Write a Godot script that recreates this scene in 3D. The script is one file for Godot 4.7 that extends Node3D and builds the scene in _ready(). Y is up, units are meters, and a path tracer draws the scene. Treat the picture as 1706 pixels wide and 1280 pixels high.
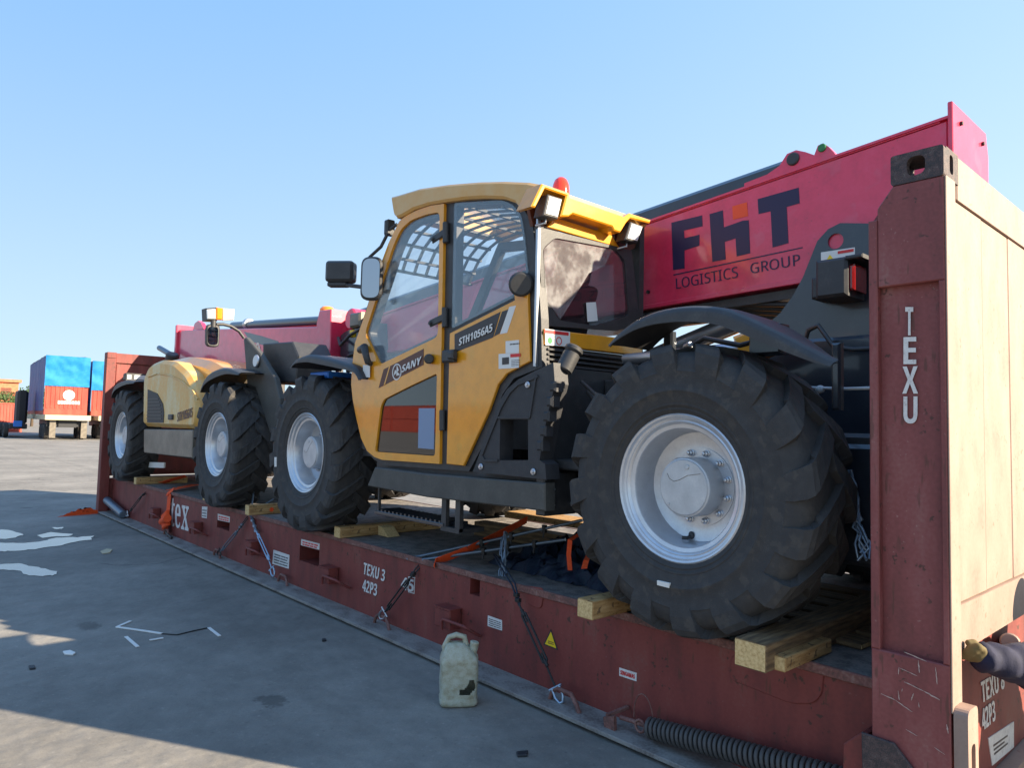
extends Node3D
# A loaded 40 ft flat rack in a freight yard: two yellow telehandlers facing each other, seen from the near corner.
# World frame: x runs along the rack (near end wall at x = 0, far end at -12.19), z = 0 is the outer edge of the side facing the camera.

const L := 12.192
const DECK := 0.589
const ROOT3 := 1.7320508

# ---------------------------------------------------------------- mesh builder
class MB:
	var v := PackedVector3Array()
	var n := PackedVector3Array()
	func tri(a: Vector3, b: Vector3, c: Vector3) -> void:      # counter-clockwise seen from outside
		var m := (b - a).cross(c - a)
		if m.length_squared() < 1e-16: return
		m = m.normalized()
		v.append(a); v.append(c); v.append(b)
		n.append(m); n.append(m); n.append(m)
	func trin(a: Vector3, b: Vector3, c: Vector3, na: Vector3, nb: Vector3, nc: Vector3) -> void:
		v.append(a); v.append(c); v.append(b)
		n.append(na); n.append(nc); n.append(nb)
	func quad(a: Vector3, b: Vector3, c: Vector3, d: Vector3) -> void:
		tri(a, b, c); tri(a, c, d)
	func quadn(a: Vector3, b: Vector3, c: Vector3, d: Vector3, na: Vector3, nb: Vector3, nc: Vector3, nd: Vector3) -> void:
		trin(a, b, c, na, nb, nc); trin(a, c, d, na, nc, nd)
	func area(p: Array) -> float:
		var s := 0.0
		for i in p.size():
			var a: Vector2 = p[i]; var b: Vector2 = p[(i + 1) % p.size()]
			s += a.x * b.y - b.x * a.y
		return s * 0.5
	func ccw(p: Array) -> Array:
		var q := p.duplicate()
		if area(q) < 0.0: q.reverse()
		return q
	func inset(p: Array, d: float) -> Array:
		var o := []
		var k := p.size()
		for i in k:
			var a: Vector2 = p[(i + k - 1) % k]; var b: Vector2 = p[i]; var c: Vector2 = p[(i + 1) % k]
			var e1 := (b - a).normalized(); var e2 := (c - b).normalized()
			var n1 := Vector2(-e1.y, e1.x); var n2 := Vector2(-e2.y, e2.x)
			var m := n1 + n2
			if m.length() < 0.2: m = n1
			m = m.normalized()
			o.append(b + m * (d / max(0.45, m.dot(n1))))
		return o
	func cap(p: Array, h: float, xf: Transform3D, up: bool) -> void:
		var pk := PackedVector2Array(p)
		var ix := Geometry2D.triangulate_polygon(pk)
		for i in range(0, ix.size(), 3):
			var a := pk[ix[i]]; var b := pk[ix[i + 1]]; var c := pk[ix[i + 2]]
			if (b - a).cross(c - a) < 0.0:
				var t := b; b = c; c = t
			var A := xf * Vector3(a.x, a.y, h); var B := xf * Vector3(b.x, b.y, h); var C := xf * Vector3(c.x, c.y, h)
			if up: tri(A, B, C)
			else: tri(A, C, B)
	func wall(p: Array, q: Array, h0: float, h1: float, xf: Transform3D) -> void:
		var k := p.size()
		for i in k:
			var a: Vector2 = p[i]; var b: Vector2 = p[(i + 1) % k]; var c: Vector2 = q[(i + 1) % k]; var d: Vector2 = q[i]
			quad(xf * Vector3(a.x, a.y, h0), xf * Vector3(b.x, b.y, h0), xf * Vector3(c.x, c.y, h1), xf * Vector3(d.x, d.y, h1))
	func prism(pts: Array, h0: float, h1: float, xf := Transform3D.IDENTITY, bev := 0.0) -> void:
		var p := ccw(pts)
		if h1 < h0:
			var t := h0; h0 = h1; h1 = t
		if bev <= 0.0:
			wall(p, p, h0, h1, xf); cap(p, h1, xf, true); cap(p, h0, xf, false)
			return
		var q := inset(p, bev)
		wall(q, p, h0, h0 + bev, xf)
		wall(p, p, h0 + bev, h1 - bev, xf)
		wall(p, q, h1 - bev, h1, xf)
		cap(q, h1, xf, true); cap(q, h0, xf, false)
	func key(outer: Array, holes: Array) -> Array:      # one outline with keyholes, for the caps
		var p := ccw(outer)
		for h in holes:
			var q := ccw(h); q.reverse()
			var bi := 0; var bj := 0; var bd := 1e9
			for i in p.size():
				for j in q.size():
					var dd: float = (p[i] - q[j]).length_squared()
					if dd < bd:
						bd = dd; bi = i; bj = j
			var o := []
			for i in bi + 1: o.append(p[i])
			var e: Vector2 = (q[bj] - p[bi]).normalized() * 0.00002
			var s := Vector2(-e.y, e.x)
			for j in q.size(): o.append(q[(bj + j) % q.size()])
			o.append(q[bj] - s)
			o.append(p[bi] - s)
			for i in range(bi + 1, p.size()): o.append(p[i])
			p = o
		return p
	func plate(outer: Array, holes: Array, h0: float, h1: float, xf := Transform3D.IDENTITY) -> void:
		var p := ccw(outer)
		wall(p, p, h0, h1, xf)
		for h in holes:
			var q := ccw(h); q.reverse()
			wall(q, q, h0, h1, xf)
		var k := key(outer, holes)
		cap(k, h1, xf, true); cap(k, h0, xf, false)
	func box(c: Vector3, s: Vector3, bev := 0.0, b := Basis.IDENTITY) -> void:
		var hx := s.x * 0.5; var hy := s.y * 0.5
		prism([Vector2(-hx, -hy), Vector2(hx, -hy), Vector2(hx, hy), Vector2(-hx, hy)], -s.z * 0.5, s.z * 0.5, Transform3D(b, c), min(bev, min(hx, min(hy, s.z * 0.5)) * 0.6))
	func span(a: Vector3, b: Vector3, bev := 0.0) -> void:  # box between two corners
		box((a + b) * 0.5, (b - a).abs(), bev)
	func bar(a: Vector3, b: Vector3, w: float, h: float, up := Vector3.UP, bev := 0.0) -> void:
		var x := (b - a).normalized()
		var z := x.cross(up)
		if z.length() < 0.01: z = x.cross(Vector3.FORWARD)
		z = z.normalized()
		var y := z.cross(x)
		box((a + b) * 0.5, Vector3((b - a).length(), h, w), bev, Basis(x, y, z))
	func tube(pts: Array, r, sides := 10, closed := false, caps := true) -> void:
		var k := pts.size()
		var rings := []; var dirs := []
		var up := Vector3.ZERO
		for i in k:
			var d := Vector3.ZERO
			if closed: d = (pts[(i + 1) % k] - pts[(i + k - 1) % k]).normalized()
			elif i == 0: d = (pts[1] - pts[0]).normalized()
			elif i == k - 1: d = (pts[i] - pts[i - 1]).normalized()
			else: d = ((pts[i + 1] - pts[i]).normalized() + (pts[i] - pts[i - 1]).normalized()).normalized()
			if up == Vector3.ZERO:
				up = Vector3.UP if abs(d.y) < 0.9 else Vector3.RIGHT
			var sx := d.cross(up).normalized()
			up = sx.cross(d).normalized()
			var rr: float = r[i] if r is Array else r
			var ring := []; var nn := []
			for j in sides:
				var t := TAU * j / sides
				var q := sx * cos(t) + up * sin(t)
				ring.append(pts[i] + q * rr); nn.append(q)
			rings.append(ring); dirs.append(nn)
		for i in (k if closed else k - 1):
			var a: Array = rings[i]; var b: Array = rings[(i + 1) % k]; var na: Array = dirs[i]; var nb: Array = dirs[(i + 1) % k]
			for j in sides:
				var m := (j + 1) % sides
				quadn(a[m], a[j], b[j], b[m], na[m], na[j], nb[j], nb[m])
		if caps and not closed:
			for j in range(1, sides - 1):
				tri(rings[0][0], rings[0][j + 1], rings[0][j])
				tri(rings[k - 1][0], rings[k - 1][j], rings[k - 1][j + 1])
	func lathe(prof: Array, xf: Transform3D, segs := 32, sm := 35.0) -> void:   # profile (radius, height), axis = local z
		var k := prof.size()
		var en := []
		for i in k - 1:
			var e: Vector2 = prof[i + 1] - prof[i]
			en.append(Vector2(e.y, -e.x).normalized())
		for i in k - 1:
			var n0: Vector2 = en[i]; var n1: Vector2 = en[i]
			if i > 0 and rad_to_deg(acos(clamp(en[i].dot(en[i - 1]), -1, 1))) < sm: n0 = (en[i] + en[i - 1]).normalized()
			if i < k - 2 and rad_to_deg(acos(clamp(en[i].dot(en[i + 1]), -1, 1))) < sm: n1 = (en[i] + en[i + 1]).normalized()
			var p: Vector2 = prof[i]; var q: Vector2 = prof[i + 1]
			for j in segs:
				var t0 := TAU * j / segs; var t1 := TAU * (j + 1) / segs
				var c0 := cos(t0); var s0 := sin(t0); var c1 := cos(t1); var s1 := sin(t1)
				var b := xf.basis
				quadn(xf * Vector3(p.x * c0, p.x * s0, p.y), xf * Vector3(p.x * c1, p.x * s1, p.y), xf * Vector3(q.x * c1, q.x * s1, q.y), xf * Vector3(q.x * c0, q.x * s0, q.y),
					(b * Vector3(n0.x * c0, n0.x * s0, n0.y)).normalized(), (b * Vector3(n0.x * c1, n0.x * s1, n0.y)).normalized(), (b * Vector3(n1.x * c1, n1.x * s1, n1.y)).normalized(), (b * Vector3(n1.x * c0, n1.x * s0, n1.y)).normalized())
	func cyl(a: Vector3, b: Vector3, r: float, segs := 16, ch := 0.0) -> void:
		var z := (b - a).normalized()
		var x := z.cross(Vector3.UP if abs(z.y) < 0.9 else Vector3.RIGHT).normalized()
		var xf := Transform3D(Basis(x, z.cross(x), z), a)
		var l := (b - a).length()
		if ch > 0.0: lathe([Vector2(0, 0), Vector2(r - ch, 0), Vector2(r, ch), Vector2(r, l - ch), Vector2(r - ch, l), Vector2(0, l)], xf, segs)
		else: lathe([Vector2(0, 0), Vector2(r, 0), Vector2(r, l), Vector2(0, l)], xf, segs)
	func ball(c: Vector3, r: Vector3, seg := 14, rings := 9) -> void:
		for i in rings:
			var a0 := PI * i / rings - PI / 2; var a1 := PI * (i + 1) / rings - PI / 2
			for j in seg:
				var t0 := TAU * j / seg; var t1 := TAU * (j + 1) / seg
				var P := [Vector3(cos(a0) * cos(t0), sin(a0), cos(a0) * sin(t0)), Vector3(cos(a0) * cos(t1), sin(a0), cos(a0) * sin(t1)), Vector3(cos(a1) * cos(t1), sin(a1), cos(a1) * sin(t1)), Vector3(cos(a1) * cos(t0), sin(a1), cos(a1) * sin(t0))]
				quadn(c + P[1] * r, c + P[0] * r, c + P[3] * r, c + P[2] * r, (P[1] / r).normalized(), (P[0] / r).normalized(), (P[3] / r).normalized(), (P[2] / r).normalized())
	func sheet(f: Callable, nu: int, nv: int) -> void:      # smooth surface f(u, v), u and v in 0..1
		var P := []
		for i in nu + 1:
			var row := []
			for j in nv + 1: row.append(f.call(float(i) / nu, float(j) / nv))
			P.append(row)
		var N := []
		for i in nu + 1:
			var row := []
			for j in nv + 1:
				var du: Vector3 = P[min(i + 1, nu)][j] - P[max(i - 1, 0)][j]
				var dv: Vector3 = P[i][min(j + 1, nv)] - P[i][max(j - 1, 0)]
				row.append(du.cross(dv).normalized())
			N.append(row)
		for i in nu:
			for j in nv:
				quadn(P[i][j], P[i + 1][j], P[i + 1][j + 1], P[i][j + 1], N[i][j], N[i + 1][j], N[i + 1][j + 1], N[i][j + 1])
	func strip(outline: Array, z0: float, z1: float, th: float) -> void:  # thin bent plate: open polyline (x, y) swept from z0 to z1
		var o := []
		var k := outline.size()
		for i in k:
			var a: Vector2 = outline[max(i - 1, 0)]; var b: Vector2 = outline[min(i + 1, k - 1)]
			var e := (b - a).normalized()
			o.append(outline[i] + Vector2(-e.y, e.x) * th)
		var loop := outline.duplicate()
		for i in range(k - 1, -1, -1): loop.append(o[i])
		prism(loop, z0, z1)
	func mesh() -> ArrayMesh:
		var am := ArrayMesh.new()
		var arr := []
		arr.resize(Mesh.ARRAY_MAX)
		arr[Mesh.ARRAY_VERTEX] = v
		arr[Mesh.ARRAY_NORMAL] = n
		am.add_surface_from_arrays(Mesh.PRIMITIVE_TRIANGLES, arr)
		return am

const XB := Basis(Vector3(0, 0, 1), Vector3(0, 1, 0), Vector3(-1, 0, 0))   # outline (z, y), height = -x
const YB := Basis(Vector3(1, 0, 0), Vector3(0, 0, 1), Vector3(0, -1, 0))   # outline (x, z), height = -y
var XF := Transform3D(XB, Vector3.ZERO)
var YF := Transform3D(YB, Vector3.ZERO)

# ---------------------------------------------------------------- nodes
var taken := {}
func numbered(s: String) -> String:
	if not taken.has(s):
		taken[s] = 0
		return s
	taken[s] += 1
	return "%s_%03d" % [s, taken[s]]
func thing(called: String, label: String, category: String, at: Vector3, group := "") -> Node3D:
	var o := Node3D.new()
	o.name = numbered(called)
	add_child(o)
	o.position = at
	o.set_meta("label", label); o.set_meta("category", category)
	if group != "": o.set_meta("group", group)
	return o
func part(called: String, mb: MB, m: Material, parent: Node3D, label := "") -> MeshInstance3D:
	var o := MeshInstance3D.new()
	o.name = called
	o.mesh = mb.mesh()
	o.material_override = m
	parent.add_child(o, true)
	o.position = parent.to_local(Vector3.ZERO)
	if label != "": o.set_meta("label", label)
	return o
func solo(called: String, mb: MB, m: Material, label: String, category: String, group := "") -> MeshInstance3D:
	var o := MeshInstance3D.new()
	o.name = numbered(called)
	o.mesh = mb.mesh()
	o.material_override = m
	add_child(o)
	o.set_meta("label", label); o.set_meta("category", category)
	if group != "": o.set_meta("group", group)
	return o
func setting(called: String, mb: MB, m: Material) -> MeshInstance3D:
	var o := MeshInstance3D.new()
	o.name = called
	o.mesh = mb.mesh()
	o.material_override = m
	add_child(o)
	o.set_meta("kind", "structure")
	return o
# lettering fitted into the parallelogram o, o + ux, o + uy
func text_on(called: String, s: String, o: Vector3, ux: Vector3, uy: Vector3, m: Material, parent: Node3D, face := "Droid Sans", weight := 700, depth := 0.002) -> MeshInstance3D:
	var f := SystemFont.new()
	f.font_names = PackedStringArray([face])
	f.font_weight = weight
	var t := TextMesh.new()
	t.font = f; t.text = s; t.font_size = 48; t.pixel_size = 0.01; t.depth = 0.01; t.curve_step = 1.0
	var ab := t.get_aabb()
	var arr := t.get_mesh_arrays() if t.get_surface_count() > 0 else []
	var mb := MB.new()
	var nz := ux.cross(uy).normalized()
	if arr.size() > 0:
		var V: PackedVector3Array = arr[Mesh.ARRAY_VERTEX]
		var I = arr[Mesh.ARRAY_INDEX]
		var idx := PackedInt32Array()
		if I == null or I.size() == 0:
			for i in V.size(): idx.append(i)
		else: idx = I
		for i in range(0, idx.size(), 3):
			var P := []
			for j in 3:
				var q: Vector3 = V[idx[i + j]] - ab.position
				P.append(o + ux * (q.x / ab.size.x) + uy * (q.y / ab.size.y) + nz * (q.z / max(ab.size.z, 1e-5) * depth))
			mb.tri(P[0], P[2], P[1])
	return part(called, mb, m, parent)

# ---------------------------------------------------------------- materials
func srgb(c: Color) -> Color: return c.linear_to_srgb()
func noise(seed_: int, freq: float, oct := 4, kind := FastNoiseLite.TYPE_SIMPLEX_SMOOTH) -> FastNoiseLite:
	var f := FastNoiseLite.new()
	f.seed = seed_; f.frequency = freq; f.fractal_octaves = oct; f.noise_type = kind
	f.fractal_type = FastNoiseLite.FRACTAL_FBM
	return f
func field(size: int, seed_: int, freq: float, oct := 4, sx := 1, sy := 1) -> PackedByteArray:   # seamless grey noise, stretched by sx, sy
	var im := noise(seed_, freq, oct).get_seamless_image(size / sx, size / sy)
	im.convert(Image.FORMAT_L8)
	if sx > 1 or sy > 1: im.resize(size, size, Image.INTERPOLATE_CUBIC)
	return im.get_data()
func ramp(stops: Array, t: float) -> Color:
	for i in range(1, stops.size()):
		if t <= stops[i][0]:
			var a = stops[i - 1]; var b = stops[i]
			return (a[1] as Color).lerp(b[1], clamp((t - a[0]) / (b[0] - a[0]), 0.0, 1.0))
	return stops[-1][1]
# albedo image: two noise fields mixed and looked up in a colour ramp
func paint_tex(size: int, sd: int, f1: float, f2: float, mixk: float, stops: Array, sx := 1, sy := 1, chips: Array = []) -> ImageTexture:
	var a := field(size, sd, f1, 5, sx, sy)
	var b := field(size, sd + 7, f2, 3)
	var lut := PackedByteArray()
	for i in 256:
		var c := ramp(stops, i / 255.0)
		lut.append(int(clamp(c.r, 0, 1) * 255)); lut.append(int(clamp(c.g, 0, 1) * 255)); lut.append(int(clamp(c.b, 0, 1) * 255))
	var o := PackedByteArray()
	o.resize(size * size * 3)
	for i in size * size:
		var k := int(clamp(a[i] * (1.0 - mixk) + b[i] * mixk, 0, 255)) * 3
		o[i * 3] = lut[k]; o[i * 3 + 1] = lut[k + 1]; o[i * 3 + 2] = lut[k + 2]
	for ch in chips:                                     # worn spots: [seed, frequency, threshold, colour, patch threshold, stretch]
		var p := field(size, ch[0], ch[1], 3, ch[5] if ch[5] > 0 else 1, -ch[5] if ch[5] < 0 else 1)
		var q := field(size, ch[0] + 3, 0.009, 3)
		var cc: Color = ch[3]
		for i in size * size:
			if p[i] > ch[2] and q[i] > ch[4]:
				var w: float = min((p[i] - ch[2]) / 14.0, 1.0) * min((q[i] - ch[4]) / 25.0, 1.0) * cc.a
				o[i * 3] = int(lerp(float(o[i * 3]), cc.r * 255.0, w)); o[i * 3 + 1] = int(lerp(float(o[i * 3 + 1]), cc.g * 255.0, w)); o[i * 3 + 2] = int(lerp(float(o[i * 3 + 2]), cc.b * 255.0, w))
	var im := Image.create_from_data(size, size, false, Image.FORMAT_RGB8, o)
	im.generate_mipmaps()
	return ImageTexture.create_from_image(im)
func bump_tex(size: int, sd: int, freq: float, strength: float, sx := 1, sy := 1) -> ImageTexture:
	var im := noise(sd, freq, 5).get_seamless_image(size / sx, size / sy)
	im.convert(Image.FORMAT_RGBA8)
	if sx > 1 or sy > 1: im.resize(size, size, Image.INTERPOLATE_CUBIC)
	im.bump_map_to_normal_map(strength)
	im.generate_mipmaps()
	return ImageTexture.create_from_image(im)
func plain(c: Color, rough: float, metal := 0.0, coat := 0.0) -> StandardMaterial3D:
	var m := StandardMaterial3D.new()
	m.albedo_color = c; m.roughness = rough; m.metallic = metal
	if coat > 0.0:
		m.clearcoat_enabled = true; m.clearcoat = coat; m.clearcoat_roughness = 0.08
	return m
func tri_mat(tex: Texture2D, rough: float, scale: float, metal := 0.0, coat := 0.0, world := true, nm: Texture2D = null, nms := 0.5) -> StandardMaterial3D:
	var m := plain(Color.WHITE, rough, metal, coat)
	m.albedo_texture = tex
	m.uv1_triplanar = true; m.uv1_world_triplanar = world
	m.uv1_scale = Vector3.ONE * scale
	if nm != null:
		m.normal_enabled = true; m.normal_texture = nm; m.normal_scale = nms
	return m
func shade(c: Color, k: float) -> Color: return Color(c.r * k, c.g * k, c.b * k)

var M := {}
func make_materials() -> void:
	var fine := bump_tex(512, 21, 0.09, 1.6)
	var dents := bump_tex(512, 22, 0.012, 3.0)
	# telehandler paint
	var y := Color(0.88, 0.585, 0.115)
	M.yellow = tri_mat(paint_tex(512, 1, 0.02, 0.15, 0.3, [[0.0, shade(y, 0.93)], [0.45, y], [0.7, shade(y, 1.03)], [1.0, Color(0.85, 0.6, 0.2)]], 1, 1, [[121, 0.012, 150, Color(0.78, 0.62, 0.32, 0.22), 120, 0], [122, 0.16, 205, Color(0.6, 0.45, 0.2, 0.5), 140, 0]]), 0.30, 0.7, 0.0, 0.6, true, dents, 0.06)
	M.yellow_roof_haze = tri_mat(paint_tex(512, 7, 0.014, 0.08, 0.3, [[0.0, Color(0.80, 0.59, 0.27)], [0.5, Color(0.80, 0.625, 0.36)], [1.0, Color(0.80, 0.66, 0.43)]]), 0.45, 0.6, 0.0, 0.3, true, dents, 0.05)  # yellow paled to tan, sky haze mirrored by the roof put into the colour
	M.yellow_dusty = tri_mat(paint_tex(512, 2, 0.015, 0.06, 0.35, [[0.0, Color(0.80, 0.56, 0.17)], [0.38, Color(0.82, 0.62, 0.28)], [0.6, Color(0.80, 0.68, 0.45)], [1.0, Color(0.82, 0.74, 0.56)]], 1, 4), 0.5, 0.5, 0.0, 0.2, true, dents, 0.05)
	var r := Color(0.85, 0.19, 0.32)
	M.red = tri_mat(paint_tex(512, 3, 0.02, 0.12, 0.3, [[0.0, shade(r, 0.9)], [0.5, r], [0.75, Color(0.86, 0.22, 0.35)], [1.0, Color(0.86, 0.28, 0.39)]], 1, 1, [[123, 0.012, 150, Color(0.80, 0.36, 0.42, 0.35), 120, 0], [124, 0.16, 205, Color(0.6, 0.2, 0.25, 0.5), 140, 0]]), 0.32, 0.5, 0.0, 0.55, true, dents, 0.05)
	M.black = tri_mat(paint_tex(256, 4, 0.03, 0.2, 0.4, [[0.0, Color(0.17, 0.17, 0.18)], [0.6, Color(0.215, 0.215, 0.22)], [1.0, Color(0.3, 0.295, 0.285)]]), 0.5, 1.2, 0.0, 0.0, true, fine, 0.15)
	M.plastic = tri_mat(paint_tex(256, 5, 0.03, 0.25, 0.5, [[0.0, Color(0.16, 0.16, 0.175)], [0.6, Color(0.2, 0.2, 0.21)], [1.0, Color(0.27, 0.265, 0.26)]]), 0.62, 1.6, 0.0, 0.0, true, fine, 0.4)
	M.steel_blue = tri_mat(paint_tex(256, 6, 0.02, 0.2, 0.3, [[0.0, Color(0.14, 0.16, 0.19)], [0.6, Color(0.17, 0.19, 0.22)], [1.0, Color(0.22, 0.235, 0.25)]]), 0.28, 0.9, 0.0, 0.5, true, dents, 0.05)
	M.grey_plate = tri_mat(paint_tex(256, 8, 0.02, 0.1, 0.3, [[0.0, Color(0.36, 0.34, 0.3)], [0.5, Color(0.45, 0.42, 0.38)], [1.0, Color(0.55, 0.52, 0.46)]]), 0.45, 0.6, 0.3)
	M.rubber = tri_mat(paint_tex(512, 9, 0.02, 0.2, 0.4, [[0.0, Color(0.18, 0.176, 0.178)], [0.45, Color(0.203, 0.198, 0.198)], [0.7, Color(0.23, 0.223, 0.22)], [1.0, Color(0.34, 0.325, 0.305)]], 1, 1, [[131, 0.016, 148, Color(0.34, 0.31, 0.275, 0.38), 118, 0], [132, 0.1, 196, Color(0.4, 0.37, 0.33, 0.4), 135, 0]]), 0.78, 1.5, 0.0, 0.0, false, fine, 0.5)
	M.rim = tri_mat(paint_tex(256, 10, 0.03, 0.2, 0.4, [[0.0, Color(0.70, 0.71, 0.73)], [0.5, Color(0.77, 0.78, 0.80)], [1.0, Color(0.83, 0.84, 0.85)]]), 0.3, 1.5, 0.55, 0.3, false)
	M.hub = tri_mat(paint_tex(256, 11, 0.02, 0.2, 0.3, [[0.0, Color(0.66, 0.67, 0.68)], [0.6, Color(0.73, 0.74, 0.75)], [1.0, Color(0.8, 0.8, 0.8)]]), 0.42, 1.5, 0.35, 0.0, false)
	M.zinc = plain(Color(0.72, 0.73, 0.75), 0.3, 0.85)
	M.wire = plain(Color(0.42, 0.47, 0.52), 0.4, 0.6)
	M.dark_wire = plain(Color(0.2, 0.2, 0.2), 0.5, 0.5)
	M.galv = plain(Color(0.62, 0.7, 0.78), 0.35, 0.7)
	M.chrome = plain(Color(0.8, 0.8, 0.82), 0.12, 1.0)
	M.mirror = plain(Color(0.62, 0.64, 0.67), 0.03, 1.0)
	# container steel
	var k := Color(0.47, 0.205, 0.18)
	var rust := paint_tex(1024, 12, 0.012, 0.1, 0.28, [[0.0, Color(0.35, 0.18, 0.155)], [0.3, Color(0.43, 0.19, 0.17)], [0.5, k], [0.68, Color(0.49, 0.225, 0.195)], [1.0, Color(0.47, 0.31, 0.27)]], 1, 4, [[101, 0.05, 176, Color(0.25, 0.16, 0.12, 0.8), 150, 0], [102, 0.1, 206, Color(0.52, 0.4, 0.36, 0.6), 140, 0], [103, 0.06, 186, Color(0.33, 0.2, 0.14, 0.6), 135, -8]])
	M.rack = tri_mat(rust, 0.62, 0.4, 0.0, 0.0, true, dents, 0.18)
	M.rack_worn = tri_mat(paint_tex(1024, 13, 0.014, 0.09, 0.45, [[0.0, Color(0.24, 0.2, 0.18)], [0.33, Color(0.38, 0.27, 0.24)], [0.5, Color(0.47, 0.30, 0.27)], [0.7, Color(0.52, 0.4, 0.36)], [1.0, Color(0.56, 0.5, 0.45)]]), 0.75, 0.55, 0.0, 0.0, true, fine, 0.3)
	M.post = tri_mat(paint_tex(1024, 14, 0.012, 0.11, 0.3, [[0.0, Color(0.37, 0.19, 0.18)], [0.35, Color(0.46, 0.23, 0.22)], [0.55, Color(0.50, 0.255, 0.245)], [0.75, Color(0.52, 0.30, 0.285)], [1.0, Color(0.55, 0.4, 0.37)]], 1, 4, [[104, 0.06, 182, Color(0.27, 0.17, 0.14, 0.8), 150, 0], [105, 0.11, 206, Color(0.62, 0.52, 0.48, 0.6), 140, 0], [106, 0.07, 184, Color(0.33, 0.2, 0.16, 0.6), 130, -8]]), 0.6, 0.45, 0.0, 0.0, true, dents, 0.15)
	M.casting = tri_mat(paint_tex(512, 15, 0.025, 0.12, 0.5, [[0.0, Color(0.16, 0.15, 0.155)], [0.45, Color(0.24, 0.21, 0.21)], [0.55, Color(0.34, 0.25, 0.24)], [0.66, Color(0.3, 0.27, 0.26)], [1.0, Color(0.6, 0.57, 0.54)]]), 0.7, 2.4, 0.0, 0.0, true, fine, 0.6)
	M.end_panel = tri_mat(paint_tex(1024, 16, 0.014, 0.1, 0.3, [[0.0, Color(0.50, 0.41, 0.365)], [0.35, Color(0.56, 0.47, 0.42)], [0.6, Color(0.585, 0.495, 0.445)], [1.0, Color(0.61, 0.53, 0.485)]], 1, 2, [[107, 0.05, 184, Color(0.5, 0.34, 0.28, 0.6), 150, 0], [108, 0.16, 198, Color(0.42, 0.3, 0.25, 0.7), 140, 0]]), 0.62, 0.4, 0.0, 0.0, true, dents, 0.15)
	M.flange = tri_mat(paint_tex(1024, 17, 0.016, 0.1, 0.4, [[0.0, Color(0.30, 0.26, 0.245)], [0.33, Color(0.45, 0.42, 0.40)], [0.55, Color(0.53, 0.51, 0.49)], [0.75, Color(0.56, 0.54, 0.51)], [1.0, Color(0.55, 0.42, 0.38)]], 2, 1), 0.78, 0.45, 0.0, 0.0, true, fine, 0.3)
	M.deck = tri_mat(paint_tex(1024, 18, 0.014, 0.1, 0.4, [[0.0, Color(0.25, 0.23, 0.22)], [0.38, Color(0.40, 0.38, 0.365)], [0.6, Color(0.50, 0.48, 0.46)], [0.8, Color(0.50, 0.44, 0.41)], [1.0, Color(0.5, 0.38, 0.34)]]), 0.8, 0.5, 0.0, 0.0, true, fine, 0.4)
	M.white = plain(Color(0.85, 0.84, 0.82), 0.6)
	M.letter = tri_mat(paint_tex(256, 19, 0.03, 0.2, 0.5, [[0.0, Color(0.62, 0.56, 0.54)], [0.35, Color(0.8, 0.78, 0.76)], [1.0, Color(0.9, 0.89, 0.87)]]), 0.6, 2.5)
	M.paper = plain(Color(0.5, 0.56, 0.66), 0.6)
	M.ink = plain(Color(0.13, 0.08, 0.24), 0.45)
	M.orange_print = plain(Color(0.93, 0.30, 0.08), 0.45)
	M.dark_print = plain(Color(0.21, 0.19, 0.19), 0.45)
	M.brown_print = plain(Color(0.34, 0.19, 0.14), 0.45)
	M.red_print = plain(Color(0.8, 0.16, 0.16), 0.5)
	M.warn = plain(Color(0.93, 0.78, 0.12), 0.5)
	# timber
	var wn := bump_tex(512, 31, 0.05, 3.0, 8, 1)
	M.timber = tri_mat(paint_tex(512, 32, 0.035, 0.2, 0.25, [[0.0, Color(0.40, 0.28, 0.16)], [0.35, Color(0.60, 0.46, 0.28)], [0.6, Color(0.67, 0.53, 0.34)], [1.0, Color(0.75, 0.63, 0.45)]], 8, 1, [[111, 0.02, 170, Color(0.33, 0.25, 0.17, 0.7), 130, 0], [112, 0.1, 192, Color(0.28, 0.2, 0.13, 0.8), 140, 0]]), 0.8, 2.2, 0.0, 0.0, false, wn, 0.7)
	M.timber_old = tri_mat(paint_tex(512, 33, 0.035, 0.2, 0.3, [[0.0, Color(0.22, 0.17, 0.12)], [0.4, Color(0.38, 0.30, 0.21)], [0.6, Color(0.47, 0.37, 0.25)], [1.0, Color(0.56, 0.48, 0.36)]], 8, 1), 0.85, 2.0, 0.0, 0.0, false, wn, 0.9)
	M.timber_end = tri_mat(paint_tex(256, 34, 0.05, 0.25, 0.4, [[0.0, Color(0.58, 0.44, 0.26)], [0.5, Color(0.8, 0.68, 0.47)], [1.0, Color(0.88, 0.78, 0.6)]]), 0.85, 4.0)
	# straps, plastics
	M.strap = tri_mat(paint_tex(256, 35, 0.05, 0.3, 0.5, [[0.0, Color(0.8, 0.24, 0.08)], [0.6, Color(0.93, 0.33, 0.12)], [1.0, Color(0.97, 0.45, 0.2)]]), 0.8, 3.0, 0.0, 0.0, true, fine, 0.5)
	M.jerry = tri_mat(paint_tex(512, 36, 0.02, 0.12, 0.35, [[0.0, Color(0.42, 0.38, 0.29)], [0.35, Color(0.60, 0.58, 0.49)], [0.6, Color(0.68, 0.68, 0.61)], [1.0, Color(0.74, 0.75, 0.7)]]), 0.55, 2.2, 0.0, 0.0, true, dents, 0.3)
	M.jerry.subsurf_scatter_enabled = true; M.jerry.subsurf_scatter_strength = 0.1
	M.net = tri_mat(paint_tex(512, 37, 0.03, 0.2, 0.5, [[0.0, Color(0.03, 0.05, 0.1)], [0.5, Color(0.06, 0.1, 0.2)], [0.7, Color(0.07, 0.2, 0.22)], [1.0, Color(0.12, 0.2, 0.35)]]), 0.7, 2.0, 0.0, 0.0, true, fine, 0.8)
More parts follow.
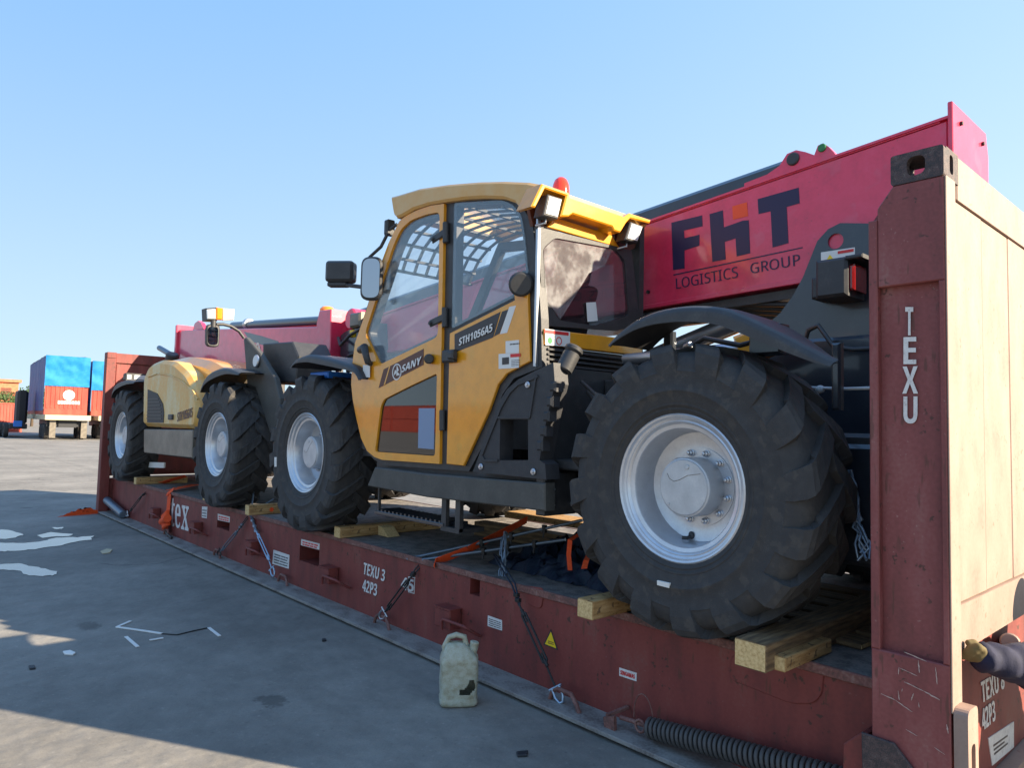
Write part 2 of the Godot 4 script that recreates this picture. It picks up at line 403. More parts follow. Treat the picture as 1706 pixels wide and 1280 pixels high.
	M.rope = plain(Color(0.75, 0.77, 0.78), 0.85)
	M.lens_red = plain(Color(0.5, 0.09, 0.085), 0.12, 0.0, 0.6)
	M.lens_clear = plain(Color(0.82, 0.84, 0.86), 0.1, 0.3, 0.5)
	M.lens_amber = plain(Color(0.95, 0.5, 0.08), 0.15, 0.0, 0.5)
	M.led = plain(Color(0.92, 0.92, 0.92), 0.15, 0.2, 0.4)
	M.beacon = plain(Color(0.92, 0.22, 0.06), 0.12, 0.0, 0.8)
	M.beacon.backlight_enabled = true; M.beacon.backlight = Color(0.5, 0.15, 0.05)
	M.green_paint = plain(Color(0.16, 0.45, 0.25), 0.5)
	M.blue_plastic = plain(Color(0.15, 0.45, 0.8), 0.5)
	M.seat = plain(Color(0.09, 0.09, 0.1), 0.8)
	# glass
	var g := plain(Color(0.55, 0.66, 0.72, 0.13), 0.02)
	g.transparency = BaseMaterial3D.TRANSPARENCY_ALPHA
	g.metallic_specular = 0.5
	M.glass = g
	var g2 := plain(Color(0.25, 0.18, 0.2, 0.26), 0.03)
	g2.transparency = BaseMaterial3D.TRANSPARENCY_ALPHA
	M.glass_dark = g2
	var g3 := plain(Color(0.72, 0.76, 0.76, 0.1), 0.12)
	g3.transparency = BaseMaterial3D.TRANSPARENCY_ALPHA
	g3.albedo_color = Color(1, 1, 1, 0.2)
	g3.albedo_texture = paint_tex(256, 38, 0.012, 0.05, 0.3, [[0.0, Color(0.45, 0.42, 0.43)], [0.42, Color(0.58, 0.56, 0.56)], [0.6, Color(0.72, 0.71, 0.71)], [1.0, Color(0.9, 0.9, 0.9)]])
	g3.uv1_triplanar = true; g3.uv1_world_triplanar = true; g3.uv1_scale = Vector3.ONE * 1.6
	g3.normal_enabled = true; g3.normal_texture = dents; g3.normal_scale = 0.6
	M.film = g3
	M.spring = plain(Color(0.31, 0.30, 0.295), 0.6, 0.2)
	var g4 := plain(Color(0.11, 0.09, 0.09, 0.8), 0.02)
	g4.transparency = BaseMaterial3D.TRANSPARENCY_ALPHA
	g4.metallic_specular = 1.0
	M.glass_low = g4
	# yard
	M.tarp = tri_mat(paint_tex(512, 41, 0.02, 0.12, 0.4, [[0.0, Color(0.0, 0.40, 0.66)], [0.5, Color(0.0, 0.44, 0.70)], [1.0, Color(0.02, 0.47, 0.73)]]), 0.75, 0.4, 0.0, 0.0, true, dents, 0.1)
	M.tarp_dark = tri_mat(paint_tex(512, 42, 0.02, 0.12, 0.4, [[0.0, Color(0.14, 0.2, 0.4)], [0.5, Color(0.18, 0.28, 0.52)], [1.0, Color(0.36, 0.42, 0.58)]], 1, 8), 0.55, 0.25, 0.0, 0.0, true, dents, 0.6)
	M.box_red = tri_mat(paint_tex(512, 43, 0.015, 0.1, 0.35, [[0.0, Color(0.5, 0.17, 0.12)], [0.5, Color(0.62, 0.22, 0.16)], [1.0, Color(0.68, 0.32, 0.24)]], 1, 4), 0.6, 0.2)
	M.cream = plain(Color(0.72, 0.67, 0.55), 0.7)
	M.truck_dark = plain(Color(0.14, 0.145, 0.16), 0.6)
	M.navy = tri_mat(paint_tex(256, 44, 0.03, 0.2, 0.4, [[0.0, Color(0.05, 0.06, 0.15)], [0.6, Color(0.07, 0.085, 0.2)], [1.0, Color(0.11, 0.13, 0.26)]]), 0.85, 3.0, 0.0, 0.0, true, fine, 0.5)
	M.skin = plain(Color(0.72, 0.52, 0.42), 0.6)
	M.glove = plain(Color(0.37, 0.32, 0.19), 0.85)
	M.hair = plain(Color(0.06, 0.05, 0.05), 0.6)
	M.leaf = plain(Color(0.27, 0.36, 0.2), 0.8)
	M.leaf.backlight_enabled = true; M.leaf.backlight = Color(0.12, 0.18, 0.05)
	M.bark = plain(Color(0.3, 0.25, 0.2), 0.9)
	M.brick_wall = tri_mat(paint_tex(256, 45, 0.03, 0.2, 0.4, [[0.0, Color(0.6, 0.33, 0.22)], [0.5, Color(0.7, 0.42, 0.3)], [1.0, Color(0.75, 0.5, 0.38)]]), 0.85, 0.2)
	var wt := plain(Color(0.42, 0.43, 0.44), 0.03)
	wt.metallic_specular = 1.0
	M.water = wt

# worn yard paving: broad stains, mid blotches, grit and dark specks, one image over 18 m
func ground_mat() -> StandardMaterial3D:
	var n := 2048
	var a := field(n, 51, 0.004, 5); var b := field(n, 52, 0.03, 4); var c := field(n, 53, 0.28, 2); var d := field(n, 54, 0.012, 4, 1, 4)
	var o := PackedByteArray()
	o.resize(n * n * 3)
	for i in n * n:
		var t := 0.44 * a[i] + 0.26 * b[i] + 0.10 * c[i] + 0.20 * d[i]
		var k := 0.475 + (t - 128.0) / 255.0 * 0.26
		if c[i] > 206: k += (c[i] - 206) * 0.003
		if c[i] < 40: k -= (40 - c[i]) * 0.004
		o[i * 3] = int(clamp(k * 1.035, 0, 1) * 255); o[i * 3 + 1] = int(clamp(k * 1.0, 0, 1) * 255); o[i * 3 + 2] = int(clamp(k * 0.945, 0, 1) * 255)
	var rng := RandomNumberGenerator.new()
	rng.seed = 77
	for kk in 46:                                        # wandering cracks and rubbed tyre tracks
		var track := kk >= 30
		var p := Vector2(rng.randf() * n, rng.randf() * n)
		var dir := rng.randf_range(0, TAU) if not track else rng.randf_range(-0.12, 0.12)
		var w := rng.randi_range(1, 2) if not track else rng.randi_range(14, 26)
		var dark := rng.randf_range(0.62, 0.85) if not track else rng.randf_range(0.955, 0.985)
		for st in rng.randi_range(150, 700):
			dir += rng.randf_range(-0.22, 0.22) if not track else rng.randf_range(-0.006, 0.006)
			p += Vector2(cos(dir), sin(dir)) * (1.5 if not track else 3.0)
			for a2 in (w if not track else w):
				for b2 in (w if not track else 3):
					var xi := posmod(int(p.x) + (b2 if track else a2), n); var yi := posmod(int(p.y) + (a2 if track else b2), n)
					var q := (yi * n + xi) * 3
					for z in 3: o[q + z] = int(o[q + z] * dark)
	for kk in 90:                                        # oil drips and dark rubbed spots with soft ragged rims
		var c0 := Vector2(rng.randf() * n, rng.randf() * n); var rr := rng.randf_range(3, 15); var dk := rng.randf_range(0.72, 0.92); var el := rng.randf_range(0.5, 1.0)
		for yy in range(-int(rr), int(rr) + 1):
			for xx in range(-int(rr), int(rr) + 1):
				var xi := posmod(int(c0.x) + xx, n); var yi := posmod(int(c0.y) + yy, n)
				var d2: float = Vector2(xx, yy / el).length() / rr + (c[yi * n + xi] - 128.0) / 300.0 + (b[yi * n + xi] - 128.0) / 200.0
				if d2 < 1.0:
					var f: float = lerp(1.0, dk, min((1.0 - d2) * 3.0, 1.0))
					for z in 3: o[(yi * n + xi) * 3 + z] = int(o[(yi * n + xi) * 3 + z] * f)
	var im := Image.create_from_data(n, n, false, Image.FORMAT_RGB8, o)
	im.generate_mipmaps()
	var m := tri_mat(ImageTexture.create_from_image(im), 0.86, 1.0 / 18.0)
	m.normal_enabled = true; m.normal_texture = bump_tex(1024, 55, 0.12, 3.0); m.normal_scale = 0.16
	var det := paint_tex(512, 56, 0.12, 0.45, 0.6, [[0.0, Color(0.78, 0.78, 0.78)], [0.35, Color(0.92, 0.92, 0.92)], [0.6, Color(1, 1, 1)], [1.0, Color(1, 1, 1)]])
	m.detail_enabled = true; m.detail_blend_mode = BaseMaterial3D.BLEND_MODE_MUL; m.detail_albedo = det
	m.detail_uv_layer = BaseMaterial3D.DETAIL_UV_2
	m.uv2_triplanar = true; m.uv2_world_triplanar = true; m.uv2_scale = Vector3.ONE * 1.3
	return m

func px(mb: MB, pts: Array, x0: float, x1: float, bev := 0.0) -> void: mb.prism(pts, -x0, -x1, XF, bev)
func py(mb: MB, pts: Array, y0: float, y1: float, bev := 0.0) -> void: mb.prism(pts, -y0, -y1, YF, bev)
func rect(x0: float, y0: float, x1: float, y1: float) -> Array: return [Vector2(x0, y0), Vector2(x1, y0), Vector2(x1, y1), Vector2(x0, y1)]
func rounded(p: Array, r: float, seg := 4) -> Array:
	var o := []
	var k := p.size()
	for i in k:
		var a: Vector2 = p[(i + k - 1) % k]; var b: Vector2 = p[i]; var c: Vector2 = p[(i + 1) % k]
		var d: float = min(r, min((a - b).length(), (c - b).length()) * 0.45)
		var s := b + (a - b).normalized() * d; var e := b + (c - b).normalized() * d
		for j in seg + 1:
			var t := float(j) / seg
			o.append(s.lerp(b, t).lerp(b.lerp(e, t), t))
	return o
func circle(c: Vector2, r: float, k := 20) -> Array:
	var o := []
	for i in k: o.append(c + Vector2(cos(TAU * i / k), sin(TAU * i / k)) * r)
	return o
func grow(p: Array, d: float) -> Array:
	var mb := MB.new()
	return mb.inset(mb.ccw(p), -d)

# ================================================================ flat rack
func make_rack() -> void:
	var T := thing("flat_rack_container", "long brownish red flat rack container carrying the two yellow telehandlers", "flat rack", Vector3(-L / 2, 0, -1.219))
	# ---- side beams
	for side in 2:
		var zs := -1.0 if side == 1 else 0.0
		var beam := MB.new()
		var holes := [[-7.42, 0.33, -7.05, 0.45], [-5.34, 0.28, -4.96, 0.42], [-2.86, 0.44, -2.76, 0.56]]
		var z0 := -0.212 if side == 0 else -2.238
		var z1 := -0.2 if side == 0 else -2.226
		var hp := []
		for h in holes: hp.append(rect(h[0], h[1], h[2], h[3]))
		beam.plate(rect(-12.05, 0.04, -0.2, 0.563), hp, z0, z1)
		var web := part("side_beam", beam, M.rack, T)
		if side == 0:
			for h in holes:                                  # pocket linings behind the openings
				var b := MB.new()
				b.span(Vector3(h[0] - 0.01, h[1] - 0.012, -0.5), Vector3(h[2] + 0.01, h[1], -0.2125))
				b.span(Vector3(h[0] - 0.01, h[3], -0.5), Vector3(h[2] + 0.01, h[3] + 0.012, -0.2125))
				b.span(Vector3(h[0] - 0.012, h[1], -0.5), Vector3(h[0], h[3], -0.2125))
				b.span(Vector3(h[2], h[1], -0.5), Vector3(h[2] + 0.012, h[3], -0.2125))
				part("pocket_lining", b, M.rack, web)
			for q in [[Vector2(-2.361, 0.587), Vector2(-2.167, 0.605), Vector2(-2.187, 0.477), Vector2(-2.308, 0.485)], [Vector2(-0.960, 0.413), Vector2(-0.664, 0.391), Vector2(-0.566, 0.420), Vector2(-0.532, 0.464), Vector2(-0.519, 0.583), Vector2(-0.664, 0.588), Vector2(-0.945, 0.527)]]:
				var b := MB.new()
				b.prism(rounded(q, 0.035), -0.1995, -0.192, Transform3D.IDENTITY, 0.003)
				part("doubler_plate", b, M.rack, web)
		var fl := MB.new()
		if side == 0: fl.span(Vector3(-12.1, 0.018, -0.42), Vector3(-0.08, 0.04, 0.0), 0.003)
		else: fl.span(Vector3(-12.1, 0.018, -2.438), Vector3(-0.08, 0.04, -2.02), 0.003)
		part("bottom_flange", fl, M.flange, T)
		var ed := MB.new()
		if side == 0: ed.span(Vector3(-12.05, 0.548, -0.2), Vector3(-0.262, 0.5905, -0.184), 0.004)
		else: ed.span(Vector3(-12.05, 0.548, -2.254), Vector3(-0.262, 0.5905, -2.238), 0.004)
		part("deck_edge", ed, M.rack_worn, T)
	# ---- deck: steel sheets laid across, each with its own edge
	var dx := -12.04
	var i := 0
	while dx < -0.27:
		var e: float = min(dx + 1.49, -0.264)
		var d := MB.new()
		var y := DECK - 0.002 - 0.0015 * (i % 2)
		d.span(Vector3(dx + 0.003, y - 0.022, -2.236), Vector3(e - 0.003, y, -0.2015), 0.002)
		part("deck_sheet", d, M.deck, T)
		dx = e; i += 1
	var cm := MB.new()
	for k in 24: cm.span(Vector3(-11.8 + k * 0.5, 0.42, -2.2), Vector3(-11.72 + k * 0.5, 0.56, -0.52))
	part("cross_members", cm, M.rack, T)
	# ---- stake pockets and their bent lashing bars
	for x in [-9.62, -8.0, -6.33, -4.72, -3.06]:
		var b := MB.new()
		b.prism([Vector2(x - 0.05, 0.2), Vector2(x + 0.12, 0.2), Vector2(x + 0.12, 0.325), Vector2(x - 0.05, 0.325)], -0.2, -0.1, Transform3D.IDENTITY, 0.008)
		b.prism([Vector2(x - 0.055, 0.325), Vector2(x + 0.125, 0.325), Vector2(x + 0.125, 0.334), Vector2(x - 0.055, 0.334)], -0.2, -0.097, Transform3D(Basis(Vector3.RIGHT, 0.0), Vector3.ZERO))
		part("stake_pocket", b, M.rack, T)
		var h := MB.new()
		h.tube([Vector3(x + 0.07, 0.2, -0.075), Vector3(x + 0.07, 0.255, -0.075), Vector3(x + 0.085, 0.272, -0.075), Vector3(x + 0.30, 0.272, -0.075), Vector3(x + 0.32, 0.262, -0.085), Vector3(x + 0.325, 0.2, -0.19)], 0.011, 8)
		part("lashing_bar", h, M.rack, T)
	# ---- bent rings welded to the flange
	for q in [Vector3(-11.4, 0.04, -0.16), Vector3(-9.0, 0.04, -0.14), Vector3(-7.2, 0.04, -0.14), Vector3(-5.55, 0.04, -0.15), Vector3(-3.8, 0.04, -0.13), Vector3(-1.9, 0.04, -0.1)]:
		var b := MB.new()
		b.tube([q + Vector3(-0.11, -0.005, 0), q + Vector3(-0.09, 0.045, 0), q + Vector3(-0.05, 0.072, 0), q + Vector3(0.05, 0.07, 0), q + Vector3(0.1, 0.03, 0.01), q + Vector3(0.13, -0.005, 0.02)], 0.0125, 8)
		part("flange_ring", b, M.rack_worn, T)
	# ---- notices and stencilled marks on the side
	var Zp := -0.197
	for q in [[[Vector2(-7.925, 0.512), Vector2(-7.749, 0.525), Vector2(-7.752, 0.391), Vector2(-7.917, 0.383)], 0], [[Vector2(-7.409, 0.481), Vector2(-7.047, 0.487), Vector2(-7.049, 0.424), Vector2(-7.400, 0.412)], 1], [[Vector2(-5.896, 0.294), Vector2(-5.544, 0.295), Vector2(-5.549, 0.168), Vector2(-5.908, 0.157)], 2], [[Vector2(-5.313, 0.474), Vector2(-4.961, 0.480), Vector2(-4.962, 0.427), Vector2(-5.315, 0.418)], 1], [[Vector2(-2.671, 0.341), Vector2(-2.536, 0.339), Vector2(-2.533, 0.277), Vector2(-2.671, 0.275)], 2], [[Vector2(-1.602, 0.296), Vector2(-1.488, 0.298), Vector2(-1.490, 0.256), Vector2(-1.601, 0.254)], 3]]:
		var b := MB.new()
		b.prism(q[0], -0.2, -0.1975)
		var o := part("placard", b, M.letter, T)
		var c: Array = q[0]
		if q[1] == 3: text_on("lettering", "SINGAMAS", v3(lerp2(c, 0.08, 0.25), Zp), v3(lerp2(c, 0.92, 0.25), Zp) - v3(lerp2(c, 0.08, 0.25), Zp), v3(lerp2(c, 0.08, 0.75), Zp) - v3(lerp2(c, 0.08, 0.25), Zp), M.red_print, o)
		elif q[1] == 1: print_lines(o, c, Zp, 2, M.red_print, 0.62, 5)
		elif q[1] == 2: print_lines(o, c, Zp, 4, M.dark_print, 0.4, 3)
		else: print_lines(o, c, Zp, 3, M.dark_print, 0.4, 9)
	var wt := MB.new()
	wt.prism([Vector2(-2.109, 0.381), Vector2(-2.168, 0.279), Vector2(-2.048, 0.276)], -0.2, -0.1978)
	var wp := part("warning_triangle", wt, M.dark_print, T)
	var w2 := MB.new()
	w2.prism([Vector2(-2.108, 0.366), Vector2(-2.154, 0.286), Vector2(-2.062, 0.283)], -0.198, -0.1968)
	part("yellow_field", w2, M.warn, wp)
	print_lines(wp, [Vector2(-2.130, 0.320), Vector2(-2.081, 0.319), Vector2(-2.075, 0.295), Vector2(-2.134, 0.292)], -0.1965, 2, M.dark_print, 0.5, 4)
	text_on("lettering", "tex", Vector3(-9.058, 0.151, -0.197), Vector3(-8.351, 0.168, -0.197) - Vector3(-9.058, 0.151, -0.197), Vector3(-9.084, 0.512, -0.197) - Vector3(-9.058, 0.151, -0.197), M.letter, T, "Droid Serif", 700)
	text_on("lettering", "TEXU 3", Vector3(-4.210, 0.346, -0.197), Vector3(-3.893, 0.339, -0.197) - Vector3(-4.210, 0.346, -0.197), Vector3(-4.199, 0.436, -0.197) - Vector3(-4.210, 0.346, -0.197), M.letter, T)
	text_on("lettering", "42P3", Vector3(-4.212, 0.213, -0.197), Vector3(-3.995, 0.210, -0.197) - Vector3(-4.212, 0.213, -0.197), Vector3(-4.204, 0.305, -0.197) - Vector3(-4.212, 0.213, -0.197), M.letter, T)
	text_on("lettering", "45", Vector3(-3.665, 0.327, -0.197), Vector3(-3.501, 0.330, -0.197) - Vector3(-3.665, 0.327, -0.197), Vector3(-3.660, 0.417, -0.197) - Vector3(-3.665, 0.327, -0.197), M.letter, T)
	var fr := MB.new()
	var fq: Array = [Vector2(-3.577, 0.431), Vector2(-3.490, 0.441), Vector2(-3.493, 0.322), Vector2(-3.570, 0.320)]
	fr.plate(fq, [MB.new().inset(MB.new().ccw(fq), 0.005)], -0.2, -0.197)
	part("lettering", fr, M.letter, T)
	# ---- near end wall
	var W := MB.new()
	W.span(Vector3(-0.075, 0.79, -2.33), Vector3(-0.046, 2.476, -0.106))
	var ew := part("end_wall", W, M.end_panel, T)
	for side in 2:
		var za := -0.15 if side == 0 else -2.438
		var zf := 0.0 if side == 0 else -2.438
		var sg := -1.0 if side == 0 else 1.0
		var b := MB.new()
		var outline := [Vector2(-0.26, 0.13), Vector2(0, 0.13), Vector2(0, 2.478), Vector2(-0.172, 2.478), Vector2(-0.26, 2.36)]
		b.prism(outline, zf + sg * 0.035, zf + sg * 0.104)
		b.prism(rect(-0.26, 0.76, -0.228, 2.36), zf, zf + sg * 0.035, Transform3D.IDENTITY, 0.004)
		b.prism(rect(-0.022, 0.76, -0.001, 2.1), zf, zf + sg * 0.035, Transform3D.IDENTITY, 0.004)
		b.prism([Vector2(-0.227, 2.1), Vector2(-0.001, 2.1), Vector2(-0.001, 2.477), Vector2(-0.171, 2.477), Vector2(-0.227, 2.402)], zf + sg * 0.001, zf + sg * 0.035, Transform3D.IDENTITY, 0.004)
		b.prism(rect(-0.259, 0.131, -0.001, 0.759), zf + sg * 0.001, zf + sg * 0.035, Transform3D.IDENTITY, 0.004)
		var po := part("corner_post", b, M.post, T)
		if side == 0:
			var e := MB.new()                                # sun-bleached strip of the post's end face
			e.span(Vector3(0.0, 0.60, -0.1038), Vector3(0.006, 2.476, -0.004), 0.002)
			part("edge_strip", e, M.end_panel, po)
		var c := MB.new()                                    # corner casting with its openings
		var cz0 := zf; var cz1 := zf + sg * 0.162
		c.plate(rounded(rect(-0.178, 2.478, 0.0, 2.591), 0.012), [rounded(rect(-0.122, 2.5, -0.06, 2.572), 0.028)], min(cz0, cz0 + sg * 0.03), max(cz0, cz0 + sg * 0.03))
		var zr := rect(min(cz0 + sg * 0.03, cz1), 2.478, max(cz0 + sg * 0.03, cz1), 2.591)
		c.plate(zr, [rounded(rect(cz0 + sg * 0.085 - 0.02, 2.5, cz0 + sg * 0.085 + 0.02, 2.572), 0.019)], 0.0, 0.03, XF)
		c.span(Vector3(-0.178, 2.478, min(cz0 + sg * 0.03, cz1)), Vector3(-0.15, 2.591, max(cz0 + sg * 0.03, cz1)))
		c.span(Vector3(-0.15, 2.575, min(cz0 + sg * 0.03, cz1)), Vector3(-0.03, 2.591, max(cz0 + sg * 0.03, cz1)))
		c.span(Vector3(-0.15, 2.478, min(cz0 + sg * 0.03, cz1)), Vector3(-0.03, 2.49, max(cz0 + sg * 0.03, cz1)))
		part("corner_casting", c, M.casting, po)
		var lo := MB.new()
		lo.span(Vector3(-0.178, 0.0, min(cz0, cz1)), Vector3(0.0, 0.13, max(cz0, cz1)), 0.01)
		part("corner_casting", lo, M.casting, po)
	text_on("lettering", "T", Vector3(-0.142, 1.915, -0.030), Vector3(-0.115, 1.912, -0.030) - Vector3(-0.142, 1.915, -0.030), Vector3(-0.141, 2.020, -0.030) - Vector3(-0.142, 1.915, -0.030), M.letter, T)
	text_on("lettering", "E", Vector3(-0.149, 1.808, -0.030), Vector3(-0.106, 1.806, -0.030) - Vector3(-0.149, 1.808, -0.030), Vector3(-0.148, 1.908, -0.030) - Vector3(-0.149, 1.808, -0.030), M.letter, T)
	text_on("lettering", "X", Vector3(-0.154, 1.699, -0.030), Vector3(-0.101, 1.698, -0.030) - Vector3(-0.154, 1.699, -0.030), Vector3(-0.153, 1.799, -0.030) - Vector3(-0.154, 1.699, -0.030), M.letter, T)
	text_on("lettering", "U", Vector3(-0.151, 1.589, -0.030), Vector3(-0.104, 1.589, -0.030) - Vector3(-0.151, 1.589, -0.030), Vector3(-0.150, 1.688, -0.030) - Vector3(-0.151, 1.589, -0.030), M.letter, T)
	var hd := MB.new()
	hd.span(Vector3(-0.1, 2.425, -2.276), Vector3(-0.004, 2.588, -0.162), 0.006)
	part("header", hd, M.end_panel, ew)
	var bt := MB.new()
	bt.span(Vector3(-0.1, 0.78, -2.33), Vector3(-0.003, 0.945, -0.107), 0.005)
	part("bottom_rail", bt, M.end_panel, ew)
	var zz := -0.106
	for k in 6:
		var b := MB.new()
		var zb: float = max(zz - 0.377, -2.287)
		b.span(Vector3(-0.046, 0.951, zb), Vector3(-0.012 - 0.002 * (k % 2), 2.419, zz), 0.004)
		part("panel", b, M.end_panel, ew)
		zz -= 0.381
	var sill := MB.new()
	sill.span(Vector3(-0.2, 0.18, -2.29), Vector3(-0.06, 0.74, -0.15), 0.006)
	var so := part("end_sill", sill, M.rack, T)
	var sf := MB.new()
	sf.span(Vector3(-0.2, 0.14, -2.29), Vector3(-0.002, 0.176, -0.166), 0.004)
	part("sill_ledge", sf, M.end_panel, T)
	text_on("lettering", "TEXU 8", Vector3(-0.058, 0.485, -0.570), Vector3(-0.058, 0.472, -0.888) - Vector3(-0.058, 0.485, -0.570), Vector3(-0.058, 0.569, -0.557) - Vector3(-0.058, 0.485, -0.570), M.letter, so)
	text_on("lettering", "42P3", Vector3(-0.058, 0.376, -0.571), Vector3(-0.058, 0.374, -0.749) - Vector3(-0.058, 0.376, -0.571), Vector3(-0.058, 0.461, -0.558) - Vector3(-0.058, 0.376, -0.571), M.letter, so)
	var wl := MB.new()
	px(wl, [Vector2(-0.647, 0.327), Vector2(-1.026, 0.297), Vector2(-1.018, 0.189), Vector2(-0.695, 0.205)], -0.06, -0.057)
	var wlo := part("placard", wl, M.letter, so)
	px_lines(wlo, [Vector2(-0.692, 0.301), Vector2(-0.949, 0.281), Vector2(-0.945, 0.222), Vector2(-0.710, 0.233)], -0.0565, 3)
	var pin := MB.new()
	pin.cyl(Vector3(-0.060, 0.637, -0.998), Vector3(0.050, 0.756, -0.530), 0.035, 16, 0.006)
	part("end_stop", pin, M.end_panel, so)
	for side in 2:                                        # hinge lug with a slot at the foot of each post
		var b := MB.new()
		var zc := -0.06 if side == 0 else -2.378
		b.plate(rounded(rect(zc - 0.055, 0.3, zc + 0.055, 0.62), 0.03), [rounded(rect(zc - 0.022, 0.34, zc + 0.022, 0.5), 0.02)], -0.05, -0.007, XF)
		part("hinge_lug", b, M.end_panel, T)
	# scraped paint on the near post
	for q in [[865, 215, 1025, 245, 8], [965, 250, 972, 335, 9], [1085, 270, 1095, 385, 8], [822, 335, 958, 362, 6], [824, 338, 822, 385, 6], [862, 427, 1000, 455, 8], [1000, 455, 1112, 488, 12], [690, 556, 800, 575, 8], [800, 575, 920, 625, 7], [818, 500, 826, 565, 7], [850, 480, 845, 500, 7], [930, 490, 912, 545, 8], [965, 545, 968, 580, 6], [870, 758, 955, 782, 6], [1070, 822, 1140, 850, 6], [1155, 640, 1165, 700, 9]]: scrape(T, q)
	# gusset plates at the near foot
	var g := MB.new()
	g.prism([Vector2(-0.290, 0.448), Vector2(-0.178, 0.446), Vector2(-0.115, 0.379), Vector2(-0.103, 0.262), Vector2(-0.285, 0.189)], 0.002, 0.016, Transform3D.IDENTITY, 0.003)
	part("gusset_plate", g, M.casting, T)
	var g2 := MB.new()
	g2.prism([Vector2(-0.371, 0.370), Vector2(-0.300, 0.437), Vector2(-0.288, 0.430), Vector2(-0.280, 0.185), Vector2(-0.377, 0.147)], -0.19, -0.02, Transform3D.IDENTITY, 0.004)
	part("gusset_box", g2, M.rack, T)
	# ---- far end wall, lit on its inner face
	var fw := MB.new()
	fw.span(Vector3(-12.13, 0.6, -2.3), Vector3(-12.09, 2.43, -0.12))
	var fo := part("end_wall", fw, M.rack, T)
	for side in 2:
		var za := -0.14 if side == 0 else -2.438
		var b := MB.new()
		b.span(Vector3(-12.192, 0.04, za), Vector3(-12.03, 2.5, za + 0.14), 0.006)
		b.span(Vector3(-12.192, 2.5, za), Vector3(-12.02, 2.591, za + 0.14), 0.008)
		part("corner_post", b, M.rack, T)
	var fh := MB.new()
	fh.span(Vector3(-12.17, 2.43, -2.297), Vector3(-12.06, 2.585, -0.141), 0.006)
	part("header", fh, M.rack, fo)
	for k in 5:
		var b := MB.new()
		b.span(Vector3(-12.09, 0.66 + k * 0.355, -2.29), Vector3(-12.065, 0.985 + k * 0.355, -0.15), 0.01)
		part("panel", b, M.rack, fo)
	var rs := MB.new()
	rs.span(Vector3(-12.18, 0.04, -2.29), Vector3(-12.07, 0.56, -0.15))
	part("end_sill", rs, M.rack, T)
	# ---- lifting-assist springs of the folding ends
	var sp0: Vector3 = Vector3(-1.330, 0.101, -0.100)
	var sp1 := Vector3(-0.34, 0.205, -0.1)
	var ax := (sp1 - sp0).normalized()
	var up := Vector3.UP.cross(ax).normalized()
	var vv := ax.cross(up)
	var coil := []
	var turns := 40
	var le := (sp1 - sp0).length()
	for k in turns * 14 + 1:
		var a := TAU * k / 14.0
		coil.append(sp0 + ax * (le * k / (turns * 14.0)) + (up * cos(a) + vv * sin(a)) * 0.043)
	var cs := MB.new()
	cs.tube(coil, 0.0098, 7)
	var cso := part("coil_spring", cs, M.spring, T)
	var rod := MB.new()
	rod.tube([sp0 + ax * 0.01, sp0 - ax * 0.06 + Vector3(0, 0.008, 0), sp0 - ax * 0.18 + Vector3(0, 0.012, 0)], 0.012, 8)
	var hook := []
	for k in 15: hook.append(sp0 - ax * 0.05 + Vector3(0.028 * cos(TAU * k / 14.0), 0.028 * sin(TAU * k / 14.0), 0.01))
	rod.tube(hook, 0.007, 7)
	part("spring_rod", rod, M.rack_worn, cso)
	var br := MB.new()
	br.prism([Vector2(-1.583, 0.086), Vector2(-1.512, 0.111), Vector2(-1.507, 0.025), Vector2(-1.563, -0.011)], -0.07, -0.05)
	br.bar(Vector3(-1.565, 0.096, -0.060), Vector3(-1.535, 0.117, -0.190), 0.02, 0.014)
	part("spring_bracket", br, M.rack_worn, T)
	var lp := []
	for k in 12:
		var a := PI * k / 11.0
		lp.append(Vector3(-1.381, 0.114, -0.120) + Vector3(-cos(a) * 0.06, sin(a) * 0.13, 0.01 * sin(a)))
	var lpm := MB.new()
	lpm.tube(lp, 0.003, 6)
	part("wire_loop", lpm, M.rack_worn, T)
	var fs := MB.new()
	fs.cyl(Vector3(-11.95, 0.22, -0.1), Vector3(-10.95, 0.1, -0.1), 0.06, 16, 0.01)
	part("coil_spring", fs, M.wire, T)

func scrape(T: Node3D, q: Array) -> void:      # ragged sliver between two points of the post's side face
	var a := SCRAPE_O + Vector2(q[0] * SCRAPE_X, -q[1] * SCRAPE_Y); var b := SCRAPE_O + Vector2(q[2] * SCRAPE_X, -q[3] * SCRAPE_Y)
	var rng := RandomNumberGenerator.new()
	rng.seed = q[0] * 7 + q[1]
	var d := (b - a).normalized(); var nn := Vector2(-d.y, d.x)
	var up := []; var dn := []
	for i in 7:
		var w: float = q[4] * 0.00022 * sin(PI * (0.12 + 0.76 * i / 6.0))
		var p := a.lerp(b, i / 6.0)
		up.append(p + nn * w * rng.randf_range(0.3, 1.5)); dn.push_front(p - nn * w * rng.randf_range(0.3, 1.5))
	var m := MB.new()
	m.prism(up + dn, 0.0, 0.0006)
	part("paint_scrape", m, M.scratch, T)
func v3(p: Vector2, z: float) -> Vector3: return Vector3(p.x, p.y, z)
func lerp2(q: Array, s: float, t: float) -> Vector2:     # point in a quad given as top-left, top-right, bottom-right, bottom-left
	return (q[3] as Vector2).lerp(q[2], s).lerp((q[0] as Vector2).lerp(q[1], s), t)
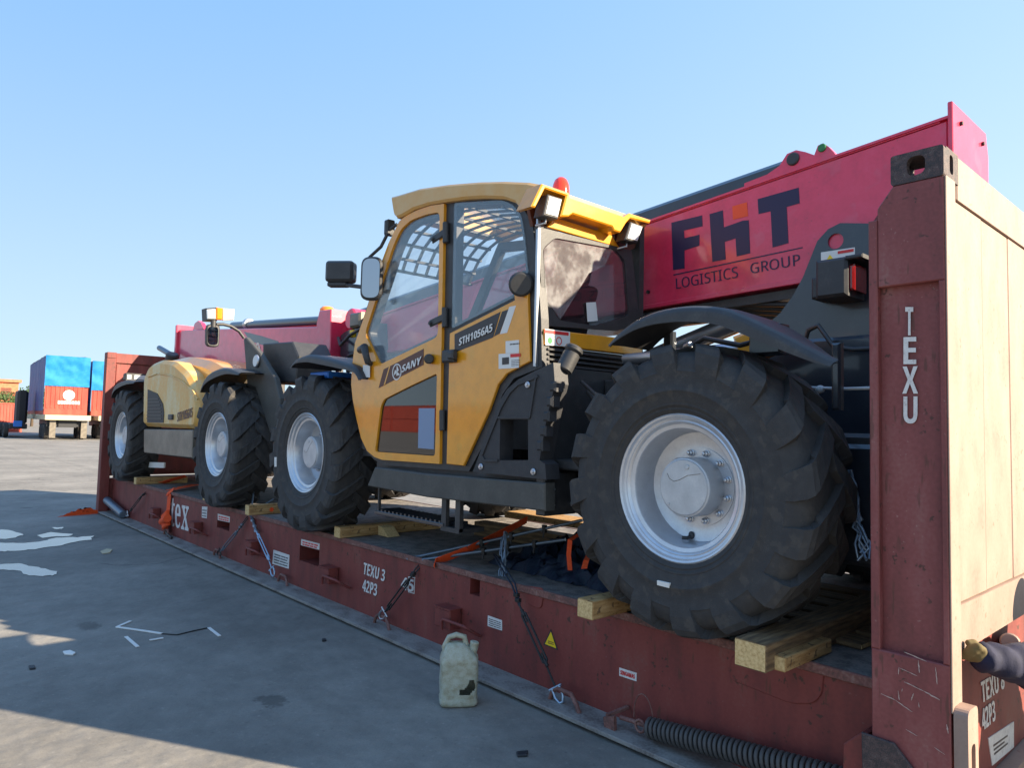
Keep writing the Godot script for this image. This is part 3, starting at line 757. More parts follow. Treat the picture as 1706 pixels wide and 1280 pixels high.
# rows of small print bars on a notice, each a thin raised strip
func print_lines(parent: Node3D, q: Array, z: float, rows: int, m: Material, thick: float, words: int) -> void:
	var b := MB.new()
	var rng := RandomNumberGenerator.new()
	rng.seed = int(abs(q[0].x) * 1000.0) + rows
	for i in rows:
		var t0 := 0.12 + 0.76 * i / rows
		var t1 := t0 + 0.76 / rows * thick
		var s := 0.08
		while s < 0.9:
			var e: float = min(s + rng.randf_range(0.5, 1.3) / words, 0.93)
			b.quad(v3(lerp2(q, s, t0), z), v3(lerp2(q, e, t0), z), v3(lerp2(q, e, t1), z), v3(lerp2(q, s, t1), z))
			s = e + 0.025
	part("print", b, m, parent)
func px_lines(parent: Node3D, q: Array, x: float, rows: int) -> void:
	var b := MB.new()
	for i in rows:
		var t0 := 0.1 + 0.8 * i / rows
		var t1 := t0 + 0.4 / rows
		var A := [lerp2(q, 0.05, t0), lerp2(q, 0.9 - 0.2 * (i % 2), t0), lerp2(q, 0.9 - 0.2 * (i % 2), t1), lerp2(q, 0.05, t1)]
		b.quad(Vector3(x, A[0].y, A[0].x), Vector3(x, A[1].y, A[1].x), Vector3(x, A[2].y, A[2].x), Vector3(x, A[3].y, A[3].x))
	part("print", b, M.dark_print, parent)

# ================================================================ wheels
const SCRAPE_O := Vector2(-0.5409, 0.8775)
const SCRAPE_X := 0.0004571
const SCRAPE_Y := 0.0004934
const TR := 0.686
func make_wheel() -> MeshInstance3D:        # axis along z, outer face towards +z, origin in the middle of the tyre
	var I := Transform3D.IDENTITY
	var rim := MB.new()
	rim.lathe([Vector2(0.345, 0.165), Vector2(0.352, 0.172), Vector2(0.352, 0.18), Vector2(0.344, 0.186), Vector2(0.335, 0.182), Vector2(0.328, 0.168), Vector2(0.318, 0.163), Vector2(0.312, 0.166), Vector2(0.306, 0.162), Vector2(0.300, 0.15), Vector2(0.282, 0.145), Vector2(0.276, 0.135), Vector2(0.270, 0.03), Vector2(0.262, 0.012), Vector2(0.215, 0.0), Vector2(0.19, 0.0)].map(func(q): return q), Transform3D(Basis.IDENTITY.scaled(Vector3(1, 1, 1)), Vector3.ZERO), 72)
	rim.lathe([Vector2(0.19, 0.0), Vector2(0.19, 0.006), Vector2(0.13, 0.006)], I, 48)
	rim.lathe([Vector2(0.13, -0.02), Vector2(0.34, -0.04), Vector2(0.335, -0.16), Vector2(0.352, -0.18), Vector2(0.345, -0.165)], I, 40)
	var w := MeshInstance3D.new()
	w.name = "wheel"
	w.mesh = rim.mesh()
	w.material_override = M.rim
	var ty := MB.new()
	var pr := []
	for q in [[0.338, -0.15], [0.36, -0.165], [0.42, -0.188], [0.50, -0.198], [0.565, -0.194], [0.614, -0.18], [0.64, -0.155], [0.652, -0.08], [0.654, 0.0], [0.652, 0.08], [0.64, 0.17], [0.614, 0.2], [0.565, 0.214], [0.553, 0.2145], [0.549, 0.2175], [0.545, 0.2155], [0.50, 0.218], [0.470, 0.2165], [0.466, 0.219], [0.456, 0.219], [0.452, 0.2155], [0.42, 0.208], [0.398, 0.2015], [0.395, 0.2035], [0.388, 0.2015], [0.385, 0.1965], [0.375, 0.193], [0.37, 0.195], [0.355, 0.186], [0.338, 0.17]]: pr.append(Vector2(q[0], q[1]))
	ty.lathe(pr, I, 72, 40.0)
	var lugs := 16
	for side in [1.0, -1.0]:
		for k in lugs:
			var a0 := TAU * (k + (0.0 if side > 0 else 0.5)) / lugs
			# [z, r, angle, half width, inner z, inner r]
			var P := [[0.2150, 0.525, -0.03, 0.050, 0.19, 0.52], [0.223, 0.580, -0.01, 0.060, 0.17, 0.57], [0.220, 0.632, 0.01, 0.064, 0.14, 0.60], [0.207, 0.659, 0.03, 0.063, 0.12, 0.60], [0.185, 0.670, 0.06, 0.060, 0.11, 0.60], [0.12, 0.674, 0.14, 0.054, 0.10, 0.60], [0.04, 0.675, 0.24, 0.048, 0.03, 0.60], [-0.03, 0.675, 0.33, 0.043, -0.03, 0.60]]
			var rows := []
			for p in P:
				var hw: float = p[3] / p[1]
				var row := []
				for s in [-1.0, 1.0]:
					var aa: float = a0 + p[2] + s * hw
					var ab: float = a0 + p[2] + s * hw * 1.22
					var rt: float = p[1] + 0.011 * clamp((p[1] - 0.53) / 0.1, 0.0, 1.0)
					var zt: float = p[0] * side if side > 0 else -p[0] * 0.9
					row.append(Vector3(rt * cos(aa), rt * sin(aa), zt))
					row.append(Vector3(p[5] * cos(ab), p[5] * sin(ab), p[4] * side * (1.0 if side > 0 else 0.85)))
				rows.append(row)
			for i in rows.size() - 1:
				var a: Array = rows[i]; var b: Array = rows[i + 1]
				ty.quad(a[0], a[2], b[2], b[0]); ty.quad(a[2], a[3], b[3], b[2]); ty.quad(a[1], a[0], b[0], b[1])
			ty.quad(rows[0][1], rows[0][3], rows[0][2], rows[0][0])
			var z: Array = rows[-1]
			ty.quad(z[0], z[2], z[3], z[1])
	var t := MeshInstance3D.new()
	t.name = "tyre"; t.mesh = ty.mesh(); t.material_override = M.rubber
	w.add_child(t)
	var hb := MB.new()
	hb.lathe([Vector2(0.142, 0.004), Vector2(0.142, 0.12), Vector2(0.138, 0.128), Vector2(0.132, 0.13), Vector2(0.128, 0.136), Vector2(0.0, 0.136)], I, 56, 30.0)
	hb.cyl(Vector3(0.03, 0.095, 0.135), Vector3(0.03, 0.095, 0.141), 0.012, 12, 0.002)
	hb.cyl(Vector3(-0.09, -0.075, 0.135), Vector3(-0.09, -0.075, 0.139), 0.006, 8)
	var h := MeshInstance3D.new()
	h.name = "hub"; h.mesh = hb.mesh(); h.material_override = M.hub
	w.add_child(h)
	var seam := MB.new()
	seam.tube([Vector3(-0.085, 0.07, 0.1365), Vector3(-0.075, 0.045, 0.1365), Vector3(-0.05, 0.03, 0.1365), Vector3(-0.02, 0.035, 0.1365), Vector3(0.03, 0.055, 0.1365), Vector3(0.1, 0.06, 0.1365)], 0.0013, 5)
	var sm := MeshInstance3D.new()
	sm.name = "casting_seam"; sm.mesh = seam.mesh(); sm.material_override = M.grey_plate
	w.add_child(sm)
	var nm := MB.new()
	nm.lathe([Vector2(0.018, 0.0), Vector2(0.018, 0.005), Vector2(0.011, 0.007)], I, 12)
	nm.lathe([Vector2(0.0145, 0.005), Vector2(0.0145, 0.02), Vector2(0.009, 0.024)], I, 6, 5.0)
	nm.lathe([Vector2(0.0085, 0.02), Vector2(0.0085, 0.034), Vector2(0.0, 0.036)], I, 8)
	var nmesh := nm.mesh()
	for k in 12:
		var nu := MeshInstance3D.new()
		nu.name = "wheel_nut"; nu.mesh = nmesh; nu.material_override = M.zinc
		w.add_child(nu, true)
		var a := TAU * (k + 0.3) / 12
		nu.position = Vector3(cos(a) * 0.166, sin(a) * 0.166, 0.006)
	var vm := MB.new()
	vm.tube([Vector3(-0.06, -0.238, 0.01), Vector3(-0.065, -0.245, 0.04), Vector3(-0.085, -0.243, 0.055)], 0.009, 8)
	vm.ball(Vector3(-0.06, -0.235, 0.01), Vector3(0.016, 0.02, 0.012), 10, 6)
	var va := MeshInstance3D.new()
	va.name = "valve"; va.mesh = vm.mesh(); va.material_override = M.black
	w.add_child(va)
	return w
var wheel0: MeshInstance3D
func put_wheel(parent: Node3D, at: Vector3, turn: float, roll: float) -> MeshInstance3D:
	var w: MeshInstance3D = wheel0.duplicate()
	w.name = "wheel"
	parent.add_child(w, true)
	w.transform = Transform3D(Basis(Vector3.UP, turn) * Basis(Vector3.BACK, roll), parent.to_local(at))
	return w

# ================================================================ telehandler, cab side towards the camera
func smooth_line(p: Array, per := 5) -> Array:      # Catmull-Rom through the points
	var o := []
	for i in p.size() - 1:
		var a: Vector2 = p[max(i - 1, 0)]; var b: Vector2 = p[i]; var c: Vector2 = p[i + 1]; var d: Vector2 = p[min(i + 2, p.size() - 1)]
		for j in per: o.append(b.cubic_interpolate(c, a, d, float(j) / per))
	o.append(p[-1])
	return o
func fender(parent: Node3D, cx: float, z0: float, z1: float, pts: Array, lip: float, taper := false) -> void:
	var line := smooth_line(pts)
	var k := line.size() - 1
	var f := MB.new()
	for side in 2:                                      # outer skin, then the underside a few millimetres below
		var off := -0.012 * side
		f.sheet(func(u, v):
			var i: int = clampi(roundi(u * k), 0, k)
			var p: Vector2 = line[i]
			var e: Vector2 = (line[min(i + 1, k)] - line[max(i - 1, 0)]).normalized()
			var nn := Vector2(-e.y, e.x)
			var drop: float = lip * (0.3 + 0.7 * sin(PI * float(i) / k))
			var zi: float = lerp(z0, z1 - 0.06, smoothstep(0.55, 1.0, float(i) / k)) if taper else z0
			var prof := [[z1 + off, -drop], [z1 + off, -0.03], [z1 - 0.008 + off, -0.012], [z1 - 0.03, off], [lerp(z1 - 0.03, zi, 0.35), off + 0.006], [zi, off]]
			var w: float = v * 5.0
			var j: int = mini(int(w), 4)
			var t := w - j
			var q: Vector2 = p + nn * lerp(prof[j][1], prof[j + 1][1], t)
			return Vector3(q.x, q.y, lerp(prof[j][0], prof[j + 1][0], t)), k, 15)
	part("fender", f, M.black, parent)

func decal(called: String, pts: Array, z: float, m: Material, parent: Node3D) -> MeshInstance3D:
	var b := MB.new()
	b.prism(pts, z, z + 0.0015)
	return part(called, b, m, parent)

func make_telehandler() -> void:
	var T := thing("telehandler", "nearer yellow telehandler with its cab door facing the camera and red lettered boom", "telehandler", Vector3(-3.0, DECK, -1.1), "telehandlers on the flat rack")
	for q in [[Vector3(-1.14, DECK + TR, -0.22), 0.0, 0.1], [Vector3(-4.99, DECK + TR, -0.22), 0.0, 0.55], [Vector3(-1.14, DECK + TR, -2.2), PI, 0.0], [Vector3(-4.99, DECK + TR, -2.2), PI, 0.3]]:
		put_wheel(T, q[0], q[1], q[2])
	for q in [[Vector2(-1.221, 0.838), Vector2(-1.150, 0.837), Vector2(-1.153, 0.814), Vector2(-1.220, 0.816)], [Vector2(-5.511, 1.211), Vector2(-5.472, 1.213), Vector2(-5.463, 1.126), Vector2(-5.502, 1.123)]]:
		var b := MB.new()
		b.prism(q, -0.012, 0.004, Transform3D.IDENTITY, 0.001)
		part("tyre_sticker", b, M.white, T)
	var ch := MB.new()
	ch.span(Vector3(-5.6, 0.98, -1.75), Vector3(-1.9, 1.3, -0.7), 0.02)
	ch.span(Vector3(-1.9, 1.05, -1.75), Vector3(-0.42, 1.55, -0.62), 0.02)
	ch.span(Vector3(-5.75, 1.3, -1.25), Vector3(-4.4, 2.02, -0.62), 0.03)
	part("chassis", ch, M.black, T)
	for x in [-1.10, -4.99]:
		var b := MB.new()
		b.cyl(Vector3(x, DECK + TR, -2.0), Vector3(x, DECK + TR, -0.36), 0.11, 18)
		b.ball(Vector3(x, DECK + TR, -1.1), Vector3(0.24, 0.22, 0.26))
		part("axle", b, M.black, T)
	# ---------- cab
	var Z := -0.12
	var door_o: Array = [Vector2(-3.151, 3.092), Vector2(-3.314, 3.113), Vector2(-3.467, 3.116), Vector2(-3.614, 3.108), Vector2(-3.714, 3.081), Vector2(-3.855, 2.940), Vector2(-4.004, 2.727), Vector2(-4.155, 2.442), Vector2(-4.315, 2.192), Vector2(-4.349, 2.002)] + [Vector2(-4.351, 1.854), Vector2(-4.317, 1.731), Vector2(-4.260, 1.602), Vector2(-4.165, 1.424), Vector2(-4.067, 1.328), Vector2(-3.953, 1.284), Vector2(-3.845, 1.269), Vector2(-3.114, 1.278)]
	var door_w: Array = rounded([Vector2(-3.198, 3.045), Vector2(-3.381, 3.060), Vector2(-3.561, 3.058), Vector2(-3.692, 3.015), Vector2(-3.794, 2.900), Vector2(-3.939, 2.651), Vector2(-4.166, 2.257), Vector2(-3.929, 1.996), Vector2(-3.175, 2.154)], 0.05, 3)
	var low_w: Array = rounded([Vector2(-3.173, 1.900), Vector2(-3.503, 1.819), Vector2(-3.847, 1.728), Vector2(-3.889, 1.675), Vector2(-3.948, 1.326), Vector2(-3.167, 1.329)], 0.025, 3)
	var qtr_w: Array = rounded([Vector2(-3.058, 3.085), Vector2(-2.543, 2.990), Vector2(-2.443, 2.939), Vector2(-2.362, 2.856), Vector2(-2.328, 2.738), Vector2(-2.282, 2.466), Vector2(-2.367, 2.474), Vector2(-2.412, 2.435), Vector2(-2.401, 2.340), Vector2(-3.044, 2.195)], 0.03, 3)
	var frame_o: Array = [Vector2(-2.355, 2.891), Vector2(-2.408, 2.938), Vector2(-2.516, 2.988), Vector2(-2.703, 3.036), Vector2(-2.901, 3.075), Vector2(-3.113, 3.105), Vector2(-3.338, 3.131), Vector2(-3.529, 3.136), Vector2(-3.698, 3.117), Vector2(-3.763, 3.084), Vector2(-3.890, 2.946), Vector2(-4.041, 2.732), Vector2(-4.203, 2.450), Vector2(-4.355, 2.202), Vector2(-4.386, 2.003)] + [Vector2(-4.381, 1.855), Vector2(-4.353, 1.724), Vector2(-4.295, 1.594), Vector2(-4.200, 1.415), Vector2(-4.100, 1.308), Vector2(-3.985, 1.260), Vector2(-3.847, 1.227), Vector2(-3.352, 1.235), Vector2(-2.821, 1.245), Vector2(-2.640, 1.472), Vector2(-2.506, 1.744), Vector2(-2.404, 1.840), Vector2(-2.160, 1.898)] + [Vector2(-2.176, 2.190), Vector2(-2.219, 2.534), Vector2(-2.267, 2.773)]
	var sf := MB.new()
	sf.plate(frame_o, [grow(door_w, -0.03), grow(low_w, -0.022), grow(qtr_w, -0.028)], Z - 0.075, Z - 0.012)
	var cab := part("cab_frame", sf, M.black, T)
	var dm := MB.new()
	dm.plate(door_o, [door_w, low_w], Z - 0.0115, Z + 0.012)
	var door := part("cab_door", dm, M.yellow, T)
	var pane := MB.new()
	pane.prism(grow(door_w, -0.006), Z - 0.010, Z - 0.004)
	part("door_window", pane, M.glass, door)
	var pane2 := MB.new()
	pane2.prism(grow(low_w, -0.005), Z - 0.010, Z - 0.003)
	part("lower_window", pane2, M.glass_low, door)
	decal("paper_notice", [Vector2(-3.399, 1.659), Vector2(-3.205, 1.659), Vector2(-3.202, 1.373), Vector2(-3.393, 1.375)], Z - 0.0028, M.paper, door)
	var pane3 := MB.new()
	pane3.prism(grow(qtr_w, -0.005), Z - 0.010, Z - 0.003)
	part("rear_side_window", pane3, M.glass, cab)
	for q in [[Vector3(-3.125, 2.954, -0.110), Vector3(-3.118, 2.807, -0.110), Vector3(-3.263, 2.881, -0.100)], [Vector3(-3.106, 2.352, -0.110), Vector3(-3.099, 2.214, -0.110), Vector3(-3.261, 2.283, -0.100)]]:
		var b := MB.new()
		b.cyl(q[0], q[1], 0.022, 12, 0.004)
		var mid: Vector3 = (q[0] + q[1]) * 0.5
		b.bar(Vector3(mid.x, mid.y, Z + 0.02), Vector3(q[2].x, mid.y - 0.03, Z + 0.02), 0.02, 0.05, Vector3.UP, 0.006)
		b.cyl(Vector3(q[2].x + 0.02, mid.y - 0.03, Z + 0.02), Vector3(q[2].x + 0.02, mid.y - 0.03, Z + 0.045), 0.014, 10, 0.003)
		part("door_hinge", b, M.black, door)
	var hh := MB.new()
	hh.cyl(Vector3(-3.099, 1.645, -0.110), Vector3(-3.093, 1.505, -0.110), 0.022, 12, 0.004)
	part("door_hinge", hh, M.black, door)
	var hd := MB.new()
	hd.tube([Vector3(-4.210, 2.129, -0.100), Vector3(-4.067, 2.138, -0.050), Vector3(-4.034, 2.070, -0.050), Vector3(-4.019, 2.018, -0.060), Vector3(-4.044, 2.008, -0.100)], [0.03, 0.032, 0.026, 0.026, 0.02], 10)
	part("door_handle", hd, M.black, door)
	decal("hang_tag", [Vector2(-4.143, 2.002), Vector2(-4.037, 1.997), Vector2(-4.031, 1.900), Vector2(-4.131, 1.908)], Z + 0.03, M.white, door)
	var st := MB.new()
	st.cyl(Vector3(-3.270, 2.006, -0.105), Vector3(-3.206, 1.998, -0.060), 0.035, 18, 0.008)
	part("door_stop", st, M.black, door)
	var lk := MB.new()
	lk.box(Vector3(-3.010, 2.007, -0.090), Vector3(0.13, 0.085, 0.05), 0.012)
	lk.box(Vector3(-2.952, 2.008, -0.070), Vector3(0.06, 0.05, 0.05), 0.01)
	part("door_latch", lk, M.black, door)
	var sb := decal("badge", [Vector2(-3.862, 1.957), Vector2(-3.340, 2.082), Vector2(-3.334, 1.967), Vector2(-3.926, 1.815)], Z + 0.0125, M.brown_print, door)
	decal("badge_line", [Vector2(-3.784, 1.975), Vector2(-3.768, 1.979), Vector2(-3.833, 1.841), Vector2(-3.852, 1.834)], Z + 0.0142, M.yellow, sb)
	text_on("lettering", "SANY", Vector3(-3.602, 1.921, -0.100), Vector3(-3.364, 1.974, -0.100) - Vector3(-3.602, 1.921, -0.100), Vector3(-3.590, 1.976, -0.100) - Vector3(-3.602, 1.921, -0.100), M.white, sb, "Droid Sans", 800)
	var em := MB.new()
	var ec: Vector3 = Vector3(-3.676, 1.930, -0.104)
	em.plate(circle(Vector2(ec.x, ec.y), 0.062, 28), [circle(Vector2(ec.x, ec.y), 0.053, 28)], Z + 0.014, Z + 0.0155)
	for k in 3:
		var a := PI / 2 + TAU * k / 3
		var d := Vector2(cos(a), sin(a)); var nn := Vector2(-d.y, d.x); var c2 := Vector2(ec.x, ec.y)
		em.prism([c2 + nn * 0.004, c2 + d * 0.05 + nn * 0.002, c2 + d * 0.012 - nn * 0.026, c2 - d * 0.004], Z + 0.014, Z + 0.0155)
	part("emblem", em, M.white, sb)
	# rear lower side panel
	var rp := MB.new()
	rp.prism([Vector2(-3.042, 2.169), Vector2(-2.390, 2.320), Vector2(-2.399, 2.366), Vector2(-2.346, 2.359), Vector2(-2.305, 2.386), Vector2(-2.284, 2.462), Vector2(-2.241, 1.934)] + [Vector2(-2.449, 1.868), Vector2(-2.529, 1.801), Vector2(-2.610, 1.639), Vector2(-2.852, 1.280), Vector2(-3.036, 1.282)], Z - 0.0115, Z + 0.012, Transform3D.IDENTITY, 0.004)
	var rpo := part("side_panel", rp, M.yellow, T)
	var stp := MB.new()
	stp.cyl(Vector3(-2.348, 2.415, -0.120), Vector3(-2.282, 2.397, -0.060), 0.075, 24, 0.014)
	part("door_stop", stp, M.black, rpo)
	var db := decal("model_badge", [Vector2(-2.983, 2.157), Vector2(-2.516, 2.261), Vector2(-2.582, 2.104), Vector2(-2.977, 2.033)], Z + 0.0125, M.dark_print, rpo)
	text_on("lettering", "STH1056A5", Vector3(-2.923, 2.072, -0.100), Vector3(-2.584, 2.141, -0.100) - Vector3(-2.923, 2.072, -0.100), Vector3(-2.919, 2.124, -0.100) - Vector3(-2.923, 2.072, -0.100), M.white, db, "Droid Sans", 800)
	decal("stripe", [Vector2(-2.502, 2.260), Vector2(-2.440, 2.269), Vector2(-2.520, 2.125), Vector2(-2.573, 2.109)], Z + 0.0125, M.dark_print, rpo)
	decal("stripe", [Vector2(-2.434, 2.283), Vector2(-2.372, 2.285), Vector2(-2.449, 2.123), Vector2(-2.516, 2.120)], Z + 0.0125, M.white, rpo)
	var sk := decal("sticker", [Vector2(-2.461, 2.071), Vector2(-2.339, 2.070), Vector2(-2.337, 1.994), Vector2(-2.458, 1.995)], Z + 0.0125, M.white, rpo)
	print_lines(sk, [Vector2(-2.428, 2.059), Vector2(-2.326, 2.058), Vector2(-2.325, 2.042), Vector2(-2.427, 2.042)], Z + 0.0145, 1, M.dark_print, 0.6, 3)
	var sk2 := decal("sticker", [Vector2(-2.524, 1.995), Vector2(-2.337, 1.992), Vector2(-2.334, 1.900), Vector2(-2.520, 1.901)], Z + 0.0125, M.white, rpo)
	decal("picture", [Vector2(-2.488, 1.969), Vector2(-2.425, 1.970), Vector2(-2.423, 1.927), Vector2(-2.486, 1.925)], Z + 0.0145, M.dark_print, sk2)
	decal("red_band", [Vector2(-2.412, 1.988), Vector2(-2.320, 1.987), Vector2(-2.319, 1.967), Vector2(-2.411, 1.967)], Z + 0.0145, M.red_print, sk2)
	print_lines(sk2, [Vector2(-2.411, 1.963), Vector2(-2.319, 1.962), Vector2(-2.317, 1.907), Vector2(-2.409, 1.907)], Z + 0.0145, 4, M.dark_print, 0.35, 3)
	# roof: side skins, rear visor, front lip, glass top with guard bars
	var roof_o: Array = [Vector2(-3.821, 3.287), Vector2(-3.734, 3.280), Vector2(-3.434, 3.262), Vector2(-3.091, 3.210), Vector2(-2.760, 3.147), Vector2(-2.497, 3.087), Vector2(-2.271, 3.026), Vector2(-2.169, 2.988), Vector2(-2.269, 2.870), Vector2(-2.342, 2.881), Vector2(-2.386, 2.925), Vector2(-2.493, 2.974), Vector2(-2.679, 3.022), Vector2(-2.876, 3.060), Vector2(-3.086, 3.090), Vector2(-3.309, 3.116), Vector2(-3.499, 3.122), Vector2(-3.646, 3.103), Vector2(-3.723, 3.103), Vector2(-3.772, 3.140)]
	var rs := MB.new()
	rs.prism(roof_o, -0.15, -0.085, Transform3D.IDENTITY, 0.016)
	rs.prism(roof_o, -1.16, -1.1, Transform3D.IDENTITY, 0.016)
	rs.span(Vector3(-3.84, 3.14, -1.1), Vector3(-3.72, 3.29, -0.15), 0.02)
	rs.prism([Vector2(-2.55, 2.96), Vector2(-2.2, 2.9), Vector2(-2.2, 3.0), Vector2(-2.55, 3.08)], -1.1, -0.15, Transform3D.IDENTITY, 0.01)
	var roof := part("roof", rs, M.yellow_roof_haze, T)
	var rg := MB.new()
	rg.prism([Vector2(-3.74, 3.235), Vector2(-2.5, 3.06), Vector2(-2.5, 3.068), Vector2(-3.74, 3.243)], -1.1, -0.15)
	part("roof_window", rg, M.glass, roof)
	var prof := [Vector2(-2.55, 2.99), Vector2(-2.8, 3.05), Vector2(-3.1, 3.1), Vector2(-3.4, 3.12), Vector2(-3.62, 3.11), Vector2(-3.78, 3.05), Vector2(-3.9, 2.97), Vector2(-3.98, 2.87), Vector2(-4.03, 2.78)]
	for k in 8:
		var b := MB.new()
		var z := -0.24 - k * 0.115
		for i in prof.size() - 1: b.bar(v3(prof[i], z), v3(prof[i + 1], z), 0.022, 0.014)
		part("guard_bar", b, M.black, roof)
	for q in prof:
		var b := MB.new()
		b.bar(v3(q, -0.2), v3(q, -1.07), 0.022, 0.02)
		part("guard_bar", b, M.black, roof)
	# rear visor with two lamp pockets
	var vs := MB.new()
	px(vs, [Vector2(0.038, 2.811), Vector2(-0.045, 2.965), Vector2(-0.272, 2.967), Vector2(-0.285, 2.937), Vector2(-0.801, 2.935), Vector2(-0.856, 2.970), Vector2(-1.085, 2.973), Vector2(-1.071, 2.947), Vector2(-0.862, 2.936), Vector2(-0.822, 2.898), Vector2(-0.763, 2.821), Vector2(-0.699, 2.821), Vector2(-0.677, 2.843), Vector2(-0.309, 2.845), Vector2(-0.273, 2.820), Vector2(-0.205, 2.807), Vector2(-0.250, 2.942), Vector2(-0.070, 2.943), Vector2(0.005, 2.811)], -2.24, -2.1, 0.008)
	part("rear_visor", vs, M.yellow, roof)
	var vb := MB.new()
	px(vb, [Vector2(-0.071, 2.846), Vector2(-0.148, 2.978), Vector2(-0.332, 2.978), Vector2(-0.280, 2.813), Vector2(-0.217, 2.775), Vector2(-0.105, 2.752)], -2.26, -2.235)
	part("lamp_recess", vb, M.brown_print, roof)
	vb = MB.new()
	px(vb, [Vector2(-0.860, 2.855), Vector2(-0.920, 2.935), Vector2(-0.961, 2.972), Vector2(-1.176, 2.985), Vector2(-1.078, 2.797), Vector2(-0.993, 2.761), Vector2(-0.877, 2.760)], -2.26, -2.235)
	part("lamp_recess", vb, M.brown_print, roof)
	var ys := MB.new()
	px(ys, [Vector2(-0.237, 2.813), Vector2(-0.288, 2.832), Vector2(-0.794, 2.827), Vector2(-0.872, 2.760), Vector2(-0.196, 2.759)], -2.23, -2.2, 0.004)
	part("rear_cross_panel", ys, M.yellow, roof)
	for q in [[Vector2(-0.104, 2.903), Vector2(-0.204, 2.905), Vector2(-0.174, 2.796), Vector2(-0.075, 2.793)], [Vector2(-0.874, 2.903), Vector2(-0.984, 2.902), Vector2(-0.934, 2.798), Vector2(-0.830, 2.796)]]:
		var b := MB.new()
		px(b, grow(q, 0.012), -2.19, -2.102, 0.006)
		var wl := part("work_lamp", b, M.black, roof)
		var c := MB.new()
		px(c, q, -2.1015, -2.096, 0.002)
		part("lens", c, M.led, wl)
		var d := MB.new()
		for i in 4:
			for j in 3:
				var p := lerp2([q[0], q[1], q[2], q[3]], 0.2 + 0.3 * j, 0.14 + 0.24 * i)
				d.cyl(Vector3(-2.096, p.y, p.x), Vector3(-2.093, p.y, p.x), 0.007, 8, 0.002)
		part("diode", d, M.lens_clear, wl)
		var f := MB.new()
		var cc: Vector2 = (q[2] + q[3]) * 0.5
		f.tube([Vector3(-2.15, cc.y - 0.005, cc.x), Vector3(-2.14, cc.y - 0.04, cc.x + 0.01), Vector3(-2.2, cc.y - 0.05, cc.x + 0.03)], 0.009, 7)
		part("lamp_bracket", f, M.zinc, wl)
	var bc := MB.new()
	var bp: Vector3 = Vector3(-2.450, 3.080, -0.557)
	bc.lathe([Vector2(0.0, -0.06), Vector2(0.062, -0.06), Vector2(0.062, -0.02), Vector2(0.0, -0.02)], Transform3D(Basis(Vector3.RIGHT, -PI / 2), bp), 20)
	var beo := part("beacon", bc, M.black, roof)
	var bd := MB.new()
	bd.lathe([Vector2(0.06, -0.02), Vector2(0.06, 0.03), Vector2(0.055, 0.085), Vector2(0.042, 0.12), Vector2(0.02, 0.138), Vector2(0.0, 0.142)], Transform3D(Basis(Vector3.RIGHT, -PI / 2), bp), 24, 50.0)
	part("beacon_dome", bd, M.beacon, beo)
	# rear wall of the cab
	var rw := MB.new()
	var rear_o: Array = [Vector2(-0.106, 2.743), Vector2(-1.003, 2.763), Vector2(-1.110, 2.266), Vector2(-0.866, 2.197), Vector2(-0.187, 2.153), Vector2(-0.174, 2.199)]
	var rear_w: Array = rounded([Vector2(-0.157, 2.618), Vector2(-0.256, 2.704), Vector2(-0.819, 2.742), Vector2(-0.930, 2.686), Vector2(-0.986, 2.310), Vector2(-0.641, 2.204), Vector2(-0.311, 2.201), Vector2(-0.198, 2.316)], 0.03, 3)
	rw.plate(rear_o, [rear_w], 2.2, 2.225, XF)
	var rwo := part("rear_window_surround", rw, M.black, T)
	var rgl := MB.new()
	rgl.prism(grow(rear_w, 0.004), 2.205, 2.212, XF)
	part("rear_window", rgl, M.glass_dark, rwo)
	var flm := MB.new()
	flm.prism([Vector2(-0.160, 2.615), Vector2(-0.246, 2.693), Vector2(-0.794, 2.728), Vector2(-0.715, 2.603), Vector2(-0.570, 2.536), Vector2(-0.465, 2.399), Vector2(-0.317, 2.206), Vector2(-0.188, 2.313)], 2.195, 2.197, XF)
	part("protective_film", flm, M.film, rwo)
	var pap := MB.new()
	px(pap, [Vector2(-0.545, 2.341), Vector2(-0.634, 2.357), Vector2(-0.656, 2.238), Vector2(-0.560, 2.220)], -2.194, -2.191)
	part("paper_slip", pap, M.white, rwo)
	var es := MB.new()  # added bright metal bar for the sun gleam along the rear glass edge
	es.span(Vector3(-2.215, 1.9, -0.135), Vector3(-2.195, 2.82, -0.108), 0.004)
	part("lit_glass_edge", es, M.zinc, rwo)
	var yp := MB.new()
	px(yp, [Vector2(-0.145, 2.126), Vector2(-1.098, 2.149), Vector2(-1.079, 2.044), Vector2(-0.148, 2.033)], -2.22, -2.16, 0.006)
	var ypo := part("rear_lower_panel", yp, M.yellow, T)
	var wl2 := MB.new()
	px(wl2, [Vector2(-0.149, 2.127), Vector2(-0.363, 2.132), Vector2(-0.365, 2.040), Vector2(-0.155, 2.031)], -2.16, -2.157)
	var wlo := part("warning_label", wl2, M.white, ypo)
	var wl3 := MB.new()
	px(wl3, [Vector2(-0.143, 2.121), Vector2(-0.349, 2.126), Vector2(-0.350, 2.107), Vector2(-0.143, 2.101)], -2.157, -2.1555)
	part("red_band", wl3, M.red_print, wlo)
	var wl4 := MB.new()
	px(wl4, circle([Vector2(-0.190, 2.061)][0], 0.02, 14), -2.157, -2.1555)
	part("green_mark", wl4, M.green_paint, wlo)
	var wl5 := MB.new()
	var rc: Vector2 = [Vector2(-0.267, 2.066)][0]
	wl5.plate(circle(rc, 0.025, 18), [circle(rc, 0.019, 18)], 2.1555, 2.157, XF)
	part("red_ring", wl5, M.red_print, wlo)
	var lv := MB.new()
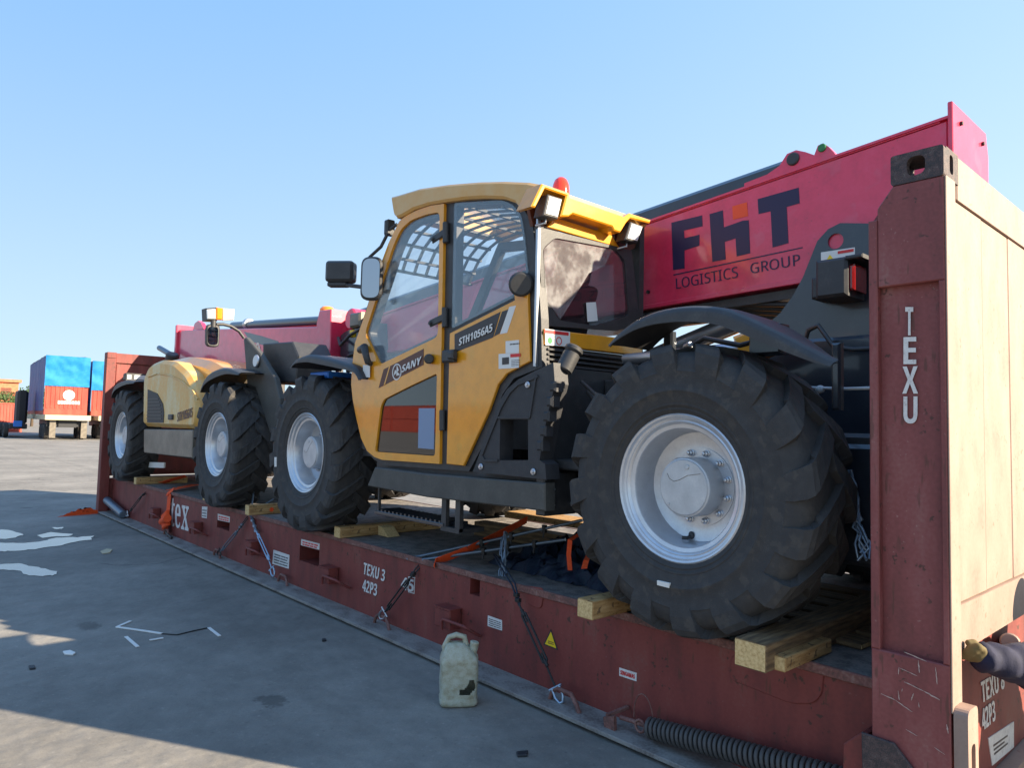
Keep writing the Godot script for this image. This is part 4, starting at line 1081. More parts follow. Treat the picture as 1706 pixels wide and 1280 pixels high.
	px(lv, [Vector2(-0.190, 2.031), Vector2(-1.131, 2.041), Vector2(-1.073, 1.856), Vector2(-0.195, 1.884)], -2.25, -2.2)
	part("louvre_back", lv, M.black, T)
	for k in 4:
		var b := MB.new()
		var q0: Vector3 = Vector3(-2.170, 2.010, -0.174); var q1: Vector3 = Vector3(-2.170, 2.008, -1.031)
		b.bar(q0 - Vector3(0, 0.03 * k, 0), q1 - Vector3(0, 0.03 * k, 0), 0.03, 0.012)
		part("louvre", b, M.plastic, T)
	# far side and front of the cab
	var fs := MB.new()
	var far_o := [Vector2(-4.34, 1.3), Vector2(-2.2, 1.3), Vector2(-2.2, 2.95), Vector2(-3.7, 3.1), Vector2(-4.34, 2.1)]
	var far_w := [Vector2(-4.22, 1.75), Vector2(-2.32, 1.75), Vector2(-2.32, 2.88), Vector2(-3.66, 3.02), Vector2(-4.24, 2.1)]
	fs.plate(far_o, [far_w], -1.14, -1.09)
	part("cab_far_frame", fs, M.black, cab)
	var fg := MB.new()
	fg.prism(grow(far_w, -0.002), -1.12, -1.114)
	part("far_side_window", fg, M.glass, cab)
	var wsf := MB.new()
	wsf.sheet(func(u, v): return Vector3(lerp(-4.32, -3.78, pow(u, 1.15)), lerp(2.08, 3.08, u), lerp(-0.17, -1.09, v)), 8, 2)
	part("windscreen", wsf, M.glass, cab)
	var fp := MB.new()
	fp.span(Vector3(-4.36, 1.32, -1.09), Vector3(-4.28, 2.08, -0.2), 0.02)
	part("front_cowl", fp, M.black, cab)
	var flr := MB.new()
	flr.span(Vector3(-4.28, 1.28, -1.09), Vector3(-2.25, 1.32, -0.2))
	part("cab_floor", flr, M.black, cab)
	var seat := MB.new()
	seat.box(Vector3(-2.85, 1.78, -0.66), Vector3(0.52, 0.14, 0.5), 0.04)
	seat.box(Vector3(-2.9, 1.52, -0.66), Vector3(0.4, 0.4, 0.4), 0.03)
	seat.prism(rounded([Vector2(-2.74, 1.8), Vector2(-2.6, 1.84), Vector2(-2.36, 2.5), Vector2(-2.5, 2.55)], 0.05), -0.9, -0.42, Transform3D.IDENTITY, 0.04)
	seat.prism(rounded([Vector2(-2.5, 2.52), Vector2(-2.38, 2.5), Vector2(-2.32, 2.74), Vector2(-2.44, 2.76)], 0.03), -0.8, -0.52, Transform3D.IDENTITY, 0.03)
	part("seat", seat, M.seat, cab)
	var swm := MB.new()
	swm.tube([Vector3(-4.1, 1.32, -0.66), Vector3(-3.95, 1.8, -0.66), Vector3(-3.72, 2.06, -0.66)], [0.09, 0.07, 0.03], 10)
	swm.box(Vector3(-4.05, 1.95, -0.66), Vector3(0.22, 0.22, 0.5), 0.04)
	var ring := []
	for k in 24:
		var a := TAU * k / 24.0
		ring.append(Vector3(-3.7, 2.08, -0.66) + Vector3(-0.6, 0.8, 0).normalized() * 0.0 + Vector3(0.8, 0.6, 0) * (cos(a) * 0.18) + Vector3(0, 0, 1) * (sin(a) * 0.18))
	swm.tube(ring, 0.014, 7, true)
	swm.bar(Vector3(-3.844, 1.972, -0.66), Vector3(-3.556, 2.188, -0.66), 0.03, 0.015)
	part("steering_wheel", swm, M.black, cab)
	var con := MB.new()
	con.prism([Vector2(-3.3, 1.32), Vector2(-2.4, 1.32), Vector2(-2.5, 1.98), Vector2(-3.1, 2.02), Vector2(-3.25, 1.9)], -1.07, -0.93, Transform3D.IDENTITY, 0.02)
	con.tube([Vector3(-3.05, 2.0, -1.0), Vector3(-3.1, 2.16, -0.99)], 0.018, 8)
	con.ball(Vector3(-3.11, 2.2, -0.99), Vector3(0.03, 0.05, 0.03))
	part("console", con, M.black, cab)
	# mirrors
	var ma := MB.new()
	ma.tube([Vector3(-3.812, 3.085, -0.150), Vector3(-3.885, 3.051, -0.130), Vector3(-3.919, 2.914, -0.080), Vector3(-4.031, 2.846, -0.050), Vector3(-4.053, 2.752, -0.050)], 0.013, 8)
	ma.box(Vector3(-3.902, 3.071, -0.140), Vector3(0.05, 0.12, 0.08), 0.012)
	var mo := part("mirror_arm", ma, M.black, T)
	var mm := MB.new()
	var mc: Vector3 = Vector3(-3.940, 2.657, -0.020)
	var mb_ := Basis(Vector3.UP, 0.72)
	mm.prism(rounded(rect(-0.085, -0.17, 0.085, 0.17), 0.07, 5), -0.03, 0.02, Transform3D(mb_, mc), 0.014)
	var mmo := part("mirror_housing", mm, M.black, mo)
	var mg := MB.new()
	mg.prism(rounded(rect(-0.068, -0.152, 0.068, 0.152), 0.06, 5), 0.0205, 0.023, Transform3D(mb_, mc))
	part("mirror_glass", mg, M.mirror, mmo)
	var hl := MB.new()
	hl.tube([Vector3(-4.043, 2.602, 0.000), Vector3(-4.244, 2.640, 0.020), Vector3(-4.347, 2.671, 0.040)], 0.016, 8)
	var hc: Vector3 = Vector3(-4.304, 2.750, 0.050)
	var lb := Basis(Vector3.UP, 0.72)
	hl.prism(rounded(rect(-0.115, -0.085, 0.115, 0.085), 0.03), -0.07, 0.05, Transform3D(lb, hc), 0.02)
	hl.prism(rounded(rect(-0.1, -0.12, 0.06, -0.085), 0.012), -0.05, 0.03, Transform3D(lb, hc), 0.008)
	var hlo := part("front_lamp", hl, M.black, mo)
	var hg := MB.new()
	hg.prism(rounded(rect(-0.105, -0.06, 0.105, 0.075), 0.025), -0.078, -0.07, Transform3D(lb, hc), 0.003)
	part("lamp_back", hg, M.grey_plate, hlo)
	# ---------- fenders
	fender(T, -4.99, -0.55, -0.03, [Vector2(-5.354, 2.043), Vector2(-5.248, 2.104), Vector2(-5.106, 2.128), Vector2(-4.955, 2.130), Vector2(-4.687, 2.093), Vector2(-4.424, 2.044), Vector2(-4.177, 1.983), Vector2(-4.078, 1.894)], 0.07)
	fender(T, -1.10, -0.38, -0.02, [Vector2(-1.574, 1.988), Vector2(-1.495, 2.047), Vector2(-1.381, 2.101), Vector2(-1.243, 2.129), Vector2(-1.072, 2.130), Vector2(-0.914, 2.104), Vector2(-0.795, 2.054), Vector2(-0.668, 1.987), Vector2(-0.550, 1.920), Vector2(-0.455, 1.864), Vector2(-0.402, 1.835)], 0.08, true)
	var bl := MB.new()
	bl.span(Vector3(-5.2, 1.93, -0.4), Vector3(-4.86, 1.99, -0.16), 0.01)
	part("plastic_wrap", bl, M.blue_plastic, T)
	# fender brackets and the rear linkage seen under the rear fender
	for q in [[Vector3(-1.45, 1.95, -0.4), Vector3(0.06, 0.25, 0.05)], [Vector3(-0.85, 1.98, -0.35), Vector3(0.16, 0.14, 0.1)], [Vector3(-0.55, 1.8, -0.4), Vector3(0.04, 0.3, 0.05)]]:
		var b := MB.new()
		b.box(q[0], q[1], 0.01)
		part("fender_bracket", b, M.steel_blue, T)
	var ylk := MB.new()
	ylk.box(Vector3(-1.12, 2.02, -0.75), Vector3(0.22, 0.16, 0.14), 0.02, Basis(Vector3.BACK, 0.3))
	part("boom_cylinder_mount", ylk, M.yellow, T)
	var cyl := MB.new()
	cyl.tube([Vector3(-2.0, 1.98, -0.7), Vector3(-1.2, 2.0, -0.72)], 0.035, 12)
	part("steering_cylinder", cyl, M.zinc, T)
	# ---------- tank panel, skirt, step
	var tp := MB.new()
	var tank_o: Array = [Vector2(-1.986, 1.910), Vector2(-2.134, 1.869), Vector2(-2.277, 1.823), Vector2(-2.375, 1.767), Vector2(-2.450, 1.682), Vector2(-2.561, 1.474), Vector2(-2.679, 1.254), Vector2(-2.023, 1.250), Vector2(-2.035, 1.336), Vector2(-2.081, 1.357), Vector2(-2.033, 1.583), Vector2(-1.970, 1.789)]
	var tank_w: Array = [Vector2(-2.430, 1.585), Vector2(-2.184, 1.587), Vector2(-2.174, 1.351), Vector2(-2.426, 1.338)]
	tp.plate(tank_o, [tank_w], -0.16, -0.05)
	var tpo := part("tank_cover", tp, M.plastic, T)
	var tr := MB.new()
	tr.span(Vector3(-2.72, 1.4, -0.3), Vector3(-2.3, 1.75, -0.29))
	tr.prism([tank_w[3], tank_w[2], tank_w[2] + Vector2(0, -0.01), tank_w[3] + Vector2(0, -0.01)], -0.29, -0.16)
	part("recess_back", tr, M.plastic, tpo)
	var rb := MB.new()
	var o1: Array = [Vector2(-2.104, 1.837), Vector2(-2.276, 1.794), Vector2(-2.343, 1.749), Vector2(-2.416, 1.665), Vector2(-2.591, 1.359), Vector2(-2.562, 1.330), Vector2(-2.436, 1.337)]
	for i in o1.size() - 1: rb.bar(v3(o1[i], -0.048), v3(o1[i + 1], -0.048), 0.014, 0.016)
	var o2: Array = [Vector2(-2.446, 1.597), Vector2(-2.166, 1.598), Vector2(-2.121, 1.826)]
	for i in o2.size() - 1: rb.bar(v3(o2[i], -0.048), v3(o2[i + 1], -0.048), 0.014, 0.012)
	part("moulded_rib", rb, M.plastic, tpo)
	for q in [Vector3(-2.188, 1.789, -0.050), Vector3(-2.595, 1.290, -0.050), Vector3(-2.125, 1.288, -0.050)]:
		var b := MB.new()
		b.cyl(q, q + Vector3(0, 0, 0.012), 0.02, 14, 0.004)
		b.cyl(q + Vector3(0, 0, 0.01), q + Vector3(0, 0, 0.02), 0.011, 6, 0.002)
		part("bolt", b, M.zinc, tpo)
	for k in 5:
		var b := MB.new()
		var q: Vector3 = (Vector3(-1.994, 1.774, -0.050) as Vector3).lerp(Vector3(-2.091, 1.438, -0.050), k / 4.0)
		b.box(q + Vector3(0.01, 0, -0.03), Vector3(0.05, 0.06, 0.08), 0.012)
		part("clip", b, M.plastic, tpo)
	var fl := MB.new()
	var f0: Vector3 = Vector3(-2.000, 1.868, -0.145)
	var f1: Vector3 = Vector3(-1.980, 1.977, -0.198)
	fl.cyl(f0, f1, 0.05, 20, 0.008)
	part("filler_neck", fl, M.black, T)
	var fc := MB.new()
	fc.cyl(f1, f1 + (f1 - f0).normalized() * 0.04, 0.056, 24, 0.012)
	part("filler_cap", fc, M.black, T)
	var bkh := MB.new()
	bkh.span(Vector3(-2.2, 1.06, -0.7), Vector3(-2.1, 1.9, -0.16), 0.01)
	bkh.span(Vector3(-2.1, 1.3, -0.62), Vector3(-1.5, 1.36, -0.2), 0.01)
	bkh.span(Vector3(-2.1, 1.36, -0.8), Vector3(-1.4, 1.85, -0.62), 0.01)
	part("rear_bulkhead", bkh, M.black, T)
	var bs := MB.new()
	bs.span(Vector3(-2.13, 1.04, -0.34), Vector3(-2.06, 1.28, -0.07), 0.008)
	var bso := part("skirt_end_plate", bs, M.black, T)
	for q in [Vector2(-0.13, 1.19), Vector2(-0.13, 1.1), Vector2(-0.3, 1.19), Vector2(-0.3, 1.1)]:
		var b := MB.new()
		b.cyl(Vector3(-2.06, q.y, q.x), Vector3(-2.04, q.y, q.x), 0.017, 6, 0.003)
		part("bolt", b, M.zinc, bso)
	var skm := MB.new()
	skm.prism([Vector2(-3.852, 1.214), Vector2(-3.951, 1.066), Vector2(-3.175, 1.050), Vector2(-2.030, 1.073), Vector2(-2.035, 1.230), Vector2(-3.183, 1.208)], -0.14, -0.05, Transform3D.IDENTITY, 0.008)
	part("side_skirt", skm, M.grey_dark, T)
	var sill := MB.new()
	sill.span(Vector3(-4.0, 1.2, -0.5), Vector3(-2.15, 1.27, -0.16))
	part("cab_sill", sill, M.black, T)
	var stm := MB.new()
	stm.span(Vector3(-3.88, 0.862, -0.3), Vector3(-3.02, 0.888, -0.08), 0.004)
	for k in 16: stm.span(Vector3(-3.86 + k * 0.052, 0.888, -0.29), Vector3(-3.84 + k * 0.052, 0.9, -0.09))
	var sto := part("step", stm, M.steel_blue, T)
	var sts := MB.new()
	sts.span(Vector3(-3.87, 0.888, -0.12), Vector3(-3.855, 1.1, -0.1))
	part("step_hanger", sts, M.black, sto)
	sts = MB.new()
	sts.span(Vector3(-3.05, 0.85, -0.12), Vector3(-3.0, 1.1, -0.09))
	sts.span(Vector3(-2.9, 0.85, -0.12), Vector3(-2.85, 1.1, -0.09))
	sts.span(Vector3(-3.05, 0.84, -0.3), Vector3(-2.85, 0.87, -0.085))
	part("step_hanger", sts, M.black, sto)
	# ---------- boom
	var bz := -1.3
	var b0 := MB.new()
	var top := func(x): return 3.235 + 0.087 * x
	var bot := func(x): return 2.475 + 0.03 * x
	b0.prism([Vector2(-7.0, bot.call(-7.0)), Vector2(-0.36, bot.call(-0.36)), Vector2(-0.36, top.call(-0.36)), Vector2(-7.0, top.call(-7.0))], -1.86, bz, Transform3D.IDENTITY, 0.012)
	var boom := part("boom", b0, M.red, T)
	var bf := MB.new()
	bf.prism([Vector2(-7.0, top.call(-7.0)), Vector2(-0.36, top.call(-0.36)), Vector2(-0.36, top.call(-0.36) + 0.014), Vector2(-7.0, top.call(-7.0) + 0.014)], -1.87, bz + 0.015)
	part("boom_top_plate", bf, M.red, boom)
	var be := MB.new()
	px(be, [Vector2(bz + 0.02, 2.42), Vector2(bz + 0.02, 3.285), Vector2(-1.86, 3.285), Vector2(-1.9, 3.16), Vector2(-1.9, 2.42)], -0.36, -0.335, 0.004)
	var beo2 := part("boom_end_plate", be, M.red, boom)
	for q in [Vector2(-1.4, 3.2), Vector2(-1.78, 3.2)]:
		var b := MB.new()
		b.cyl(Vector3(-0.336, q.y, q.x), Vector3(-0.322, q.y, q.x), 0.012, 8)
		part("bolt", b, M.dark_wire, beo2)
	var tb := MB.new()
	tb.prism([Vector2(-6.6, top.call(-6.6) + 0.015), Vector2(-1.2, top.call(-1.2) + 0.015), Vector2(-1.2, top.call(-1.2) + 0.135), Vector2(-6.6, top.call(-6.6) + 0.2)], -1.56, -1.36, Transform3D.IDENTITY, 0.03)
	part("hose_tray", tb, M.steel_blue, boom)
	var lug := MB.new()
	lug.prism([Vector2(-1.532, 3.144), Vector2(-1.374, 3.163), Vector2(-1.294, 3.196), Vector2(-1.244, 3.259), Vector2(-1.186, 3.267), Vector2(-1.126, 3.238), Vector2(-1.074, 3.205), Vector2(-1.052, 3.257), Vector2(-1.020, 3.263), Vector2(-0.988, 3.232), Vector2(-0.955, 3.187), Vector2(-0.939, 3.158), Vector2(-0.939, 3.135), Vector2(-1.532, 3.123)], -1.345, -1.302)
	part("boom_lug", lug, M.red, boom)
	var lug2 := MB.new()
	lug2.prism([Vector2(-1.294, 3.196), Vector2(-1.244, 3.259), Vector2(-1.186, 3.267), Vector2(-1.126, 3.238), Vector2(-1.074, 3.205), Vector2(-1.074, 3.160), Vector2(-1.294, 3.153)], -1.7, -1.66)
	part("boom_lug", lug2, M.red, boom)
	var lp := MB.new()
	var lpc: Vector3 = Vector3(-1.204, 3.215, -1.300)
	lp.cyl(lpc + Vector3(0, 0, -0.42), lpc + Vector3(0, 0, 0.012), 0.04, 18, 0.006)
	part("boom_pin", lp, M.black, boom)
	var lpg := MB.new()
	var lgc: Vector3 = Vector3(-1.026, 3.235, -1.300)
	lpg.cyl(lgc + Vector3(0, 0, -0.02), lgc + Vector3(0, 0, 0.008), 0.025, 14, 0.004)
	part("lifting_eye", lpg, M.green_paint, boom)
	var bb := MB.new()
	bb.cyl(Vector3(-2.28, 2.53, bz), Vector3(-2.28, 2.53, bz + 0.01), 0.014, 8)
	part("bolt", bb, M.dark_wire, boom)
	var bl2 := MB.new()
	bl2.prism([Vector2(-7.0, bot.call(-7.0) + 0.0), Vector2(-0.36, bot.call(-0.36) + 0.0), Vector2(-0.36, bot.call(-0.36) + 0.03), Vector2(-7.0, bot.call(-7.0) + 0.03)], bz, bz + 0.012, Transform3D.IDENTITY, 0.003)
	part("boom_bottom_lip", bl2, M.red, boom)
	var wb := []
	for k in 60:
		var x := -6.9 + 6.5 * k / 59.0
		wb.append(Vector3(x, top.call(x) - 0.004, bz + 0.003 + 0.0008 * (k % 2)))
	var wbm := MB.new()
	wbm.tube(wb, 0.005, 6)
	part("weld_bead", wbm, M.red, boom)
	# printed logo on the boom
	var lz := bz + 0.001
	for q in [[Vector2(-2.088, 2.997), Vector2(-1.841, 2.998), Vector2(-1.836, 2.922), Vector2(-1.984, 2.921), Vector2(-1.979, 2.866), Vector2(-1.860, 2.869), Vector2(-1.860, 2.794), Vector2(-1.977, 2.781), Vector2(-1.975, 2.655), Vector2(-2.070, 2.657)], [Vector2(-1.783, 2.994), Vector2(-1.683, 2.999), Vector2(-1.675, 2.883), Vector2(-1.540, 2.900), Vector2(-1.497, 2.895), Vector2(-1.486, 2.679), Vector2(-1.581, 2.674), Vector2(-1.589, 2.794), Vector2(-1.668, 2.785), Vector2(-1.660, 2.667), Vector2(-1.759, 2.666)], [Vector2(-1.436, 3.018), Vector2(-1.168, 3.029), Vector2(-1.162, 2.931), Vector2(-1.244, 2.926), Vector2(-1.232, 2.699), Vector2(-1.335, 2.690), Vector2(-1.348, 2.921), Vector2(-1.429, 2.920)], [Vector2(-2.068, 2.627), Vector2(-1.144, 2.660), Vector2(-1.143, 2.653), Vector2(-2.066, 2.618)]]:
		decal("logo_letter", q, lz, M.ink, boom)
	decal("logo_square", [Vector2(-1.614, 3.010), Vector2(-1.510, 3.015), Vector2(-1.502, 2.923), Vector2(-1.609, 2.921)], lz, M.orange_print, boom)
	text_on("lettering", "LOGISTICS", Vector3(-2.041, 2.521, -1.298), Vector3(-1.569, 2.535, -1.298) - Vector3(-2.041, 2.521, -1.298), Vector3(-2.046, 2.594, -1.298) - Vector3(-2.041, 2.521, -1.298), M.ink, boom, "Droid Sans", 400)
	text_on("lettering", "GROUP", Vector3(-1.481, 2.546, -1.298), Vector3(-1.158, 2.553, -1.298) - Vector3(-1.481, 2.546, -1.298), Vector3(-1.485, 2.613, -1.298) - Vector3(-1.481, 2.546, -1.298), M.ink, boom, "Droid Sans", 400)
	# hoses under the boom and the lift cylinder
	var tray := MB.new()
	tray.prism([Vector2(-5.0, 2.29), Vector2(-1.0, 2.37), Vector2(-1.0, 2.43), Vector2(-5.0, 2.315)], -1.82, -1.34)
	part("hose_guard", tray, M.black, T)
	for k in 4:
		var b := MB.new()
		b.tube([Vector3(-2.2, 2.36 - 0.012 * k, -1.38 - 0.05 * k), Vector3(-1.6, 2.38 - 0.02 * k, -1.38 - 0.05 * k), Vector3(-1.0, 2.3 - 0.03 * k, -1.38 - 0.05 * k)], 0.018, 8)
		part("hydraulic_hose", b, M.black, T)
	var lc := MB.new()
	lc.cyl(Vector3(-3.6, 1.75, -1.55), Vector3(-1.6, 2.32, -1.55), 0.07, 18)
	part("lift_cylinder", lc, M.zinc, T)
	for k in 6:                                        # hoses and cables in the bay behind the tank and under the rear fender
		var b := MB.new()
		var a := Vector3(-2.05 + 0.02 * k, 1.82 - 0.06 * k, -0.36 - 0.035 * k)
		b.tube([a, a + Vector3(0.18, -0.1 - 0.02 * k, 0.05), a + Vector3(0.32, -0.32, 0.02), a + Vector3(0.36 + 0.03 * k, -0.5, -0.05)], 0.012 + 0.002 * (k % 3), 8)
		part("hydraulic_hose", b, M.plastic, T)
	for q in [[Vector3(-1.5, 1.98, -0.55), Vector3(-1.3, 2.04, -0.5), Vector3(-1.1, 1.99, -0.52), Vector3(-0.9, 2.02, -0.5)], [Vector3(-1.62, 1.93, -0.5), Vector3(-1.5, 2.0, -0.45), Vector3(-1.4, 1.95, -0.45)]]:
		var b := MB.new()
		b.tube(q, 0.014, 8)
		part("hydraulic_hose", b, M.black, T)
	for q in [Vector3(-1.42, 2.0, -0.5), Vector3(-1.3, 1.97, -0.5), Vector3(-0.9, 2.0, -0.42), Vector3(-1.56, 1.98, -0.52)]:
		var b := MB.new()
		b.cyl(q, q + Vector3(0.05, 0.01, 0.02), 0.02, 6, 0.004)
		part("hose_fitting", b, M.zinc, T)
	# ---------- boom tower, tail lamp, rear body
	for z in [-1.27, -1.93]:
		var b := MB.new()
		var hole := circle([Vector2(-0.925, 2.646)][0], 0.045, 18)
		b.plate([Vector2(-0.580, 2.676), Vector2(-0.898, 2.746), Vector2(-0.966, 2.724), Vector2(-1.030, 2.665), Vector2(-1.073, 2.566), Vector2(-1.116, 2.465), Vector2(-1.175, 2.365), Vector2(-1.258, 2.265), Vector2(-1.374, 2.181), Vector2(-1.536, 1.996), Vector2(-1.532, 1.244), Vector2(-0.591, 1.311)], [hole] if z > -1.5 else [], z, z + 0.025)
		part("tower_plate", b, M.steel_blue, T)
	var tpn := MB.new()
	var tpc: Vector3 = Vector3(-0.925, 2.646, -1.250)
	tpn.cyl(tpc + Vector3(0, 0, -0.03), tpc + Vector3(0, 0, -0.01), 0.05, 18)
	part("tower_pin", tpn, M.red, T)
	var lab := decal("warning_label", [Vector2(-1.008, 2.594), Vector2(-0.817, 2.591), Vector2(-0.817, 2.527), Vector2(-0.983, 2.518), Vector2(-0.983, 2.490), Vector2(-1.008, 2.493)], -1.2445, M.white, T)
	decal("yellow_triangle", [Vector2(-0.956, 2.572), Vector2(-0.977, 2.541), Vector2(-0.933, 2.540)], -1.2425, M.warn, lab)
	decal("red_band", [Vector2(-0.911, 2.584), Vector2(-0.823, 2.584), Vector2(-0.823, 2.568), Vector2(-0.911, 2.568)], -1.2425, M.red_print, lab)
	var tl := MB.new()
	tl.span(Vector3(-0.93, 2.28, -1.24), Vector3(-0.76, 2.49, -1.0), 0.015)
	tl.span(Vector3(-0.77, 2.47, -1.24), Vector3(-0.68, 2.492, -1.0), 0.006)
	tl.span(Vector3(-1.0, 2.3, -1.27), Vector3(-0.95, 2.42, -1.1), 0.01)
	var tlo := part("tail_lamp", tl, M.black, T)
	var tll := MB.new()
	tll.span(Vector3(-0.77, 2.31, -1.2), Vector3(-0.735, 2.45, -1.03), 0.016)
	part("tail_lens", tll, M.lens_red, tlo)
	var cw := MB.new()
	cw.prism(rounded([Vector2(-1.3, 1.5), Vector2(-0.45, 1.5), Vector2(-0.42, 1.95), Vector2(-0.5, 2.06), Vector2(-1.3, 2.06)], 0.05), -1.85, -0.98, Transform3D.IDENTITY, 0.02)
	cw.prism([Vector2(-0.75, 0.95), Vector2(-0.4, 0.95), Vector2(-0.38, 1.5), Vector2(-0.75, 1.5)], -1.9, -0.55, Transform3D.IDENTITY, 0.02)
	part("rear_body", cw, M.steel_blue, T)
	var cab2 := MB.new()
	cab2.tube([Vector3(-0.98, 1.98, -0.95), Vector3(-0.94, 2.1, -0.94), Vector3(-0.88, 2.12, -0.93), Vector3(-0.8, 2.0, -0.93), Vector3(-0.7, 1.98, -0.93), Vector3(-0.45, 1.98, -0.95)], 0.013, 8)
	part("cable", cab2, M.black, T)
	# engine hood on the far side
	var hm := MB.new()
	hm.prism(rounded([Vector2(-3.9, 1.42), Vector2(-1.75, 1.42), Vector2(-1.7, 1.95), Vector2(-2.0, 2.12), Vector2(-2.8, 2.14), Vector2(-3.6, 2.0), Vector2(-3.95, 1.7)], 0.12), -2.38, -1.95, Transform3D.IDENTITY, 0.06)
	part("engine_hood", hm, M.yellow, T)

# ================================================================ telehandler, engine side towards the camera
func make_telehandler_2() -> void:
	var T := thing("telehandler", "farther yellow telehandler with rounded dusty engine hood facing the camera and red boom", "telehandler", Vector3(-9.1, DECK, -1.1), "telehandlers on the flat rack")
	for q in [[Vector3(-7.10, DECK + TR, -0.22), 0.0, 0.2], [Vector3(-11.05, DECK + TR, -0.22), 0.0, 0.8], [Vector3(-7.10, DECK + TR, -2.2), PI, 0.0], [Vector3(-11.05, DECK + TR, -2.2), PI, 0.5]]:
		put_wheel(T, q[0], q[1], q[2])
	var ch := MB.new()
	ch.span(Vector3(-11.6, 0.98, -1.75), Vector3(-6.6, 1.4, -0.6), 0.02)
	part("chassis", ch, M.black, T)
	for x in [-7.10, -11.05]:
		var b := MB.new()
		b.cyl(Vector3(x, DECK + TR, -2.0), Vector3(x, DECK + TR, -0.36), 0.11, 18)
		part("axle", b, M.black, T)
	# hood: outer flank in the shade, higher rounded core behind it
	var flank := MB.new()
	flank.prism(rounded([Vector2(-10.2, 1.425), Vector2(-8.02, 1.425), Vector2(-7.98, 1.68), Vector2(-8.12, 1.92), Vector2(-8.45, 2.12), Vector2(-8.95, 2.28), Vector2(-9.55, 2.34), Vector2(-10.05, 2.3), Vector2(-10.3, 2.12)], 0.1, 5), -0.5, -0.1, Transform3D.IDENTITY, 0.05)
	var hood := part("engine_hood", flank, M.yellow_dusty, T)
	var core := MB.new()
	core.prism(rounded([Vector2(-10.5, 1.425), Vector2(-7.62, 1.425), Vector2(-7.55, 1.9), Vector2(-7.75, 2.12), Vector2(-8.3, 2.27), Vector2(-9.2, 2.385), Vector2(-10.2, 2.37), Vector2(-10.55, 2.15)], 0.16, 6), -0.98, -0.3, Transform3D.IDENTITY, 0.09)
	part("hood_crown", core, M.yellow, hood)
	var arch := MB.new()
	arch.tube([Vector3(-10.032, 2.120, -0.100), Vector3(-9.602, 2.153, -0.095), Vector3(-9.053, 2.108, -0.095), Vector3(-8.539, 2.010, -0.095), Vector3(-8.123, 1.878, -0.095), Vector3(-7.952, 1.779, -0.095)], 0.012, 8)
	part("hood_crease", arch, M.yellow_dusty, hood)
	var gr := MB.new()
	gr.prism([Vector2(-10.016, 1.943), Vector2(-9.572, 1.880), Vector2(-9.295, 1.737), Vector2(-9.228, 1.619), Vector2(-9.228, 1.485), Vector2(-9.956, 1.481)], -0.1, -0.092)
	var gro := part("grille", gr, M.plastic, hood)
	for k in 7:
		var b := MB.new()
		b.span(Vector3(-9.98 + 0.006 * k, 1.53 + k * 0.045, -0.092), Vector3(-9.3 - 0.012 * k * k * 0.4, 1.545 + k * 0.045, -0.086))
		part("grille_slat", b, M.black, gro)
	text_on("lettering", "STH1056A5", Vector3(-8.669, 1.502, -0.096), Vector3(-8.112, 1.566, -0.096) - Vector3(-8.669, 1.502, -0.096), Vector3(-8.674, 1.619, -0.096) - Vector3(-8.669, 1.502, -0.096), M.brown_print, hood, "Droid Sans", 800)
	var ltc := MB.new()
	ltc.box(Vector3(-8.908, 1.562, -0.090), Vector3(0.16, 0.07, 0.03), 0.01)
	part("hood_latch", ltc, M.black, hood)
	var gp := MB.new()
	gp.prism([Vector2(-10.128, 1.386), Vector2(-8.088, 1.413), Vector2(-8.070, 1.077), Vector2(-10.065, 1.055)], -0.5, -0.1, Transform3D.IDENTITY, 0.01)
	part("tank_plate", gp, M.grey_plate, T)
	# fenders and lamp on the far one
	fender(T, -11.05, -0.5, -0.03, [Vector2(-11.78, 1.85), Vector2(-11.7, 1.97), Vector2(-11.55, 2.05), Vector2(-11.3, 2.09), Vector2(-10.9, 2.1), Vector2(-10.5, 2.07)], 0.09)
	fender(T, -7.10, -0.5, -0.03, [Vector2(-7.72, 1.86), Vector2(-7.62, 1.98), Vector2(-7.45, 2.06), Vector2(-7.2, 2.1), Vector2(-6.9, 2.1), Vector2(-6.55, 2.04)], 0.09)
	var rl := MB.new()
	rl.box(Vector3(-11.35, 2.17, -0.35), Vector3(0.12, 0.12, 0.5), 0.02)
	var rlo := part("rear_lamp", rl, M.black, T)
	var rll := MB.new()
	rll.box(Vector3(-11.287, 2.17, -0.4), Vector3(0.01, 0.07, 0.34), 0.003)
	rll.box(Vector3(-11.287, 2.17, -0.16), Vector3(0.012, 0.07, 0.06), 0.003)
	part("lamp_lens", rll, M.lens_clear, rlo)
	var ex := MB.new()
	ex.tube([Vector3(-11.452, 2.473, -0.900), Vector3(-11.617, 2.541, -0.900), Vector3(-11.884, 2.627, -0.900), Vector3(-12.476, 2.768, -0.900)], 0.045, 12)
	part("exhaust_pipe", ex, M.wire, T)
	var exb := MB.new()
	exb.cyl(Vector3(-11.35, 2.25, -0.75), Vector3(-11.2, 2.58, -0.75), 0.1, 16, 0.02)
	part("air_intake", exb, M.black, T)
	var numb := MB.new()
	numb.prism([Vector2(-10.511, 0.897), Vector2(-9.807, 0.929), Vector2(-9.817, 0.853), Vector2(-10.538, 0.818)], -0.32, -0.3)
	part("number_plate", numb, M.white, T)
	# boom
	var bz := -1.05
	var top := func(x): return lerp(3.06, 2.66, (x + 12.01) / 5.15)
	var bot := func(x): return lerp(2.42, 2.27, (x + 12.01) / 5.15)
	var b0 := MB.new()
	b0.prism([Vector2(-11.95, bot.call(-11.95)), Vector2(-6.86, bot.call(-6.86)), Vector2(-6.86, top.call(-6.86)), Vector2(-11.95, top.call(-11.95))], -1.6, bz, Transform3D.IDENTITY, 0.012)
	var boom := part("boom", b0, M.red, T)
	var bp := MB.new()
